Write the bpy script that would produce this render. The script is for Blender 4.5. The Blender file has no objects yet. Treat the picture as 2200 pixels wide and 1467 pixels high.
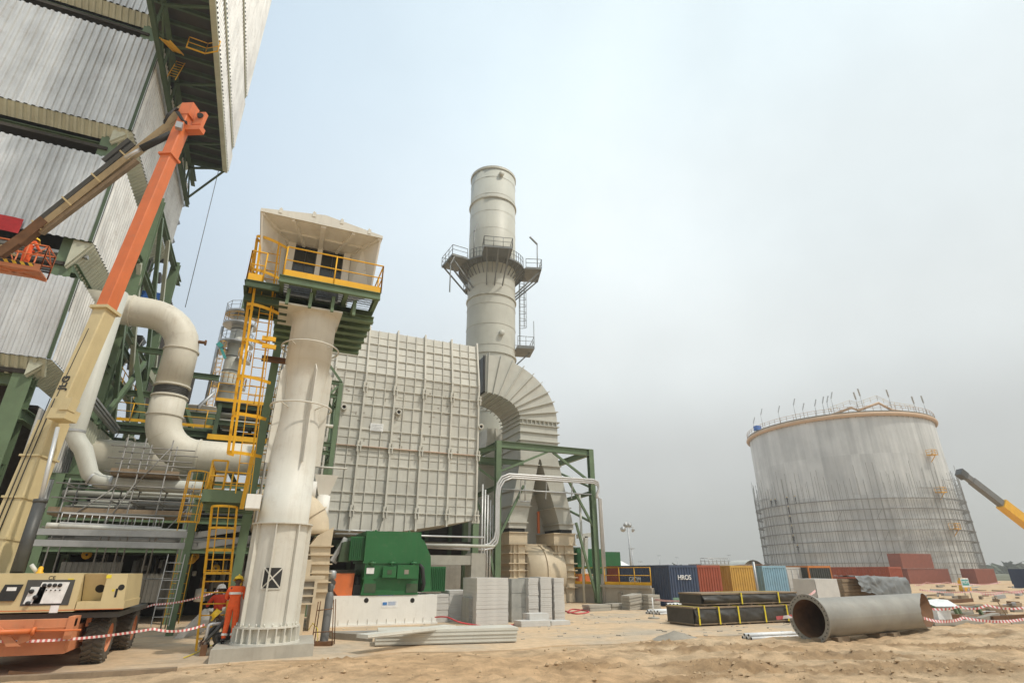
import bpy, bmesh, math, random
from mathutils import Vector as V, Matrix, noise
random.seed(7)
sc = bpy.context.scene
COL = sc.collection
R = math.radians
PI = math.pi

# ------------------------------------------------------------------ survey of the site
# World axes follow the plant grid (X along the fronts, Y into the site); the camera is yawed to it.
FOC, PITCH, YAW, CAMH = 1166.0, R(22.9), R(23.6), 2.2
_cp, _sp, _cy, _sy = math.cos(PITCH), math.sin(PITCH), math.cos(YAW), math.sin(YAW)
def ray(u, v):
    x = (u - 1100) / FOC; y = (733.5 - v) / FOC
    fw = _cp - y * _sp
    return V((fw * _sy + x * _cy, fw * _cy - x * _sy, _sp + y * _cp))
def _s(u, v, t):
    r = ray(u, v); return V((r.x * t, r.y * t, CAMH + r.z * t))
def PX(u, v, X): return _s(u, v, X / ray(u, v).x)
def PY(u, v, Y): return _s(u, v, Y / ray(u, v).y)
def PZ(u, v, Z): return _s(u, v, (Z - CAMH) / ray(u, v).z)
def PF(u, v, F):
    r = ray(u, v); return _s(u, v, F / (r.x * _sy + r.y * _cy))

# ------------------------------------------------------------------ mesh building
OFF = {}
class MB:
    def __init__(s): s.v = []; s.f = []; s.sm = []; s.mi = []; s.cur = 0
    def add(s, vs, fs, smooth=False):
        b = len(s.v); s.v.extend([V(p) for p in vs])
        for f in fs: s.f.append([b + i for i in f]); s.sm.append(smooth); s.mi.append(s.cur)
    def box(s, a, b):
        x0, x1 = sorted((a[0], b[0])); y0, y1 = sorted((a[1], b[1])); z0, z1 = sorted((a[2], b[2]))
        s.add([(x0,y0,z0),(x1,y0,z0),(x1,y1,z0),(x0,y1,z0),(x0,y0,z1),(x1,y0,z1),(x1,y1,z1),(x0,y1,z1)],
              [(0,3,2,1),(4,5,6,7),(0,1,5,4),(1,2,6,5),(2,3,7,6),(3,0,4,7)])
    def obox(s, c, a, b, d):
        c, a, b, d = V(c), V(a), V(b), V(d)
        s.add([c-a-b-d, c+a-b-d, c+a+b-d, c-a+b-d, c-a-b+d, c+a-b+d, c+a+b+d, c-a+b+d],
              [(0,3,2,1),(4,5,6,7),(0,1,5,4),(1,2,6,5),(2,3,7,6),(3,0,4,7)])
    def frame(s, p, q, up=(0,0,1)):
        p, q = V(p), V(q); d = (q - p).normalized(); up = V(up)
        if abs(d.dot(up)) > 0.98: up = V((0, 1, 0)) if abs(d.y) < .9 else V((1, 0, 0))
        x = d.cross(up).normalized(); z = x.cross(d).normalized()
        return p, q, d, x, z
    def bar(s, p, q, w, h, up=(0,0,1)):
        p, q, d, x, z = s.frame(p, q, up)
        s.obox((p + q) / 2, x * w / 2, (q - p) / 2, z * h / 2)
    def ibeam(s, p, q, w, h, t=.03, up=(0,0,1)):
        p, q, d, x, z = s.frame(p, q, up); c = (p + q) / 2; l = (q - p) / 2
        s.obox(c + z * (h / 2 - t / 2), x * w / 2, l, z * t / 2)
        s.obox(c - z * (h / 2 - t / 2), x * w / 2, l, z * t / 2)
        s.obox(c, x * t / 2, l, z * (h / 2 - t))
    def tube(s, p, q, r, n=8, r2=None, caps=True):
        p, q, d, x, z = s.frame(p, q); r2 = r if r2 is None else r2
        vs = []
        for k in range(n):
            a = 2 * PI * k / n; e = x * math.cos(a) + z * math.sin(a)
            vs += [p + e * r, q + e * r2]
        b = len(s.v)
        s.add(vs, [(2*k, (2*k+2) % (2*n), (2*k+3) % (2*n), 2*k+1) for k in range(n)], n > 5)
        if caps:
            s.f.append([b + 2*k for k in range(n)][::-1]); s.sm.append(False); s.mi.append(s.cur)
            s.f.append([b + 2*k + 1 for k in range(n)]); s.sm.append(False); s.mi.append(s.cur)
    def path(s, pts, r, n=8, closed=False, rr=None):
        pts = [V(p) for p in pts]; m = len(pts); rings = []; pz = None
        for i in range(m):
            if closed: d = (pts[(i+1) % m] - pts[i-1])
            else: d = pts[min(i+1, m-1)] - pts[max(i-1, 0)]
            d.normalize()
            if pz is None:
                up = V((0,0,1)) if abs(d.z) < .95 else V((0,1,0))
                x = d.cross(up).normalized(); z = x.cross(d)
            else:
                z = (pz - d * pz.dot(d)).normalized(); x = d.cross(z)
            pz = z; rad = r if rr is None else rr[i]
            rings.append([pts[i] + (x * math.cos(2*PI*k/n) + z * math.sin(2*PI*k/n)) * rad for k in range(n)])
        vs = [p for ring in rings for p in ring]; fs = []
        for i in range(m if closed else m - 1):
            j = (i + 1) % m
            for k in range(n): fs.append((i*n+k, i*n+(k+1) % n, j*n+(k+1) % n, j*n+k))
        if not closed: fs.append(tuple(range(n))[::-1]); fs.append(tuple((m-1)*n+k for k in range(n)))
        s.add(vs, fs, n > 5)
    def lathe(s, prof, c=(0,0,0), n=32, a0=0, a1=2*PI, smooth=True, ax=None):
        c = V(c); full = abs(a1 - a0 - 2*PI) < 1e-6; m = n if full else n + 1
        if ax is None: X, Y, Z = V((1,0,0)), V((0,1,0)), V((0,0,1))
        else:
            Z = V(ax).normalized(); t = V((0,0,1)) if abs(Z.z) < .9 else V((0,1,0)); X = t.cross(Z).normalized(); Y = Z.cross(X)
        vs = []
        for (r, z) in prof:
            for k in range(m):
                a = a0 + (a1 - a0) * k / n; vs.append(c + X * (r * math.cos(a)) + Y * (r * math.sin(a)) + Z * z)
        fs = []
        for i in range(len(prof) - 1):
            for k in range(n):
                j = (k + 1) % m if full else k + 1
                fs.append((i*m+k, i*m+j, (i+1)*m+j, (i+1)*m+k))
        s.add(vs, fs, smooth)
    def disc(s, c, r, ax=(0,0,1), n=24):
        s.lathe([(0.001, 0), (r, 0)], c, n, ax=ax, smooth=False)
    def prism(s, poly, w):
        poly = [V(p) for p in poly]; w = V(w); n = len(poly)
        s.add(poly + [p + w for p in poly], [tuple(range(n))[::-1], tuple(range(n, 2*n))] + [(i, (i+1) % n, n + (i+1) % n, n + i) for i in range(n)])
    def quad(s, a, b, c, d): s.add([a, b, c, d], [(0, 1, 2, 3)])
    def sheet(s, rows, smooth=True):
        m = len(rows[0]); vs = [p for r in rows for p in r]
        s.add(vs, [(i*m+j, i*m+j+1, (i+1)*m+j+1, (i+1)*m+j) for i in range(len(rows)-1) for j in range(m-1)], smooth)
    def corr(s, o, u, h, nrm, pitch=.3, depth=.06):
        """corrugated sheet from corner o, along u, up h, ridges towards nrm (trapezoid profile)"""
        o, u, h, nrm = V(o), V(u), V(h), V(nrm).normalized(); L = u.length; d = u / L
        k = max(1, round(L / pitch)); pt = L / k; row = []
        for i in range(k):
            for (t, z) in ((0, 0), (.36, 0), (.5, 1), (.86, 1)): row.append(o + d * ((i + t) * pt) + nrm * (z * depth))
        row.append(o + u)
        s.sheet([row, [p + h for p in row]], False)
    def sphere(s, c, r, n=12, m=8, sq=(1,1,1)):
        c = V(c); rows = []
        for i in range(m + 1):
            t = PI * i / m
            rows.append([c + V((r*sq[0]*math.sin(t)*math.cos(2*PI*k/n), r*sq[1]*math.sin(t)*math.sin(2*PI*k/n), r*sq[2]*math.cos(t))) for k in range(n + 1)])
        s.sheet(rows)
    def build(s, name, mat, parent=None, local=False):
        """link as ONE mesh object; geometry was laid out in world coordinates unless local"""
        me = bpy.data.meshes.new(name)
        if parent is not None: off = V((0,0,0)) if local else OFF[parent.name]
        elif local: off = V((0,0,0))
        else:
            xs = [p.x for p in s.v]; ys = [p.y for p in s.v]
            off = V(((min(xs)+max(xs))/2, (min(ys)+max(ys))/2, min(p.z for p in s.v)))
        me.from_pydata([tuple(p - off) for p in s.v], [], s.f)
        me.polygons.foreach_set('use_smooth', s.sm)
        for m in (mat if isinstance(mat, (list, tuple)) else [mat]): me.materials.append(m)
        if max(s.mi, default=0): me.polygons.foreach_set('material_index', s.mi)
        me.update()
        o = bpy.data.objects.new(name, me); COL.objects.link(o)
        if parent is not None: o.parent = parent
        elif not local: o.location = off
        OFF[o.name] = off
        return o

def solo(name, mat, parent, fn, *a, **k):
    """one primitive as a part of its own"""
    m_ = MB(); getattr(m_, fn)(*a, **k); return m_.build(name, mat, parent)
def tag(o, label=None, cat=None, group=None, kind=None):
    for k, v in (('label', label), ('category', cat), ('group', group), ('kind', kind)):
        if v: o[k] = v
    return o
def thing(name, label, cat, loc=(0,0,0), group=None):
    o = bpy.data.objects.new(name, None); COL.objects.link(o); o.empty_display_size = .3
    o.location = loc; OFF[o.name] = V(loc)
    return tag(o, label, cat, group)
def kids(o): return [c for c in COL.objects if c.parent == o]
def copy_tree(o, parent=None):
    ch = list(o.children)
    c = o.copy(); COL.objects.link(c)
    if parent is not None: c.parent = parent
    for k in ch: copy_tree(k, c)
    return c
def text(body, size, mat, parent, loc, rot, name='lettering', ext=.004, align='CENTER', bold=0.0):
    cu = bpy.data.curves.new(name, 'FONT'); cu.body = body; cu.size = size; cu.extrude = ext; cu.align_x = align; cu.align_y = 'CENTER'
    cu.offset = bold
    cu.materials.append(mat)
    tmp = bpy.data.objects.new(name, cu); COL.objects.link(tmp); bpy.context.view_layer.update()
    me = bpy.data.meshes.new_from_object(tmp.evaluated_get(bpy.context.evaluated_depsgraph_get())); bpy.data.objects.remove(tmp)
    me.materials.clear(); me.materials.append(mat)
    o = bpy.data.objects.new(name, me); COL.objects.link(o)
    o.parent = parent; o.location = V(loc) - OFF[parent.name]; o.rotation_euler = rot
    return o

def rail(mb, pts, h=1.1, step=1.4, r=.022, toe=.15, closed=False):
    pts = [V(p) for p in pts]
    if closed: pts = pts + [pts[0]]
    up = V((0,0,1))
    for a, b in zip(pts[:-1], pts[1:]):
        L = (b - a).length
        if L < .01: continue
        mb.tube(a + up*h, b + up*h, r, 6); mb.tube(a + up*h*.55, b + up*h*.55, r*.8, 6)
        if toe: mb.bar(a + up*toe/2, b + up*toe/2, .012, toe)
        n = max(1, round(L / step))
        for i in range(n + 1):
            p = a + (b - a) * (i / n); mb.tube(p, p + up*h, r, 6)
def ladder(mb, p, q, side, w=.45, step=.3, r=.02, rail_w=.06):
    p, q = V(p), V(q); side = V(side).normalized() * w / 2
    mb.bar(p - side, q - side, .025, rail_w); mb.bar(p + side, q + side, .025, rail_w)
    n = int((q - p).length / step)
    for i in range(1, n):
        c = p + (q - p) * (i / n); mb.tube(c - side, c + side, r*.75, 6)
def cage(mb, p, q, side, out, w=.7, d=.75, step=1.0, strips=5, bw=.05):
    """safety cage hoops in front of a ladder from p up to q"""
    p, q = V(p), V(q); side = V(side).normalized(); out = V(out).normalized(); ax = (q - p).normalized()
    def hp(c, t): return c + side * (w/2 * math.cos(t)) + out * (d * math.sin(t))
    n = max(1, round((q - p).length / step))
    for i in range(n + 1):
        c = p + (q - p) * (i / n)
        hs = [hp(c, PI * k / 10) for k in range(11)]
        for a, b in zip(hs[:-1], hs[1:]): mb.bar(a, b, .012, bw, ax)
    for k in range(strips):
        t = PI * (k + .5) / strips if strips < 5 else PI * k / (strips - 1)
        mb.bar(hp(p, t), hp(q, t), bw*.9, .012, (hp(p, t) - p).cross(ax))

# ------------------------------------------------------------------ materials
def lin(c):
    c = c / 255.0; return c / 12.92 if c <= .04045 else ((c + .055) / 1.055) ** 2.4
def nodes_mat(name):
    m = bpy.data.materials.new(name); m.use_nodes = True; nt = m.node_tree
    b = nt.nodes['Principled BSDF']; return m, nt, b
def ramp(nt, stops):
    r = nt.nodes.new('ShaderNodeValToRGB'); cr = r.color_ramp
    while len(cr.elements) < len(stops): cr.elements.new(.5)
    for e, (p, c) in zip(cr.elements, stops):
        e.position = p; e.color = (*c, 1) if isinstance(c, (tuple, list)) else (c, c, c, 1)
    return r
def noise_tex(nt, scale, detail=4, rough=.6, vec=None, mscale=None):
    n = nt.nodes.new('ShaderNodeTexNoise'); n.inputs['Scale'].default_value = scale; n.inputs['Detail'].default_value = detail; n.inputs['Roughness'].default_value = rough
    tc = nt.nodes.new('ShaderNodeTexCoord')
    if mscale:
        mp = nt.nodes.new('ShaderNodeMapping'); mp.inputs['Scale'].default_value = mscale
        nt.links.new(tc.outputs['Object'], mp.inputs['Vector']); nt.links.new(mp.outputs['Vector'], n.inputs['Vector'])
    else: nt.links.new(tc.outputs['Object'], n.inputs['Vector'])
    return n
def mix(nt, fac, a, b, mode='MIX'):
    m = nt.nodes.new('ShaderNodeMix'); m.data_type = 'RGBA'; m.blend_type = mode
    for sock, val in ((m.inputs['Factor'], fac), (m.inputs['A'], a), (m.inputs['B'], b)):
        if hasattr(val, 'is_output'): nt.links.new(val, sock)
        elif isinstance(val, (int, float)) and sock.name == 'Factor': sock.default_value = val
        else: sock.default_value = (*val, 1) if isinstance(val, (tuple, list)) else (val, val, val, 1)
    return m.outputs['Result']
def bump(nt, b, src, strength=.2, dist=.02):
    n = nt.nodes.new('ShaderNodeBump'); n.inputs['Strength'].default_value = strength; n.inputs['Distance'].default_value = dist
    nt.links.new(src, n.inputs['Height']); nt.links.new(n.outputs['Normal'], b.inputs['Normal'])

def paint(name, col, rough=.55, metal=0.0, dirt=.35, dcol=(.16,.12,.085), streak=.25, scale=1.2, var=.12, bmp=.05, rust=0.0, spec=.4, cell=None, camp=.08):
    """weathered paint or metal: broad tone variation, vertical run-off streaks, dust, optional rust blotches"""
    m, nt, b = nodes_mat(name); L = nt.links
    n1 = noise_tex(nt, scale, 5); r1 = ramp(nt, [(.3, 1 - var), (.7, 1 + var*.6)]); L.new(n1.outputs['Fac'], r1.inputs['Fac'])
    c = mix(nt, 1.0, col, r1.outputs['Color'], 'MULTIPLY')
    if cell:                                   # sheet-to-sheet tone differences
        tcc = nt.nodes.new('ShaderNodeTexCoord'); sn = nt.nodes.new('ShaderNodeVectorMath'); sn.operation = 'SNAP'; sn.inputs[1].default_value = cell; L.new(tcc.outputs['Object'], sn.inputs[0])
        wn_ = nt.nodes.new('ShaderNodeTexWhiteNoise'); L.new(sn.outputs['Vector'], wn_.inputs['Vector']); rw_ = ramp(nt, [(0, 1 - camp), (1, 1 + camp*.7)]); L.new(wn_.outputs['Value'], rw_.inputs['Fac']); c = mix(nt, 1.0, c, rw_.outputs['Color'], 'MULTIPLY')
    n2 = noise_tex(nt, 2.2, 4, .65, mscale=(3.5, 3.5, .22)); r2 = ramp(nt, [(.52, 0.0), (.78, streak)]); L.new(n2.outputs['Fac'], r2.inputs['Fac'])
    c = mix(nt, r2.outputs['Color'], c, tuple(x*.5 + y*.5*.6 for x, y in zip(dcol, col)))
    n3 = noise_tex(nt, scale*3.1, 7, .7); r3 = ramp(nt, [(.55, 0.0), (.8, dirt)]); L.new(n3.outputs['Fac'], r3.inputs['Fac'])
    c = mix(nt, r3.outputs['Color'], c, dcol)
    if rust:
        n4 = noise_tex(nt, scale*1.7, 8, .75); r4 = ramp(nt, [(.6, 0.0), (.7, rust)]); L.new(n4.outputs['Fac'], r4.inputs['Fac'])
        c = mix(nt, r4.outputs['Color'], c, (.14, .055, .02))
    L.new(c, b.inputs['Base Color']); b.inputs['Roughness'].default_value = rough; b.inputs['Metallic'].default_value = metal
    b.inputs['Specular IOR Level'].default_value = spec
    if bmp: bump(nt, b, n3.outputs['Fac'], bmp, .02)
    return m
def plain(name, col, rough=.6, metal=0.0, var=.15, scale=6):
    m, nt, b = nodes_mat(name); n = noise_tex(nt, scale, 4); r = ramp(nt, [(.3, 1 - var), (.7, 1 + var*.5)]); nt.links.new(n.outputs['Fac'], r.inputs['Fac'])
    nt.links.new(mix(nt, 1.0, col, r.outputs['Color'], 'MULTIPLY'), b.inputs['Base Color'])
    b.inputs['Roughness'].default_value = rough; b.inputs['Metallic'].default_value = metal; return m
def stripes(name, ca, cb, axis, freq, duty=.5, rough=.6):
    """bands across one object axis (warning tape, hazard boards)"""
    m, nt, b = nodes_mat(name); tc = nt.nodes.new('ShaderNodeTexCoord')
    d = nt.nodes.new('ShaderNodeVectorMath'); d.operation = 'DOT_PRODUCT'; d.inputs[1].default_value = axis
    nt.links.new(tc.outputs['Object'], d.inputs[0])
    mu = nt.nodes.new('ShaderNodeMath'); mu.operation = 'MULTIPLY'; mu.inputs[1].default_value = freq; nt.links.new(d.outputs['Value'], mu.inputs[0])
    fr = nt.nodes.new('ShaderNodeMath'); fr.operation = 'FRACT'; nt.links.new(mu.outputs[0], fr.inputs[0])
    g = nt.nodes.new('ShaderNodeMath'); g.operation = 'GREATER_THAN'; g.inputs[1].default_value = duty; nt.links.new(fr.outputs[0], g.inputs[0])
    nt.links.new(mix(nt, g.outputs[0], ca, cb), b.inputs['Base Color']); b.inputs['Roughness'].default_value = rough; return m

M = {}
M['clad'] = paint('clad_zinc', (.60,.62,.63), .42, .25, .4, (.27,.22,.18), .5, .5, .16, .03, cell=(.99, 50, 60), camp=.1)
M['clad_side'] = paint('clad_zinc_lit_worn', (.66,.655,.63), .48, .15, .5, (.26,.2,.15), .6, .6, .2, .03, cell=(50, .99, 60), camp=.1)  # same cladding tinted paler for the lit side; the wear is real
M['hood'] = paint('hood_sheet', (.50,.51,.40), .55, .1, .3, (.2,.17,.1), .2, .7, .18, .03)  # olive of the ground bounce light is tinted into the colour
M['green'] = paint('green_steel', (.13,.19,.105), .5, 0, .35, (.12,.11,.07), .25, 1.0, .2)
M['dkgreen'] = paint('dark_green_steel', (.06,.095,.05), .6, 0, .35, (.07,.06,.04), .2, 1.0, .2)
M['cream'] = paint('cream_paint', (.62,.585,.49), .5, 0, .35, (.36,.25,.13), .3, .7, .1, .05, .25)
M['ivory'] = paint('ivory_paint', (.63,.61,.54), .5, 0, .35, (.38,.30,.2), .32, .8, .09, .05, .15)
M['white'] = paint('white_paint', (.78,.77,.72), .5, 0, .2, (.4,.34,.26), .18, .9, .06)
M['stackgrey'] = paint('stack_grey', (.50,.50,.44), .5, 0, .2, (.27,.24,.18), .22, .5, .08)
M['boxgrey'] = paint('panel_grey', (.56,.55,.49), .55, 0, .45, (.33,.27,.19), .35, .8, .12, cell=(.6583, 60, .82), camp=.11)
M['boxrib'] = paint('rib_grey', (.58,.56,.49), .55, 0, .3, (.30,.25,.18), .2, .9, .1)
M['duct'] = paint('duct_grey', (.50,.495,.44), .5, 0, .25, (.28,.24,.17), .25, .6, .1)
M['tan'] = paint('tan_casing', (.62,.52,.37), .55, 0, .35, (.30,.22,.13), .25, .9, .12)
M['yellow'] = paint('yellow_paint', (.78,.42,.018), .45, 0, .3, (.35,.2,.06), .15, 1.5, .12)
M['orange'] = paint('orange_paint', (.66,.165,.045), .45, 0, .5, (.42,.2,.11), .35, 1.2, .12)
M['dusty_orange'] = paint('dusty_orange', (.62,.235,.11), .6, 0, .55, (.42,.24,.14), .3, 1.2, .18)
M['liftcream'] = paint('lift_cream', (.60,.49,.27), .45, 0, .25, (.38,.26,.12), .25, 1.0, .1)
M['motorgreen'] = paint('motor_green', (.024,.135,.042), .4, 0, .5, (.13,.16,.09), .4, 1.0, .1)
M['steel'] = paint('galvanised', (.42,.43,.43), .45, .5, .3, (.2,.18,.15), .2, 2, .15)
M['dksteel'] = paint('dark_steel', (.09,.09,.085), .5, .3, .3, (.14,.11,.08), .1, 2, .2)
M['alum'] = paint('aluminium', (.58,.58,.57), .4, .35, .2, (.3,.27,.22), .1, 2, .1)
M['rust'] = paint('rusty_steel', (.17,.085,.04), .85, 0, .4, (.07,.035,.02), .2, 3, .3, .2)
M['pipesteel'] = paint('bare_pipe', (.30,.285,.25), .5, .25, .45, (.24,.18,.12), .1, 1.2, .2, .05, .25)
M['black'] = plain('black_rubber', (.025,.024,.022), .75)
M['tyre'] = paint('dusty_tyre', (.11,.095,.075), .85, 0, .7, (.22,.17,.11), 0, 4, .2, .2)
M['dark'] = plain('dark_void', (.02,.018,.015), .9)
M['inner'] = paint('inner_gloom', (.05,.044,.036), .85, 0, .4, (.03,.02,.014), .3, .7, .3)  # dark tone puts the gloom of the interiors into the colour
M['conc'] = paint('concrete', (.40,.37,.31), .85, 0, .4, (.24,.20,.15), .3, 1.5, .15, .25)
M['conc_dk'] = paint('concrete_worn', (.30,.27,.22), .9, 0, .5, (.18,.14,.1), .3, 1.5, .2, .3)
M['timber'] = paint('weathered_timber', (.27,.2,.13), .85, 0, .5, (.12,.085,.05), .2, 3, .25, .3)
M['skin'] = plain('skin', (.09,.045,.028), .55, 0, .1)
M['grating'] = paint('grating_steel', (.21,.22,.215), .55, .3, .3, (.15,.12,.1), .1, 2, .15)
M['screen'] = paint('dull_screen', (.19,.18,.155), .7, .1, .4, (.12,.1,.07), .4, 2, .15)
M['cyl'] = paint('cylinder_grey', (.17,.17,.165), .5, .1, .4, (.26,.21,.16), .2, 3, .15, .2)
M['scaf'] = paint('scaffold_tube', (.26,.25,.23), .6, .3, .3, (.16,.12,.09), .1, 2, .15)
M['hat'] = plain('helmet_yellow', (.85,.55,.02), .35, 0, .05)
M['cov'] = paint('orange_coverall', (.85,.13,.03), .85, 0, .3, (.45,.1,.04), .1, 6, .15, .3)
M['redjk'] = paint('red_jacket', (.62,.06,.03), .85, 0, .3, (.35,.05,.03), .1, 6, .15, .3)
M['jib'] = paint('jib_brown', (.40,.31,.18), .55, 0, .5, (.16,.11,.07), .3, 1.5, .18)
M['red'] = plain('red_cloth', (.5,.03,.035), .8)
M['refl'] = plain('reflective_band', (.75,.75,.7), .4)
M['hiviz'] = plain('lime_band', (.6,.75,.12), .6)
M['glass'] = plain('dark_glass', (.03,.035,.035), .12, 0, .1)
M['board'] = paint('foam_board', (.57,.555,.52), .7, 0, .3, (.4,.37,.33), .1, 2, .1, .1)
M['board_e'] = paint('foam_edge', (.36,.36,.33), .8, 0, .5, (.2,.18,.15), .6, 2, .25, .2)
M['rimtan'] = paint('rim_tan', (.56,.39,.25), .6, 0, .4, (.3,.16,.08), .2, 1, .12)
M['tarp'] = paint('black_tarp', (.055,.05,.042), .32, 0, .5, (.16,.13,.1), .1, 2, .3, .4)
M['greytarp'] = paint('grey_tarp', (.2,.21,.21), .6, 0, .4, (.28,.25,.2), .1, 2, .25, .4)
M['strap'] = plain('yellow_strap', (.75,.6,.03), .6)
M['blue'] = plain('blue_plastic', (.03,.13,.45), .5)
M['sign'] = plain('sign_white', (.8,.8,.78), .5)
M['ink'] = plain('black_ink', (.02,.02,.02), .6)
M['tape'] = stripes('barrier_tape', (.8,.72,.68), (.62,.15,.14), (.92,-.38,.1), 13.0)
M['tape_y'] = stripes('barrier_tape_long', (.8,.74,.72), (.62,.13,.13), (.85,.5,.1), 10.0)
M['hazard'] = stripes('hazard_board', (.8,.5,.03), (.02,.02,.02), (.8,0,.6), 4.5)
M['hose'] = plain('red_hose', (.55,.05,.06), .5)
M['teal'] = plain('teal_steel', (.04,.3,.28), .5)
# ------------------------------------------------------------------ camera, sky, sun
cam = bpy.data.cameras.new('camera'); co = bpy.data.objects.new('camera', cam); COL.objects.link(co)
cam.sensor_width = 36; cam.lens = 36 * FOC / 2200; cam.clip_end = 4000; cam.clip_start = .1
co.location = (0, 0, CAMH); co.rotation_euler = (R(90) + PITCH, 0, -YAW)
sc.camera = co
vs_ = sc.view_settings; vs_.view_transform = 'Standard'; vs_.look = 'None'; vs_.exposure = 0.0; vs_.gamma = 1
SUN_EL, SUN_AZ = R(56), R(142)          # azimuth clockwise from +Y
w = bpy.data.worlds.new('World'); sc.world = w; w.use_nodes = True; nt = w.node_tree; L = nt.links
bg = nt.nodes['Background']
sky = nt.nodes.new('ShaderNodeTexSky'); sky.sky_type = 'NISHITA'; sky.sun_disc = False
sky.sun_elevation = SUN_EL; sky.sun_rotation = SUN_AZ; sky.dust_density = 4; sky.air_density = 1.2; sky.ozone_density = 1.0
tc = nt.nodes.new('ShaderNodeTexCoord')
def dotn(vec):
    d = nt.nodes.new('ShaderNodeVectorMath'); d.operation = 'DOT_PRODUCT'; d.inputs[1].default_value = vec
    L.new(tc.outputs['Generated'], d.inputs[0]); return d.outputs['Value']
el = dotn((0, 0, 1)); rt = dotn((_cy, -_sy, 0))
# thick overcast / dust veil: grey near the ground, white in the middle, thinning to blue on the upper left
rz = ramp(nt, [(0.0, (5.9,5.9,5.5)), (.17, (6.8,6.9,6.7)), (.34, (8.8,9.25,9.15)), (.56, (9.9,10.75,10.85)), (.78, (9.4,10.7,11.1)), (1.0, (8.2,9.7,10.5))])
rz.color_ramp.interpolation = 'EASE'
L.new(el, rz.inputs['Fac'])
nz = nt.nodes.new('ShaderNodeTexNoise'); nz.inputs['Scale'].default_value = 1.6; nz.inputs['Detail'].default_value = 5; nz.inputs['Roughness'].default_value = .52
L.new(tc.outputs['Generated'], nz.inputs['Vector'])
cl = ramp(nt, [(.3, .86), (.68, 1.08)]); L.new(nz.outputs['Fac'], cl.inputs['Fac'])
veil = mix(nt, 1.0, rz.outputs['Color'], cl.outputs['Color'], 'MULTIPLY')
# the veil thins towards the left where blue shows through
ad = nt.nodes.new('ShaderNodeMath'); ad.operation = 'MULTIPLY_ADD'; ad.inputs[1].default_value = -.5; ad.inputs[2].default_value = .5; L.new(rt, ad.inputs[0])
fb = ramp(nt, [(.42, 0.0), (.78, 1.0)]); L.new(ad.outputs[0], fb.inputs['Fac'])
blue = ramp(nt, [(0.0, (4.5,4.7,4.7)), (.25, (5.8,6.5,7.1)), (.6, (6.0,7.3,8.6)), (1.0, (5.0,6.6,8.2))]); L.new(el, blue.inputs['Fac'])
rg_ = ramp(nt, [(.5, 1.0), (.95, .95)]); ad3 = nt.nodes.new('ShaderNodeMath'); ad3.operation = 'MULTIPLY_ADD'; ad3.inputs[1].default_value = .5; ad3.inputs[2].default_value = .5; L.new(rt, ad3.inputs[0]); L.new(ad3.outputs[0], rg_.inputs['Fac'])
veil = mix(nt, 1.0, veil, rg_.outputs['Color'], 'MULTIPLY')
c1 = mix(nt, fb.outputs['Color'], veil, blue.outputs['Color'])
sk = mix(nt, .12, c1, sky.outputs['Color'])
L.new(sk, bg.inputs['Color']); bg.inputs['Strength'].default_value = .112
sl = bpy.data.lights.new('sun', 'SUN'); sl.energy = 2.6; sl.angle = R(2.0); sl.color = (1, .93, .82)
so = bpy.data.objects.new('sun', sl); COL.objects.link(so)
sd = V((math.sin(SUN_AZ)*math.cos(SUN_EL), math.cos(SUN_AZ)*math.cos(SUN_EL), math.sin(SUN_EL)))
so.rotation_euler = sd.to_track_quat('Z', 'Y').to_euler(); so.location = sd * 200

# ------------------------------------------------------------------ ground
def sand_edge(x):
    """world Y of the line where the paved apron meets the sand in front"""
    return 17.35 + .25 * math.sin(x * .5) + .2 * math.sin(x * 1.3 + 2)
CH_ = [PZ(1415, 1388, 0), PZ(1575, 1440, 0), PZ(1500, 1400, 0), PZ(1850, 1415, 0), PZ(2010, 1440, 0), PZ(2130, 1400, 0), PZ(1800, 1450, 0), PZ(1240, 1440, 0), PZ(1650, 1398, 0), PZ(2170, 1450, 0), PZ(1985, 1392, 0), PZ(700, 1420, 0)]
CW_ = [(1.1, .5), (1.7, .7), (.8, .3), (2.2, .5), (2.0, .6), (1.6, .5), (1.2, .3), (.9, .4), (1.3, .3), (1.5, .5), (1.2, .3), (.7, .3)]
def churn(x, y):
    """how freshly turned the sand is (0..1): dug patches and wheel tracks in front of the paving"""
    if y > 19 or y < 6 or x < -14 or x > 42: return 0.0
    v = 0.0; a, b = x*_cy - y*_sy, x*_sy + y*_cy
    for c, (w0, w1) in zip(CH_, CW_):
        ca, cb = c.x*_cy - c.y*_sy, c.x*_sy + c.y*_cy; d = ((a - ca)/w0)**2 + ((b - cb)/w1)**2
        if d < 4: v = max(v, 1 - d/2.2 + .55*noise.noise(V((x*1.7, y*1.7, 6))))
    v = max(v, (noise.noise(V((x*.45, y*.7, 12))) - .27)*2.2*max(0, min(1, (a + 1)/6)))
    return max(0.0, min(1.0, v))*max(0, min(1, (sand_edge(x) - y)/.4))
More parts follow.
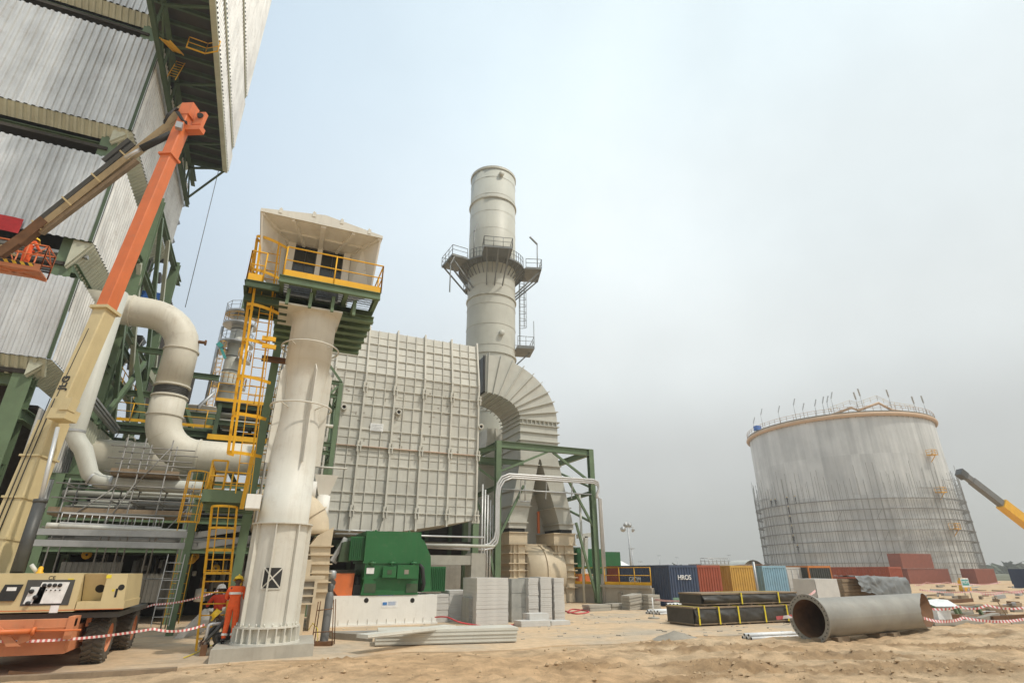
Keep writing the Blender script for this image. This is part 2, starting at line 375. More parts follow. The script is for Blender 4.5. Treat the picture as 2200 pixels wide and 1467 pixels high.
def gz(x, y):
    d = math.hypot(x, y)
    if d > 130: return 0
    z = 0.0
    m = max(0, min(1, (sand_edge(x) - y) / 1.5))           # sand heaped up in front of the paving
    if m > 0:
        z += m * (.05 + .10 * noise.noise(V((x*.5, y*.5, 0))) + .10 * abs(noise.noise(V((x*1.1, y*1.5, 4)))) + .07 * noise.noise(V((x*2.6, y*2.6, 9))) * max(0, noise.noise(V((x*.4, y*.6, 31))) + .35) * 2 + .03 * noise.noise(V((x*6, y*6, 3))))
        k_ = churn(x, y); z += k_*(.03 + .13*abs(noise.noise(V((x*3.2, y*4.2, 21)))) + .10*noise.noise(V((x*8, y*9, 23))))
        a, b = x*_cy - y*_sy, x*_sy + y*_cy                # along / across the wheel ruts
        r = abs(math.sin(b*1.9 + .5*math.sin(a*.35)))
        z -= m * .09 * (1 - r) ** 4 * max(0, min(1, (a - 1) / 4))
    e = max(0, min(1, (x - 21) / 4)) * max(0, min(1, (60 - d) / 20))    # rough sand beyond the big pipe
    z += e * .09 * noise.noise(V((x*.35, y*.35, 7)))
    return z
gb = MB(); N = 0
xs = [-400, -200, -100, -50, -30, -20, -14] + [-10 + .12*i for i in range(400)] + [38.5, 40, 44, 50, 60, 80, 110, 160, 240, 400, 800]
ys = [-300, -60, -10, 2, 5] + [8 + .09*i for i in range(134)] + [20.2, 20.8, 21.5, 22.5, 24, 26, 28, 31, 34, 38, 43, 50, 60, 75, 100, 140, 200, 320, 600, 1200]
gb.sheet([[(x, y, gz(x, y)) for x in xs] for y in ys])
m, nt2, b = nodes_mat('sand'); L2 = nt2.links
n1 = noise_tex(nt2, .12, 5); n2 = noise_tex(nt2, 1.6, 8, .68); n3 = noise_tex(nt2, 30, 8, .75)
r1 = ramp(nt2, [(.35, (.68,.455,.26)), (.65, (.71,.54,.355))]); L2.new(n1.outputs['Fac'], r1.inputs['Fac'])
r2 = ramp(nt2, [(.36, .66), (.6, 1.06)]); L2.new(n2.outputs['Fac'], r2.inputs['Fac'])
r3 = ramp(nt2, [(.3, .82), (.7, 1.1)]); L2.new(n3.outputs['Fac'], r3.inputs['Fac'])
c = mix(nt2, 1.0, mix(nt2, 1.0, r1.outputs['Color'], r2.outputs['Color'], 'MULTIPLY'), r3.outputs['Color'], 'MULTIPLY')
an_ = nt2.nodes.new('ShaderNodeAttribute'); an_.attribute_name = 'churn'
rc = ramp(nt2, [(.15, 0.0), (.75, .7)]); L2.new(an_.outputs['Fac'], rc.inputs['Fac'])
c = mix(nt2, rc.outputs['Color'], c, mix(nt2, 1.0, (.38,.24,.125), r2.outputs['Color'], 'MULTIPLY'))
L2.new(c, b.inputs['Base Color']); b.inputs['Roughness'].default_value = .95; b.inputs['Specular IOR Level'].default_value = .1
ad2 = nt2.nodes.new('ShaderNodeMath'); ad2.operation = 'ADD'; L2.new(n2.outputs['Fac'], ad2.inputs[0]); L2.new(n3.outputs['Fac'], ad2.inputs[1])
bump(nt2, b, ad2.outputs[0], .85, .07)
M['sand'] = m
g = gb.build('ground', m); at_ = g.data.attributes.new('churn', 'FLOAT', 'POINT'); at_.data.foreach_set('value', [churn(p.x + g.location.x, p.y + g.location.y) for p in (v.co for v in g.data.vertices)]); tag(g, 'rutted pale sand with tyre tracks in front of the plant', 'ground', kind='structure')

def dusty_concrete(name, base, sandc, lo, hi):
    m, nt, b = nodes_mat(name); Lk = nt.links
    a = noise_tex(nt, .35, 7, .62); ra = ramp(nt, [(lo, 0.0), (hi, 1.0)]); Lk.new(a.outputs['Fac'], ra.inputs['Fac'])
    d = noise_tex(nt, 3.5, 7, .7); rd = ramp(nt, [(.3, .8), (.7, 1.1)]); Lk.new(d.outputs['Fac'], rd.inputs['Fac'])
    c = mix(nt, 1.0, mix(nt, ra.outputs['Color'], base, sandc), rd.outputs['Color'], 'MULTIPLY')
    st = noise_tex(nt, .9, 6, .7, mscale=(.3, 1.6, 1)); rs = ramp(nt, [(.55, 0.0), (.72, .45)]); Lk.new(st.outputs['Fac'], rs.inputs['Fac'])
    c = mix(nt, rs.outputs['Color'], c, (.24,.19,.135))
    Lk.new(c, b.inputs['Base Color']); b.inputs['Roughness'].default_value = .9; b.inputs['Specular IOR Level'].default_value = .2
    bump(nt, b, d.outputs['Fac'], .2, .02); return m
M['apron'] = dusty_concrete('dusty_apron', (.45,.38,.29), (.60,.44,.28), .34, .56)
ap = MB(); rows = []
for k in range(2):
    rows.append([])
ex = [-60, -30] + [-12 + .5*i for i in range(70)]
row0 = [(x, sand_edge(x) + .12*noise.noise(V((x*2.1, 0, 5))) + .25*noise.noise(V((x*.6, 3, 5))), .03) for x in ex]; row1 = [(x, 75 if x < 8 else 50 - .9*(x-8) if x < 20 else 39.2 - 1.1*(x-20), .03) for x in ex]
ap.sheet([row0, row1], False); ap.sheet([[(p[0], p[1], -.2) for p in row0], row0], False)
a_ = ap.build('concrete_apron', M['apron']); tag(a_, 'dust-covered concrete apron around the plant', 'paving', kind='structure')
# ================================================================== clad boiler building on the left
BX, BY = -10.0, 29.6
bld = thing('boiler_building', 'tall boiler building clad in pale corrugated sheets with a green steel frame', 'building', (-22, 36, 0))
def panel(z0, z1, x0=-36, x1=BX, y=BY, mat='clad'):
    mb = MB(); mb.corr((x0, y, z0), (x1 - x0, 0, 0), (0, 0, z1 - z0), (0, -1, 0), .33, .08); return mb.build('wall_panel', M[mat], bld)
def spanel(z0, z1, y0, y1, x=BX, mat='clad_side'):
    mb = MB(); mb.corr((x, y0 + .1, z0), (0, y1 - y0, 0), (0, 0, z1 - z0), (1, 0, 0), .33, .08); return mb.build('wall_panel', M[mat], bld)
def hood(zc, dz=.62, dy=.55, x0=-36, x1=BX - .15, y=BY):
    mb = MB(); mb.corr((x0, y + dy, zc - dz), (x1 - x0, 0, 0), (0, -dy + .02, dz), (0, -1, -.8), .33, .07); return mb.build('hood', M['hood'], bld)
def shood(zc, y0, y1, dz=.95, dx=.8, x=BX):
    mb = MB(); mb.corr((x - dx, y0, zc - dz), (0, y1 - y0, 0), (dx - .02, 0, dz), (1, 0, -.8), .33, .07)
    mb.quad((x - dx, y0, zc - dz), (x - .02, y0, zc), (x - dx, y0 - .02, zc), (x - dx, y0, zc)); return mb.build('hood', M['hood'], bld)
panel(33.3, 60); hood(33.3)
panel(24.6, 31.3); hood(24.6)
panel(17.35, 22.5)
panel(11.1, 15.25); hood(11.1, .7)
# dark joint strip at the outer corner of every panel tier
mb = MB()
for a, b in ((33.3, 60), (24.6, 31.3), (17.35, 22.5), (11.1, 15.25)): mb.box((BX - .16, BY - .09, a), (BX - .02, BY + .05, b))
mb.build('corner_joint', M['dkgreen'], bld)
spanel(33.3, 60, BY, 43.8); spanel(24.6, 31.3, BY, 43.8); shood(24.6, BY + .1, 43.8, .95, .85)
shood(33.3, BY + .1, 43.8)
spanel(17.35, 22.5, BY, 34.6); shood(17.35, BY + .1, 34.2, 1.5, .8)
spanel(11.1, 15.25, BY, 36.4); shood(11.1, BY + .1, 34, .85)
spanel(3.9, 8.95, BY + .4, 37.4)
mb = MB(); mb.box((BX - .2, BY + .3, 3.3), (BX + .05, 41, 3.75)); mb.build('sill_beam', M['steel'], bld)
# inside: floors and inner faces coloured dark as gloom, seen through the ventilation gaps
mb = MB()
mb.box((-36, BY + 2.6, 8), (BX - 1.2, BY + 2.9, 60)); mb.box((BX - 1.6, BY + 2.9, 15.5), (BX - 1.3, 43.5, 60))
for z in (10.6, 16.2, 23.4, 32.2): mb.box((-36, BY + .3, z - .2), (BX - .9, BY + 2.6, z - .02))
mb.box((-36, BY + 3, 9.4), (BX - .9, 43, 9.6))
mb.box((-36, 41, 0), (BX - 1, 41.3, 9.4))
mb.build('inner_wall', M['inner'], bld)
# green columns and beams
for x in (-10.95, -17.6, -24.4):
    c = MB(); c.ibeam((x, BY + .75, 0), (x, BY + .75, 34), .75, .7, .05, (0, 1, 0)); c.build('column', M['green'], bld)
for y in (36.6, 43.4):
    c = MB(); c.ibeam((-10.9, y, 0), (-10.9, y, 34), .5, .5, .04, (0, 1, 0)); c.build('column', M['green'], bld)
mb = MB()
for z in (10.15, 16.6, 23.55, 32.3, 6.2):
    mb.ibeam((-36, BY + .8, z), (-10.6, BY + .8, z), .35, .5, .03)
for z in (8.6, 16.0): mb.ibeam((-10.6, BY + .5, z), (-10.6, 44, z), .35, .5, .03)
mb.build('floor_beam', M['green'], bld)
mb = MB(); a, b = PY(100, 538, BY + .55), PY(187, 560, BY + .55)
mb.bar((-36, a.y, a.z), (b.x, b.y, a.z), .25, .16); mb.build('ledge_rail', M['steel'], bld)
g1, g2 = PY(52, 553, BY + .62), PY(131, 587, BY + .62)
mb = MB(); n = 11
for i in range(n): z = 15.35 + (16.85 - 15.35) * i / n; mb.obox(((g1.x - 2 + g2.x) / 2, BY + .6, z), ((g2.x - g1.x + 2) / 2, 0, 0), (0, .05, -.02), (0, .006, .022))
mb.box((g2.x, BY + .55, 15.2), (g2.x + .06, BY + .66, 16.95)); mb.build('louvre', M['steel'], bld)
# red sheet hung on the front
rx_ = PY(41, 495, BY - .2).x
mb = MB(); mb.sheet([[(rx_ - 4.4 + .44*i, BY - .2 + .05*math.sin(i*1.3), z) for i in range(11)] for z in (17.0, 17.4, 17.8)])
tag(mb.build('sheet_banner', M['red'], None), 'plain dark red sheet hung on the corrugated wall behind the work basket', 'sheet')
# --- overhanging upper part
SX, SZ, SY0, SY1 = -6.95, 31.9, 24.0, 40.8
mb = MB()
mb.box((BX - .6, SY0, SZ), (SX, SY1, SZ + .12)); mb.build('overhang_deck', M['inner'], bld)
mb = MB()
for i in range(15): y = SY0 + .6 + i * 1.16; mb.ibeam((BX - .3, y, SZ - .16), (SX - .1, y, SZ - .16), .14, .3, .02)
mb.build('deck_beam', M['dkgreen'], bld)
mb = MB()
mb.ibeam((SX - .12, SY0, SZ - .2), (SX - .12, SY1, SZ - .2), .26, .5, .03); mb.ibeam((BX + .4, SY0, SZ - .2), (BX + .4, SY1 + 3, SZ - .2), .3, .55, .03)
mb.ibeam((BX + .4, SY1, SZ - .2), (SX - .1, SY1, SZ - .2), .26, .5, .03)
for i in range(6):
    y = SY0 + 1.5 + i * 2.9; mb.bar((BX + .4, y + 1.2, SZ - .62), (SX - .2, y + .4, SZ - .45), .14, .14)
    mb.bar((BX + .4, y + 1.2, SZ - .6), (BX + .4, y + 3.9, SZ - 2.3), .1, .1); mb.bar((BX + .4, y + 1.2, SZ - 2.4), (BX + .4, y + 1.2, SZ - .4), .12, .12)
mb.ibeam((BX + .4, SY0, SZ - 2.4), (BX + .4, SY1 + 3, SZ - 2.4), .25, .3, .03)
mb.bar((SX - .1, SY1 - .2, SZ - .4), (BX + .3, SY1 + 2, SZ - 2.6), .12, .12)
mb.build('truss', M['dkgreen'], bld)
# stepped side wall of the overhang: each taller tier stops nearer the front
e1, e2, e3 = PX(500, 320, SX + .12), PX(528, 210, SX + .24), PX(549, 30, SX + .24)
for k, (z0, z1, y1, dx) in enumerate(((31.6, e1.z, SY1, 0.0), (e1.z + .2, e2.z, e1.y, .12), (e2.z + .2, 75, e2.y, .24))):
    spanel(z0, z1, 20, y1, SX + dx)
    mb = MB(); mb.box((SX + dx - .5, y1, z0), (SX + dx, y1 + .12, z1)); mb.box((SX + dx - .3, 20, z0 - .25), (SX + dx + .02, y1, z0 - .03)); mb.build('edge_trim', M['hood'], bld)
mb = MB(); mb.box((BX - .5, SY1 - .4, SZ + .1), (SX - .1, SY1 - .2, 70)); mb.build('back_panel', M['clad_side'], bld)
mb = MB(); zr_ = SZ - 1.3; A_, B_, C_ = PZ(400, 103, zr_), PZ(440, 117, zr_), PZ(467, 112, zr_)
rail(mb, [A_, B_, C_], .9, .9, .03, .12)
mb.build('hanging_rail', M['yellow'], bld)
mb = MB(); ladder(mb, (BX + .75, 27.4, SZ - 2.3), (BX + .75, 30.2, SZ - .3), (1, 0, 0), .5, .3, .03, .08); ladder(mb, (BX + .7, 30.4, SZ - 2.2), (BX + .7, 31.2, SZ + .2), (1,0,0), .45); mb.build('ladder', M['yellow'], bld)
# saw-tooth fins down the far edge
for i in range(9): z = 30.2 - i * 1.75; solo('vent_fin', M['dksteel'], bld, 'prism', [(BX - .1, 43.9, z), (BX + .02, 44.9, z - .15), (BX + .02, 43.9, z - .95)], (-.5, 0, 0))
# rear lower bay of the same building
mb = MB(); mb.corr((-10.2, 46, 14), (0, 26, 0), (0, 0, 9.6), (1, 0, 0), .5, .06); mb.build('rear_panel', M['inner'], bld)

# ================================================================== braced steel frame and pipework under the building
fr = thing('braced_frame', 'green braced steel frame with crossing diagonals behind the big curved duct', 'steel frame', (-8.5, 38, 0))
for (x, y) in ((-9.2, 35), (-9.2, 43.5), (-7.4, 39.2), (-4.6, 43.5), (-1.2, 43.5)):
    h = 24 if x < -9 else (15.5 if x < -5 else 12.5)
    c = MB(); c.ibeam((x, y, 0), (x, y, h), .55, .5, .05, (0, 1, 0)); c.build('column', M['green'], fr)
mb = MB()
for z in (6.2, 9.4, 12.4, 15.3, 19.2, 23.5):
    mb.ibeam((-9.2, 34, z), (-9.2, 46, z), .3, .4, .03)
    if z < 16: mb.ibeam((-9.2, 39.2, z), (-7.4 if z > 10 else -1.2, 39.2, z), .3, .35, .03); mb.ibeam((-9.2, 43.5, z), (-4.6 if z > 12.5 else -1.2, 43.5, z), .3, .4, .03)
mb.build('beam', M['green'], fr)
br = [((-9.1, 34.4, 19), (-9.1, 43.3, 9.6)), ((-9.1, 36, 23.3), (-9.1, 45, 12.6)), ((-9.0, 34.4, 15.2), (-9.0, 41, 6.4)), ((-9.1, 39, 23.4), (-9.1, 46, 15)),
      ((-9.2, 39.1, 15.2), (-7.3, 39.1, 9.5)), ((-7.3, 39.3, 15.2), (-4.7, 43.4, 9.5)), ((-9, 43.4, 15.2), (-4.8, 43.4, 9.5)), ((-4.8, 43.4, 12), (-1.3, 43.4, 6.4)), ((-8.9, 35, 9.3), (-8.9, 41, 15))]
for a, b in br: c = MB(); c.bar(a, b, .22, .3); c.build('brace', M['green'] if br.index((a, b)) % 3 else M['hood'], fr)
rn = random.Random(3)
for k in range(60):
    y = rn.uniform(35, 46); zq_ = rn.uniform(6.5, 22); xq_ = rn.uniform(-11.5, -9.6)
    if k % 3 == 0: e_, r_ = (xq_, y + rn.uniform(1, 4), zq_), .05
    elif k % 3 == 1: e_, r_ = (xq_ + .1, y, zq_ + rn.uniform(1, 3.5)), .05
    else: e_, r_ = (xq_, y + rn.uniform(.8, 2), zq_ + rn.uniform(1, 2)), .035
    solo('pipe', M['scaf'], fr, 'tube', (xq_, y, zq_), e_, r_, 6)
for k in range(18): y = rn.uniform(36, 46); zq_ = rn.uniform(8, 20); solo('cable_duct', M['white'], fr, 'box', (-11.4, y, zq_), (-11.0, y + rn.uniform(.6, 1.8), zq_ + rn.uniform(.12, .5)))
mb = MB(); rail(mb, [(-9.4, 38.5, 10.5), (-7.2, 38.5, 10.5), (-1.4, 38.5, 10.5)], 1.1, 1.3, .03, .18); rail(mb, [(-9.4, 38, 12.6), (-9.4, 43, 12.6)], 1.1, 1.3, .03, .18); mb.build('handrail', M['yellow'], fr)
mb = MB(); mb.box((-9.4, 38.4, 10.2), (-1.3, 41, 10.4)); mb.ibeam((-9.4, 38.45, 10.05), (-1.3, 38.45, 10.05), .3, .4, .03); mb.build('walkway_deck', M['dkgreen'], fr)
mb = MB()
a = PY(305, 630, 42); b = PY(345, 655, 42); mb.box((a.x, 41.9, b.z - .1), (b.x, 42.6, a.z + .2))
tag(mb.build('water_tank', M['blue'], None), 'bright blue box up in the steelwork above the curved duct', 'box')
# tray with cables climbing beside the frame
mb = MB(); a, b = PX(198, 860, -8.6), PX(250, 925, -8.6)
for d in (-.28, 0, .28): mb.bar(V(a) + V((d*.2, 0, d*.5)), V(b) + V((d*.2, 0, d*.5)), .2, .1)
tag(mb.build('cable_tray', M['steel'], None), 'grey sloping cable tray beside the white vertical pipe', 'cable tray')
mb = MB(); a, b = PX(193, 880, -8.9), PX(243, 935, -8.9); mb.corr((-8.9, min(a.y, b.y), 8.1), (0, abs(b.y - a.y) + 1, 0), (0, 0, 1.2), (1, 0, 0), .4, .04)
tag(mb.build('fascia_sheet', M['hood'], None), 'pale olive fascia sheet above the dark opening behind the boom', 'sheet')

# ================================================================== big ducts and vessels
def arc(c, r, a0, a1, n, ux, uz): return [V(c) + V(ux) * (r * math.cos(a0 + (a1 - a0) * i / n)) + V(uz) * (r * math.sin(a0 + (a1 - a0) * i / n)) for i in range(n + 1)]
dr = .83; DY = 33.0
dt = thing('curved_duct', 'large cream duct bending out of the building, down and away to the right', 'duct', (-4.9, DY, 6))
pt = [PY(300, 668, DY), PY(372, 790, DY), PY(372, 890, DY), PY(545, 985, DY)]
xv = PY(373, 820, DY).x; zt = PY(285, 668, DY).z; zb = PY(500, 985, DY).z
x, z = V((1, 0, 0)), V((0, 0, 1)); zj = PY(370, 842, DY).z
up = [V((-11, DY, zt)), V((-8.9, DY, zt))] + arc((xv - 1.95, DY, zt - 1.95), 1.95, PI/2, 0, 8, x, z)[0:] 
dn = arc((xv + 1.9, DY, zb + 1.9), 1.9, PI, 1.5*PI, 7, x, z)
mb = MB(); mb.path(up + [V((xv, DY, zj + .2))], dr, 40); mb.build('upper_elbow', M['cream'], dt)
mb = MB(); mb.path([V((xv, DY, zj - .25))] + dn + [V((.9, DY, zb))], dr, 40); mb.build('lower_elbow', M['cream'], dt)
mb = MB(); mb.path([V((xv, DY, zj + .22)), V((xv, DY, zj - .27))], dr * .95, 40)
for i in range(5): mb.lathe([(dr*.95, 0), (dr*1.0, .03), (dr*.95, .06)], (xv, DY, zj - .23 + i*.085), 40)
mb.build('expansion_joint', M['dksteel'], dt)
def band(par, c, ax, r, w=.08, mat='cream', name='flange', e=.06):
    mb = MB(); mb.lathe([(r, -w/2), (r + e, -w/2), (r + e, w/2), (r, w/2)], c, 40, ax=ax, smooth=False); return mb.build(name, M[mat], par)
for c, ax in (((PY(285, 665, DY).x, DY, zt), x), ((xv, DY, zt - 1.95), z), ((xv, DY, zj + .28), z), ((xv, DY, zj - .32), z), ((xv, DY, zb + 1.95), z), ((xv + 1.95, DY, zb), x), ((-.7, DY, zb), x)): band(dt, c, ax, dr)
mb = MB()
for cx0_, cz0_, rr_, a0_, a1_, n_ in ((xv - 1.95, zt - 1.95, 1.95, PI/2, 0, 4), (xv + 1.9, zb + 1.9, 1.9, PI, 1.5*PI, 3)):
    for k in range(1, n_): a_ = a0_ + (a1_ - a0_)*k/n_; mb.lathe([(dr - .005, -.012), (dr + .012, 0), (dr - .005, .012)], (cx0_ + rr_*math.cos(a_), DY, cz0_ + rr_*math.sin(a_)), 40, ax=(-math.sin(a_), 0, math.cos(a_)))
mb.build('mitre_seam', M['cream'], dt)
mb = MB(); p = PY(413, 735, DY); mb.tube((xv + dr - .1, DY - .2, p.z), (xv + dr + .28, DY - .2, p.z), .09, 10); mb.tube((xv + dr + .22, DY - .2, p.z), (xv + dr + .3, DY - .2, p.z), .16, 10); mb.build('nozzle', M['rust'], dt)
vs = thing('horizontal_vessel', 'stout cream horizontal vessel lying behind scaffold below the curved duct', 'vessel', (-6.5, 32, 5.5))
a, b = PY(200, 988, 36), PY(360, 990, 36); vr = 1.12
mb = MB(); mb.lathe([(0.01, -.35), (.5*vr, -.28), (.85*vr, -.12), (vr, 0), (vr, b.x - a.x + 1.2)], (a.x, 36, a.z), 40, ax=(1, 0, 0)); mb.build('shell', M['cream'], vs)
band(vs, (a.x + 1.5, 36, a.z), x, vr); band(vs, (a.x + 3.9, 36, a.z), x, vr)
mb = MB(); mb.path(arc((a.x + 1.5, 36 - .3, a.z + vr), .22, 0, PI, 8, x, z), .04, 8); mb.build('lifting_lug', M['cream'], vs)
wp = thing('insulated_pipe', 'pale grey insulated pipe dropping beside the boom and running low to the right', 'pipe', (-7.8, 28, 5))
P = [PY(262, 640, 28), PY(222, 740, 28), PY(165, 905, 28)]; pr = .34
q0 = PY(158, 925, 28); q1 = PY(203, 1030, 28); q2 = PY(430, 1062, 28)
xx = P[1].x
mb = MB(); mb.path([V((xx, 28, 14.2)), V((xx, 28, q0.z)), V((xx + .05, 28, q0.z - .25)), V((xx + .22, 28, q0.z - .5)), V((xx + .45, 28, q0.z - .75)), V((q1.x - .2, 28, q1.z + .2)), V((q1.x + .15, 28, q1.z - .03)), V((q1.x + .6, 28, q1.z - .1)), V((q2.x, 28, q1.z - .12))], pr, 24,
                    rr=[pr, pr, pr, pr, pr, pr*.9, pr*.82, pr*.8, pr*.78]); mb.build('pipe_run', M['stackgrey'], wp)
band(wp, (xx, 28, q0.z - .02), z, pr, .1, 'steel', e=.02); band(wp, (q1.x + .62, 28, q1.z - .1), x, pr*.8, .1, 'steel', e=.03); band(wp, (q1.x - .1, 28, q1.z + .05), (1, 0, -.5), pr*.86, .08, 'steel', e=.03)
# ================================================================== dim ground floor of the pipe rack, scaffold, trays, ladders
pk = thing('pipe_rack', 'low green pipe rack with stacked grey pipes over a dark ground floor', 'pipe rack', (-4, 33, 0))
mb = MB()
for (X, Y) in ((-8.6, 30.8), (-3.2, 30.8), (.6, 30.8), (-8.6, 35), (-3.2, 35), (.6, 35), (-8.6, 39), (-3.2, 39), (.6, 39)):
    c = MB(); c.ibeam((X, Y, 0), (X, Y, 6.2), .32, .32, .03, (0, 1, 0)); c.build('column', M['green'], pk)
for zz in (3.1, 4.4, 6.1):
    for Y in (30.8, 35, 39): mb.ibeam((-9, Y, zz), (1, Y, zz), .2, .28, .02)
    for X in (-8.6, -3.2, .6): mb.ibeam((X, 30.8, zz), (X, 39, zz), .2, .28, .02)
mb.build('beam', M['green'], pk)
mb = MB(); mb.box((-9.6, 31.2, 4.72), (1, 40, 4.78)); mb.box((-9.6, 30.9, 3.28), (1, 40, 3.33)); mb.build('deck', M['dksteel'], pk)  # decks added to keep the ground floor in shade
mb = MB(); mb.box((-9.9, 36.6, 0), (2.5, 36.8, 6.2)); mb.box((-9.9, 31.2, 0), (-9.7, 40.5, 3.2)); mb.build('back_wall', M['inner'], pk)  # dark walls added to deepen the shade behind the rack
rn = random.Random(5)
for k in range(34):
    zz = rn.choice((4.85, 4.95, 5.1, 3.5, 3.6, 5.3, 5.6)); Y = rn.uniform(31.2, 35); r = rn.choice((.06, .09, .13, .17)); x0 = rn.uniform(-9, -5); solo('pipe', M['scaf' if k % 3 else 'stackgrey'], pk, 'tube', (x0, Y, zz), (rn.uniform(-2, 1), Y, zz), r, 8)
for k in range(26):
    X = rn.uniform(-8.5, .5); Y = rn.uniform(32, 36); solo('pipe', M['scaf'], pk, 'tube', (X, Y, rn.uniform(.2, 2.2)), (X, Y, rn.uniform(2.6, 3.2)), rn.choice((.05, .08, .12)), 8)
for k in range(22):
    X = rn.uniform(-8.5, .3); Y = rn.uniform(32, 36); zz = rn.uniform(.1, 2.6); s_ = rn.uniform(.15, .5); mm = M[('conc_dk', 'rust', 'scaf', 'white')[k % 4]]
    if k % 2: solo('valve', mm, pk, 'lathe', [(0.01, 0), (s_*.5, .02), (s_*.5, s_*1.2), (0.01, s_*1.3)], (X, Y, zz), 12)
    else: solo('valve', mm, pk, 'box', (X, Y, zz), (X + s_*1.4, Y + s_, zz + s_))
for k in range(12): X = rn.uniform(-7.5, .3); Y = rn.uniform(31.5, 34); zz = rn.uniform(.6, 3); solo('handwheel', M['yellow'], pk, 'lathe', [(.06, -.03), (.2, -.02), (.2, .02), (.06, .03)], (X, Y, zz), 12, ax=(rn.uniform(-1, 1), -1, .2))
for X0, Y0, L0_, zA_, h0_, lb in ((-7.5, 30.2, 2.2, 1.2, 1.35, 'low grey-brown corrugated screen behind the lift control cabinet'), (-5.0, 31.2, 1.6, .9, 1.2, 'low grey-brown corrugated screen behind the lift engine hood')):
    tag(solo('corrugated_screen', M['screen'], None, 'corr', (X0, Y0, zA_), (L0_, 0, 0), (0, 0, h0_), (0, -1, 0), .2, .03), lb, 'screen')

# horizontal trays in front, bending up towards the pedestal
TY = 26.0
for zt_, lab in ((1141, 'upper grey perforated cable tray crossing behind the boom lift'), (1165, 'lower grey perforated cable tray crossing behind the boom lift')):
    a, b, c = PY(60, zt_, TY), PY(425, zt_ + 8, TY), PY(560, zt_ - 12, TY)
    mb = MB(); mb.bar(a, b, .3, .22); mb.bar(V(b) - V((.02, 0, 0)), c, .3, .22, (0, 0, 1))
    o = mb.build('cable_tray', M['steel'], None); tag(o, lab, 'cable tray', 'cable trays crossing behind the boom lift')
mb = MB(); a, b = PY(100, 1128, 27), PY(400, 1142, 27); mb.tube(a, b, .09, 12); mb.tube(a, V(a) + (V(b) - V(a)) * .08, .11, 12)
tag(mb.build('long_pipe', M['ivory'], None), 'thin pale pipe running level above the two cable trays', 'pipe')
mb = MB(); mb.ibeam(PY(425, 1080, 25.5), V(PY(425, 1080, 25.5)) * 1 + V((0, 0, -PY(425, 1080, 25.5).z)), .24, .24, .02, (0, 1, 0)); a = PY(425, 1080, 25.5)
mb.ibeam((a.x - .1, 25.5, a.z), (a.x + 2.2, 25.5, a.z), .2, .24, .02)
mb.ibeam((a.x + 1.9, 25.5, 0), (a.x + 1.9, 25.5, a.z), .2, .22, .02, (0, 1, 0))
tag(mb.build('support_frame', M['green'], None), 'slender green goalpost frame carrying the cable trays near the workers', 'support frame')
# scaffold of grey tubes in front of the vessel
sc_ = thing('scaffold', 'grey tube scaffold with plank decks under the cream vessel', 'scaffold', (-5, 28.5, 0))
sx = [PY(128, 1100, 27.2).x, PY(245, 1050, 27.2).x, PY(300, 1000, 27.2).x, PY(360, 1000, 27.2).x, PY(405, 1080, 27.2).x]
for X in sx:
    for Y in (27.2, 28.6):
        c = MB(); c.tube((X, Y, 0), (X, Y, 7.4 if X > sx[1] - .1 and X < sx[4] - .1 else 5.6), .028, 8); c.build('standard', M['scaf'], sc_)
mb = MB(); x0, x1 = sx[0] - .4, sx[-1] + .3
for zz in (1.9, 3.75, 4.3, 4.85, 5.4):
    for Y in (27.17, 28.57): mb.tube((x0, Y, zz), (x1, Y, zz), .026, 8)
for zz in (5.95, 6.5, 7.0):
    for Y in (27.17, 28.57): mb.tube((sx[1] - .5, Y, zz), (sx[3] + .9, Y, zz), .026, 8)
for X in sx:
    for zz in (3.75, 4.85, 5.4): mb.tube((X + .03, 27, zz - .05), (X + .03, 28.8, zz - .05), .026, 8)
for X0, X1, z0, z1 in ((sx[1], sx[2], 3.8, 5.5), (sx[3], sx[4], 3.0, 4.6), (sx[2], sx[3], 5.4, 7.1), (sx[0], sx[1], 3.75, 5.3)): mb.tube((X0, 27.14, z0), (X1, 27.14, z1), .026, 8)
mb.build('ledger', M['scaf'], sc_)
mb = MB()
for k in range(5): mb.box((x0, 27.25 + k*.26, 4.22), (x1, 27.47 + k*.26, 4.27)); mb.box((sx[1] - .3, 27.25 + k*.26, 5.85), (sx[3] + .5, 27.47 + k*.26, 5.9))
mb.box((x0, 27.2, 4.3), (x1, 27.23, 4.5)); mb.box((sx[1] - .3, 27.2, 5.9), (sx[3] + .5, 27.23, 6.1)); mb.build('plank_deck', M['timber'], sc_)
mb = MB(); a, b = PY(135, 1101, 27.1), PY(352, 1113, 27.1)
mb.bar(a, b, .04, .06); mb.bar(a - V((0, 0, .36)), b - V((0, 0, .36)), .04, .06)
for i in range(15): p = a + (b - a) * (i / 14); mb.tube(p, p - V((0, 0, .36)), .018, 6)
tag(mb.build('ladder_beam', M['alum'], None), 'aluminium lattice ladder beam laid level on the scaffold', 'scaffold beam')
# leaning access ladders at the back
def lad(u0, v0, u1, v1, Y0, Y1, mat, label, w=.42, name='ladder', group=None):
    p, q = PY(u0, v0, Y0), PY(u1, v1, Y1); mb = MB(); ladder(mb, p, q, (1, 0, 0), w, .3, .02, .07)
    return tag(mb.build(name, M[mat], None), label, 'ladder', group)
lad(343, 1345, 380, 1190, 25.0, 25.2, 'alum', 'bare aluminium ladder leaning beside the yellow one behind the lift wheels', .55)
lad(366, 1340, 398, 1190, 25.6, 25.6, 'yellow', 'yellow fixed ladder on the rack behind the aluminium ladder', .5)
t = thing('caged_ladder', 'yellow caged ladder rising from the green goalpost frame to the duct walkway', 'ladder', PY(420, 1130, 24.6))
p, q = PY(400, 1140, 24.6), PY(428, 1015, 24.6); mb = MB(); ladder(mb, p, q, (1, 0, 0), .6, .3, .02, .09); mb.build('rails', M['yellow'], t)
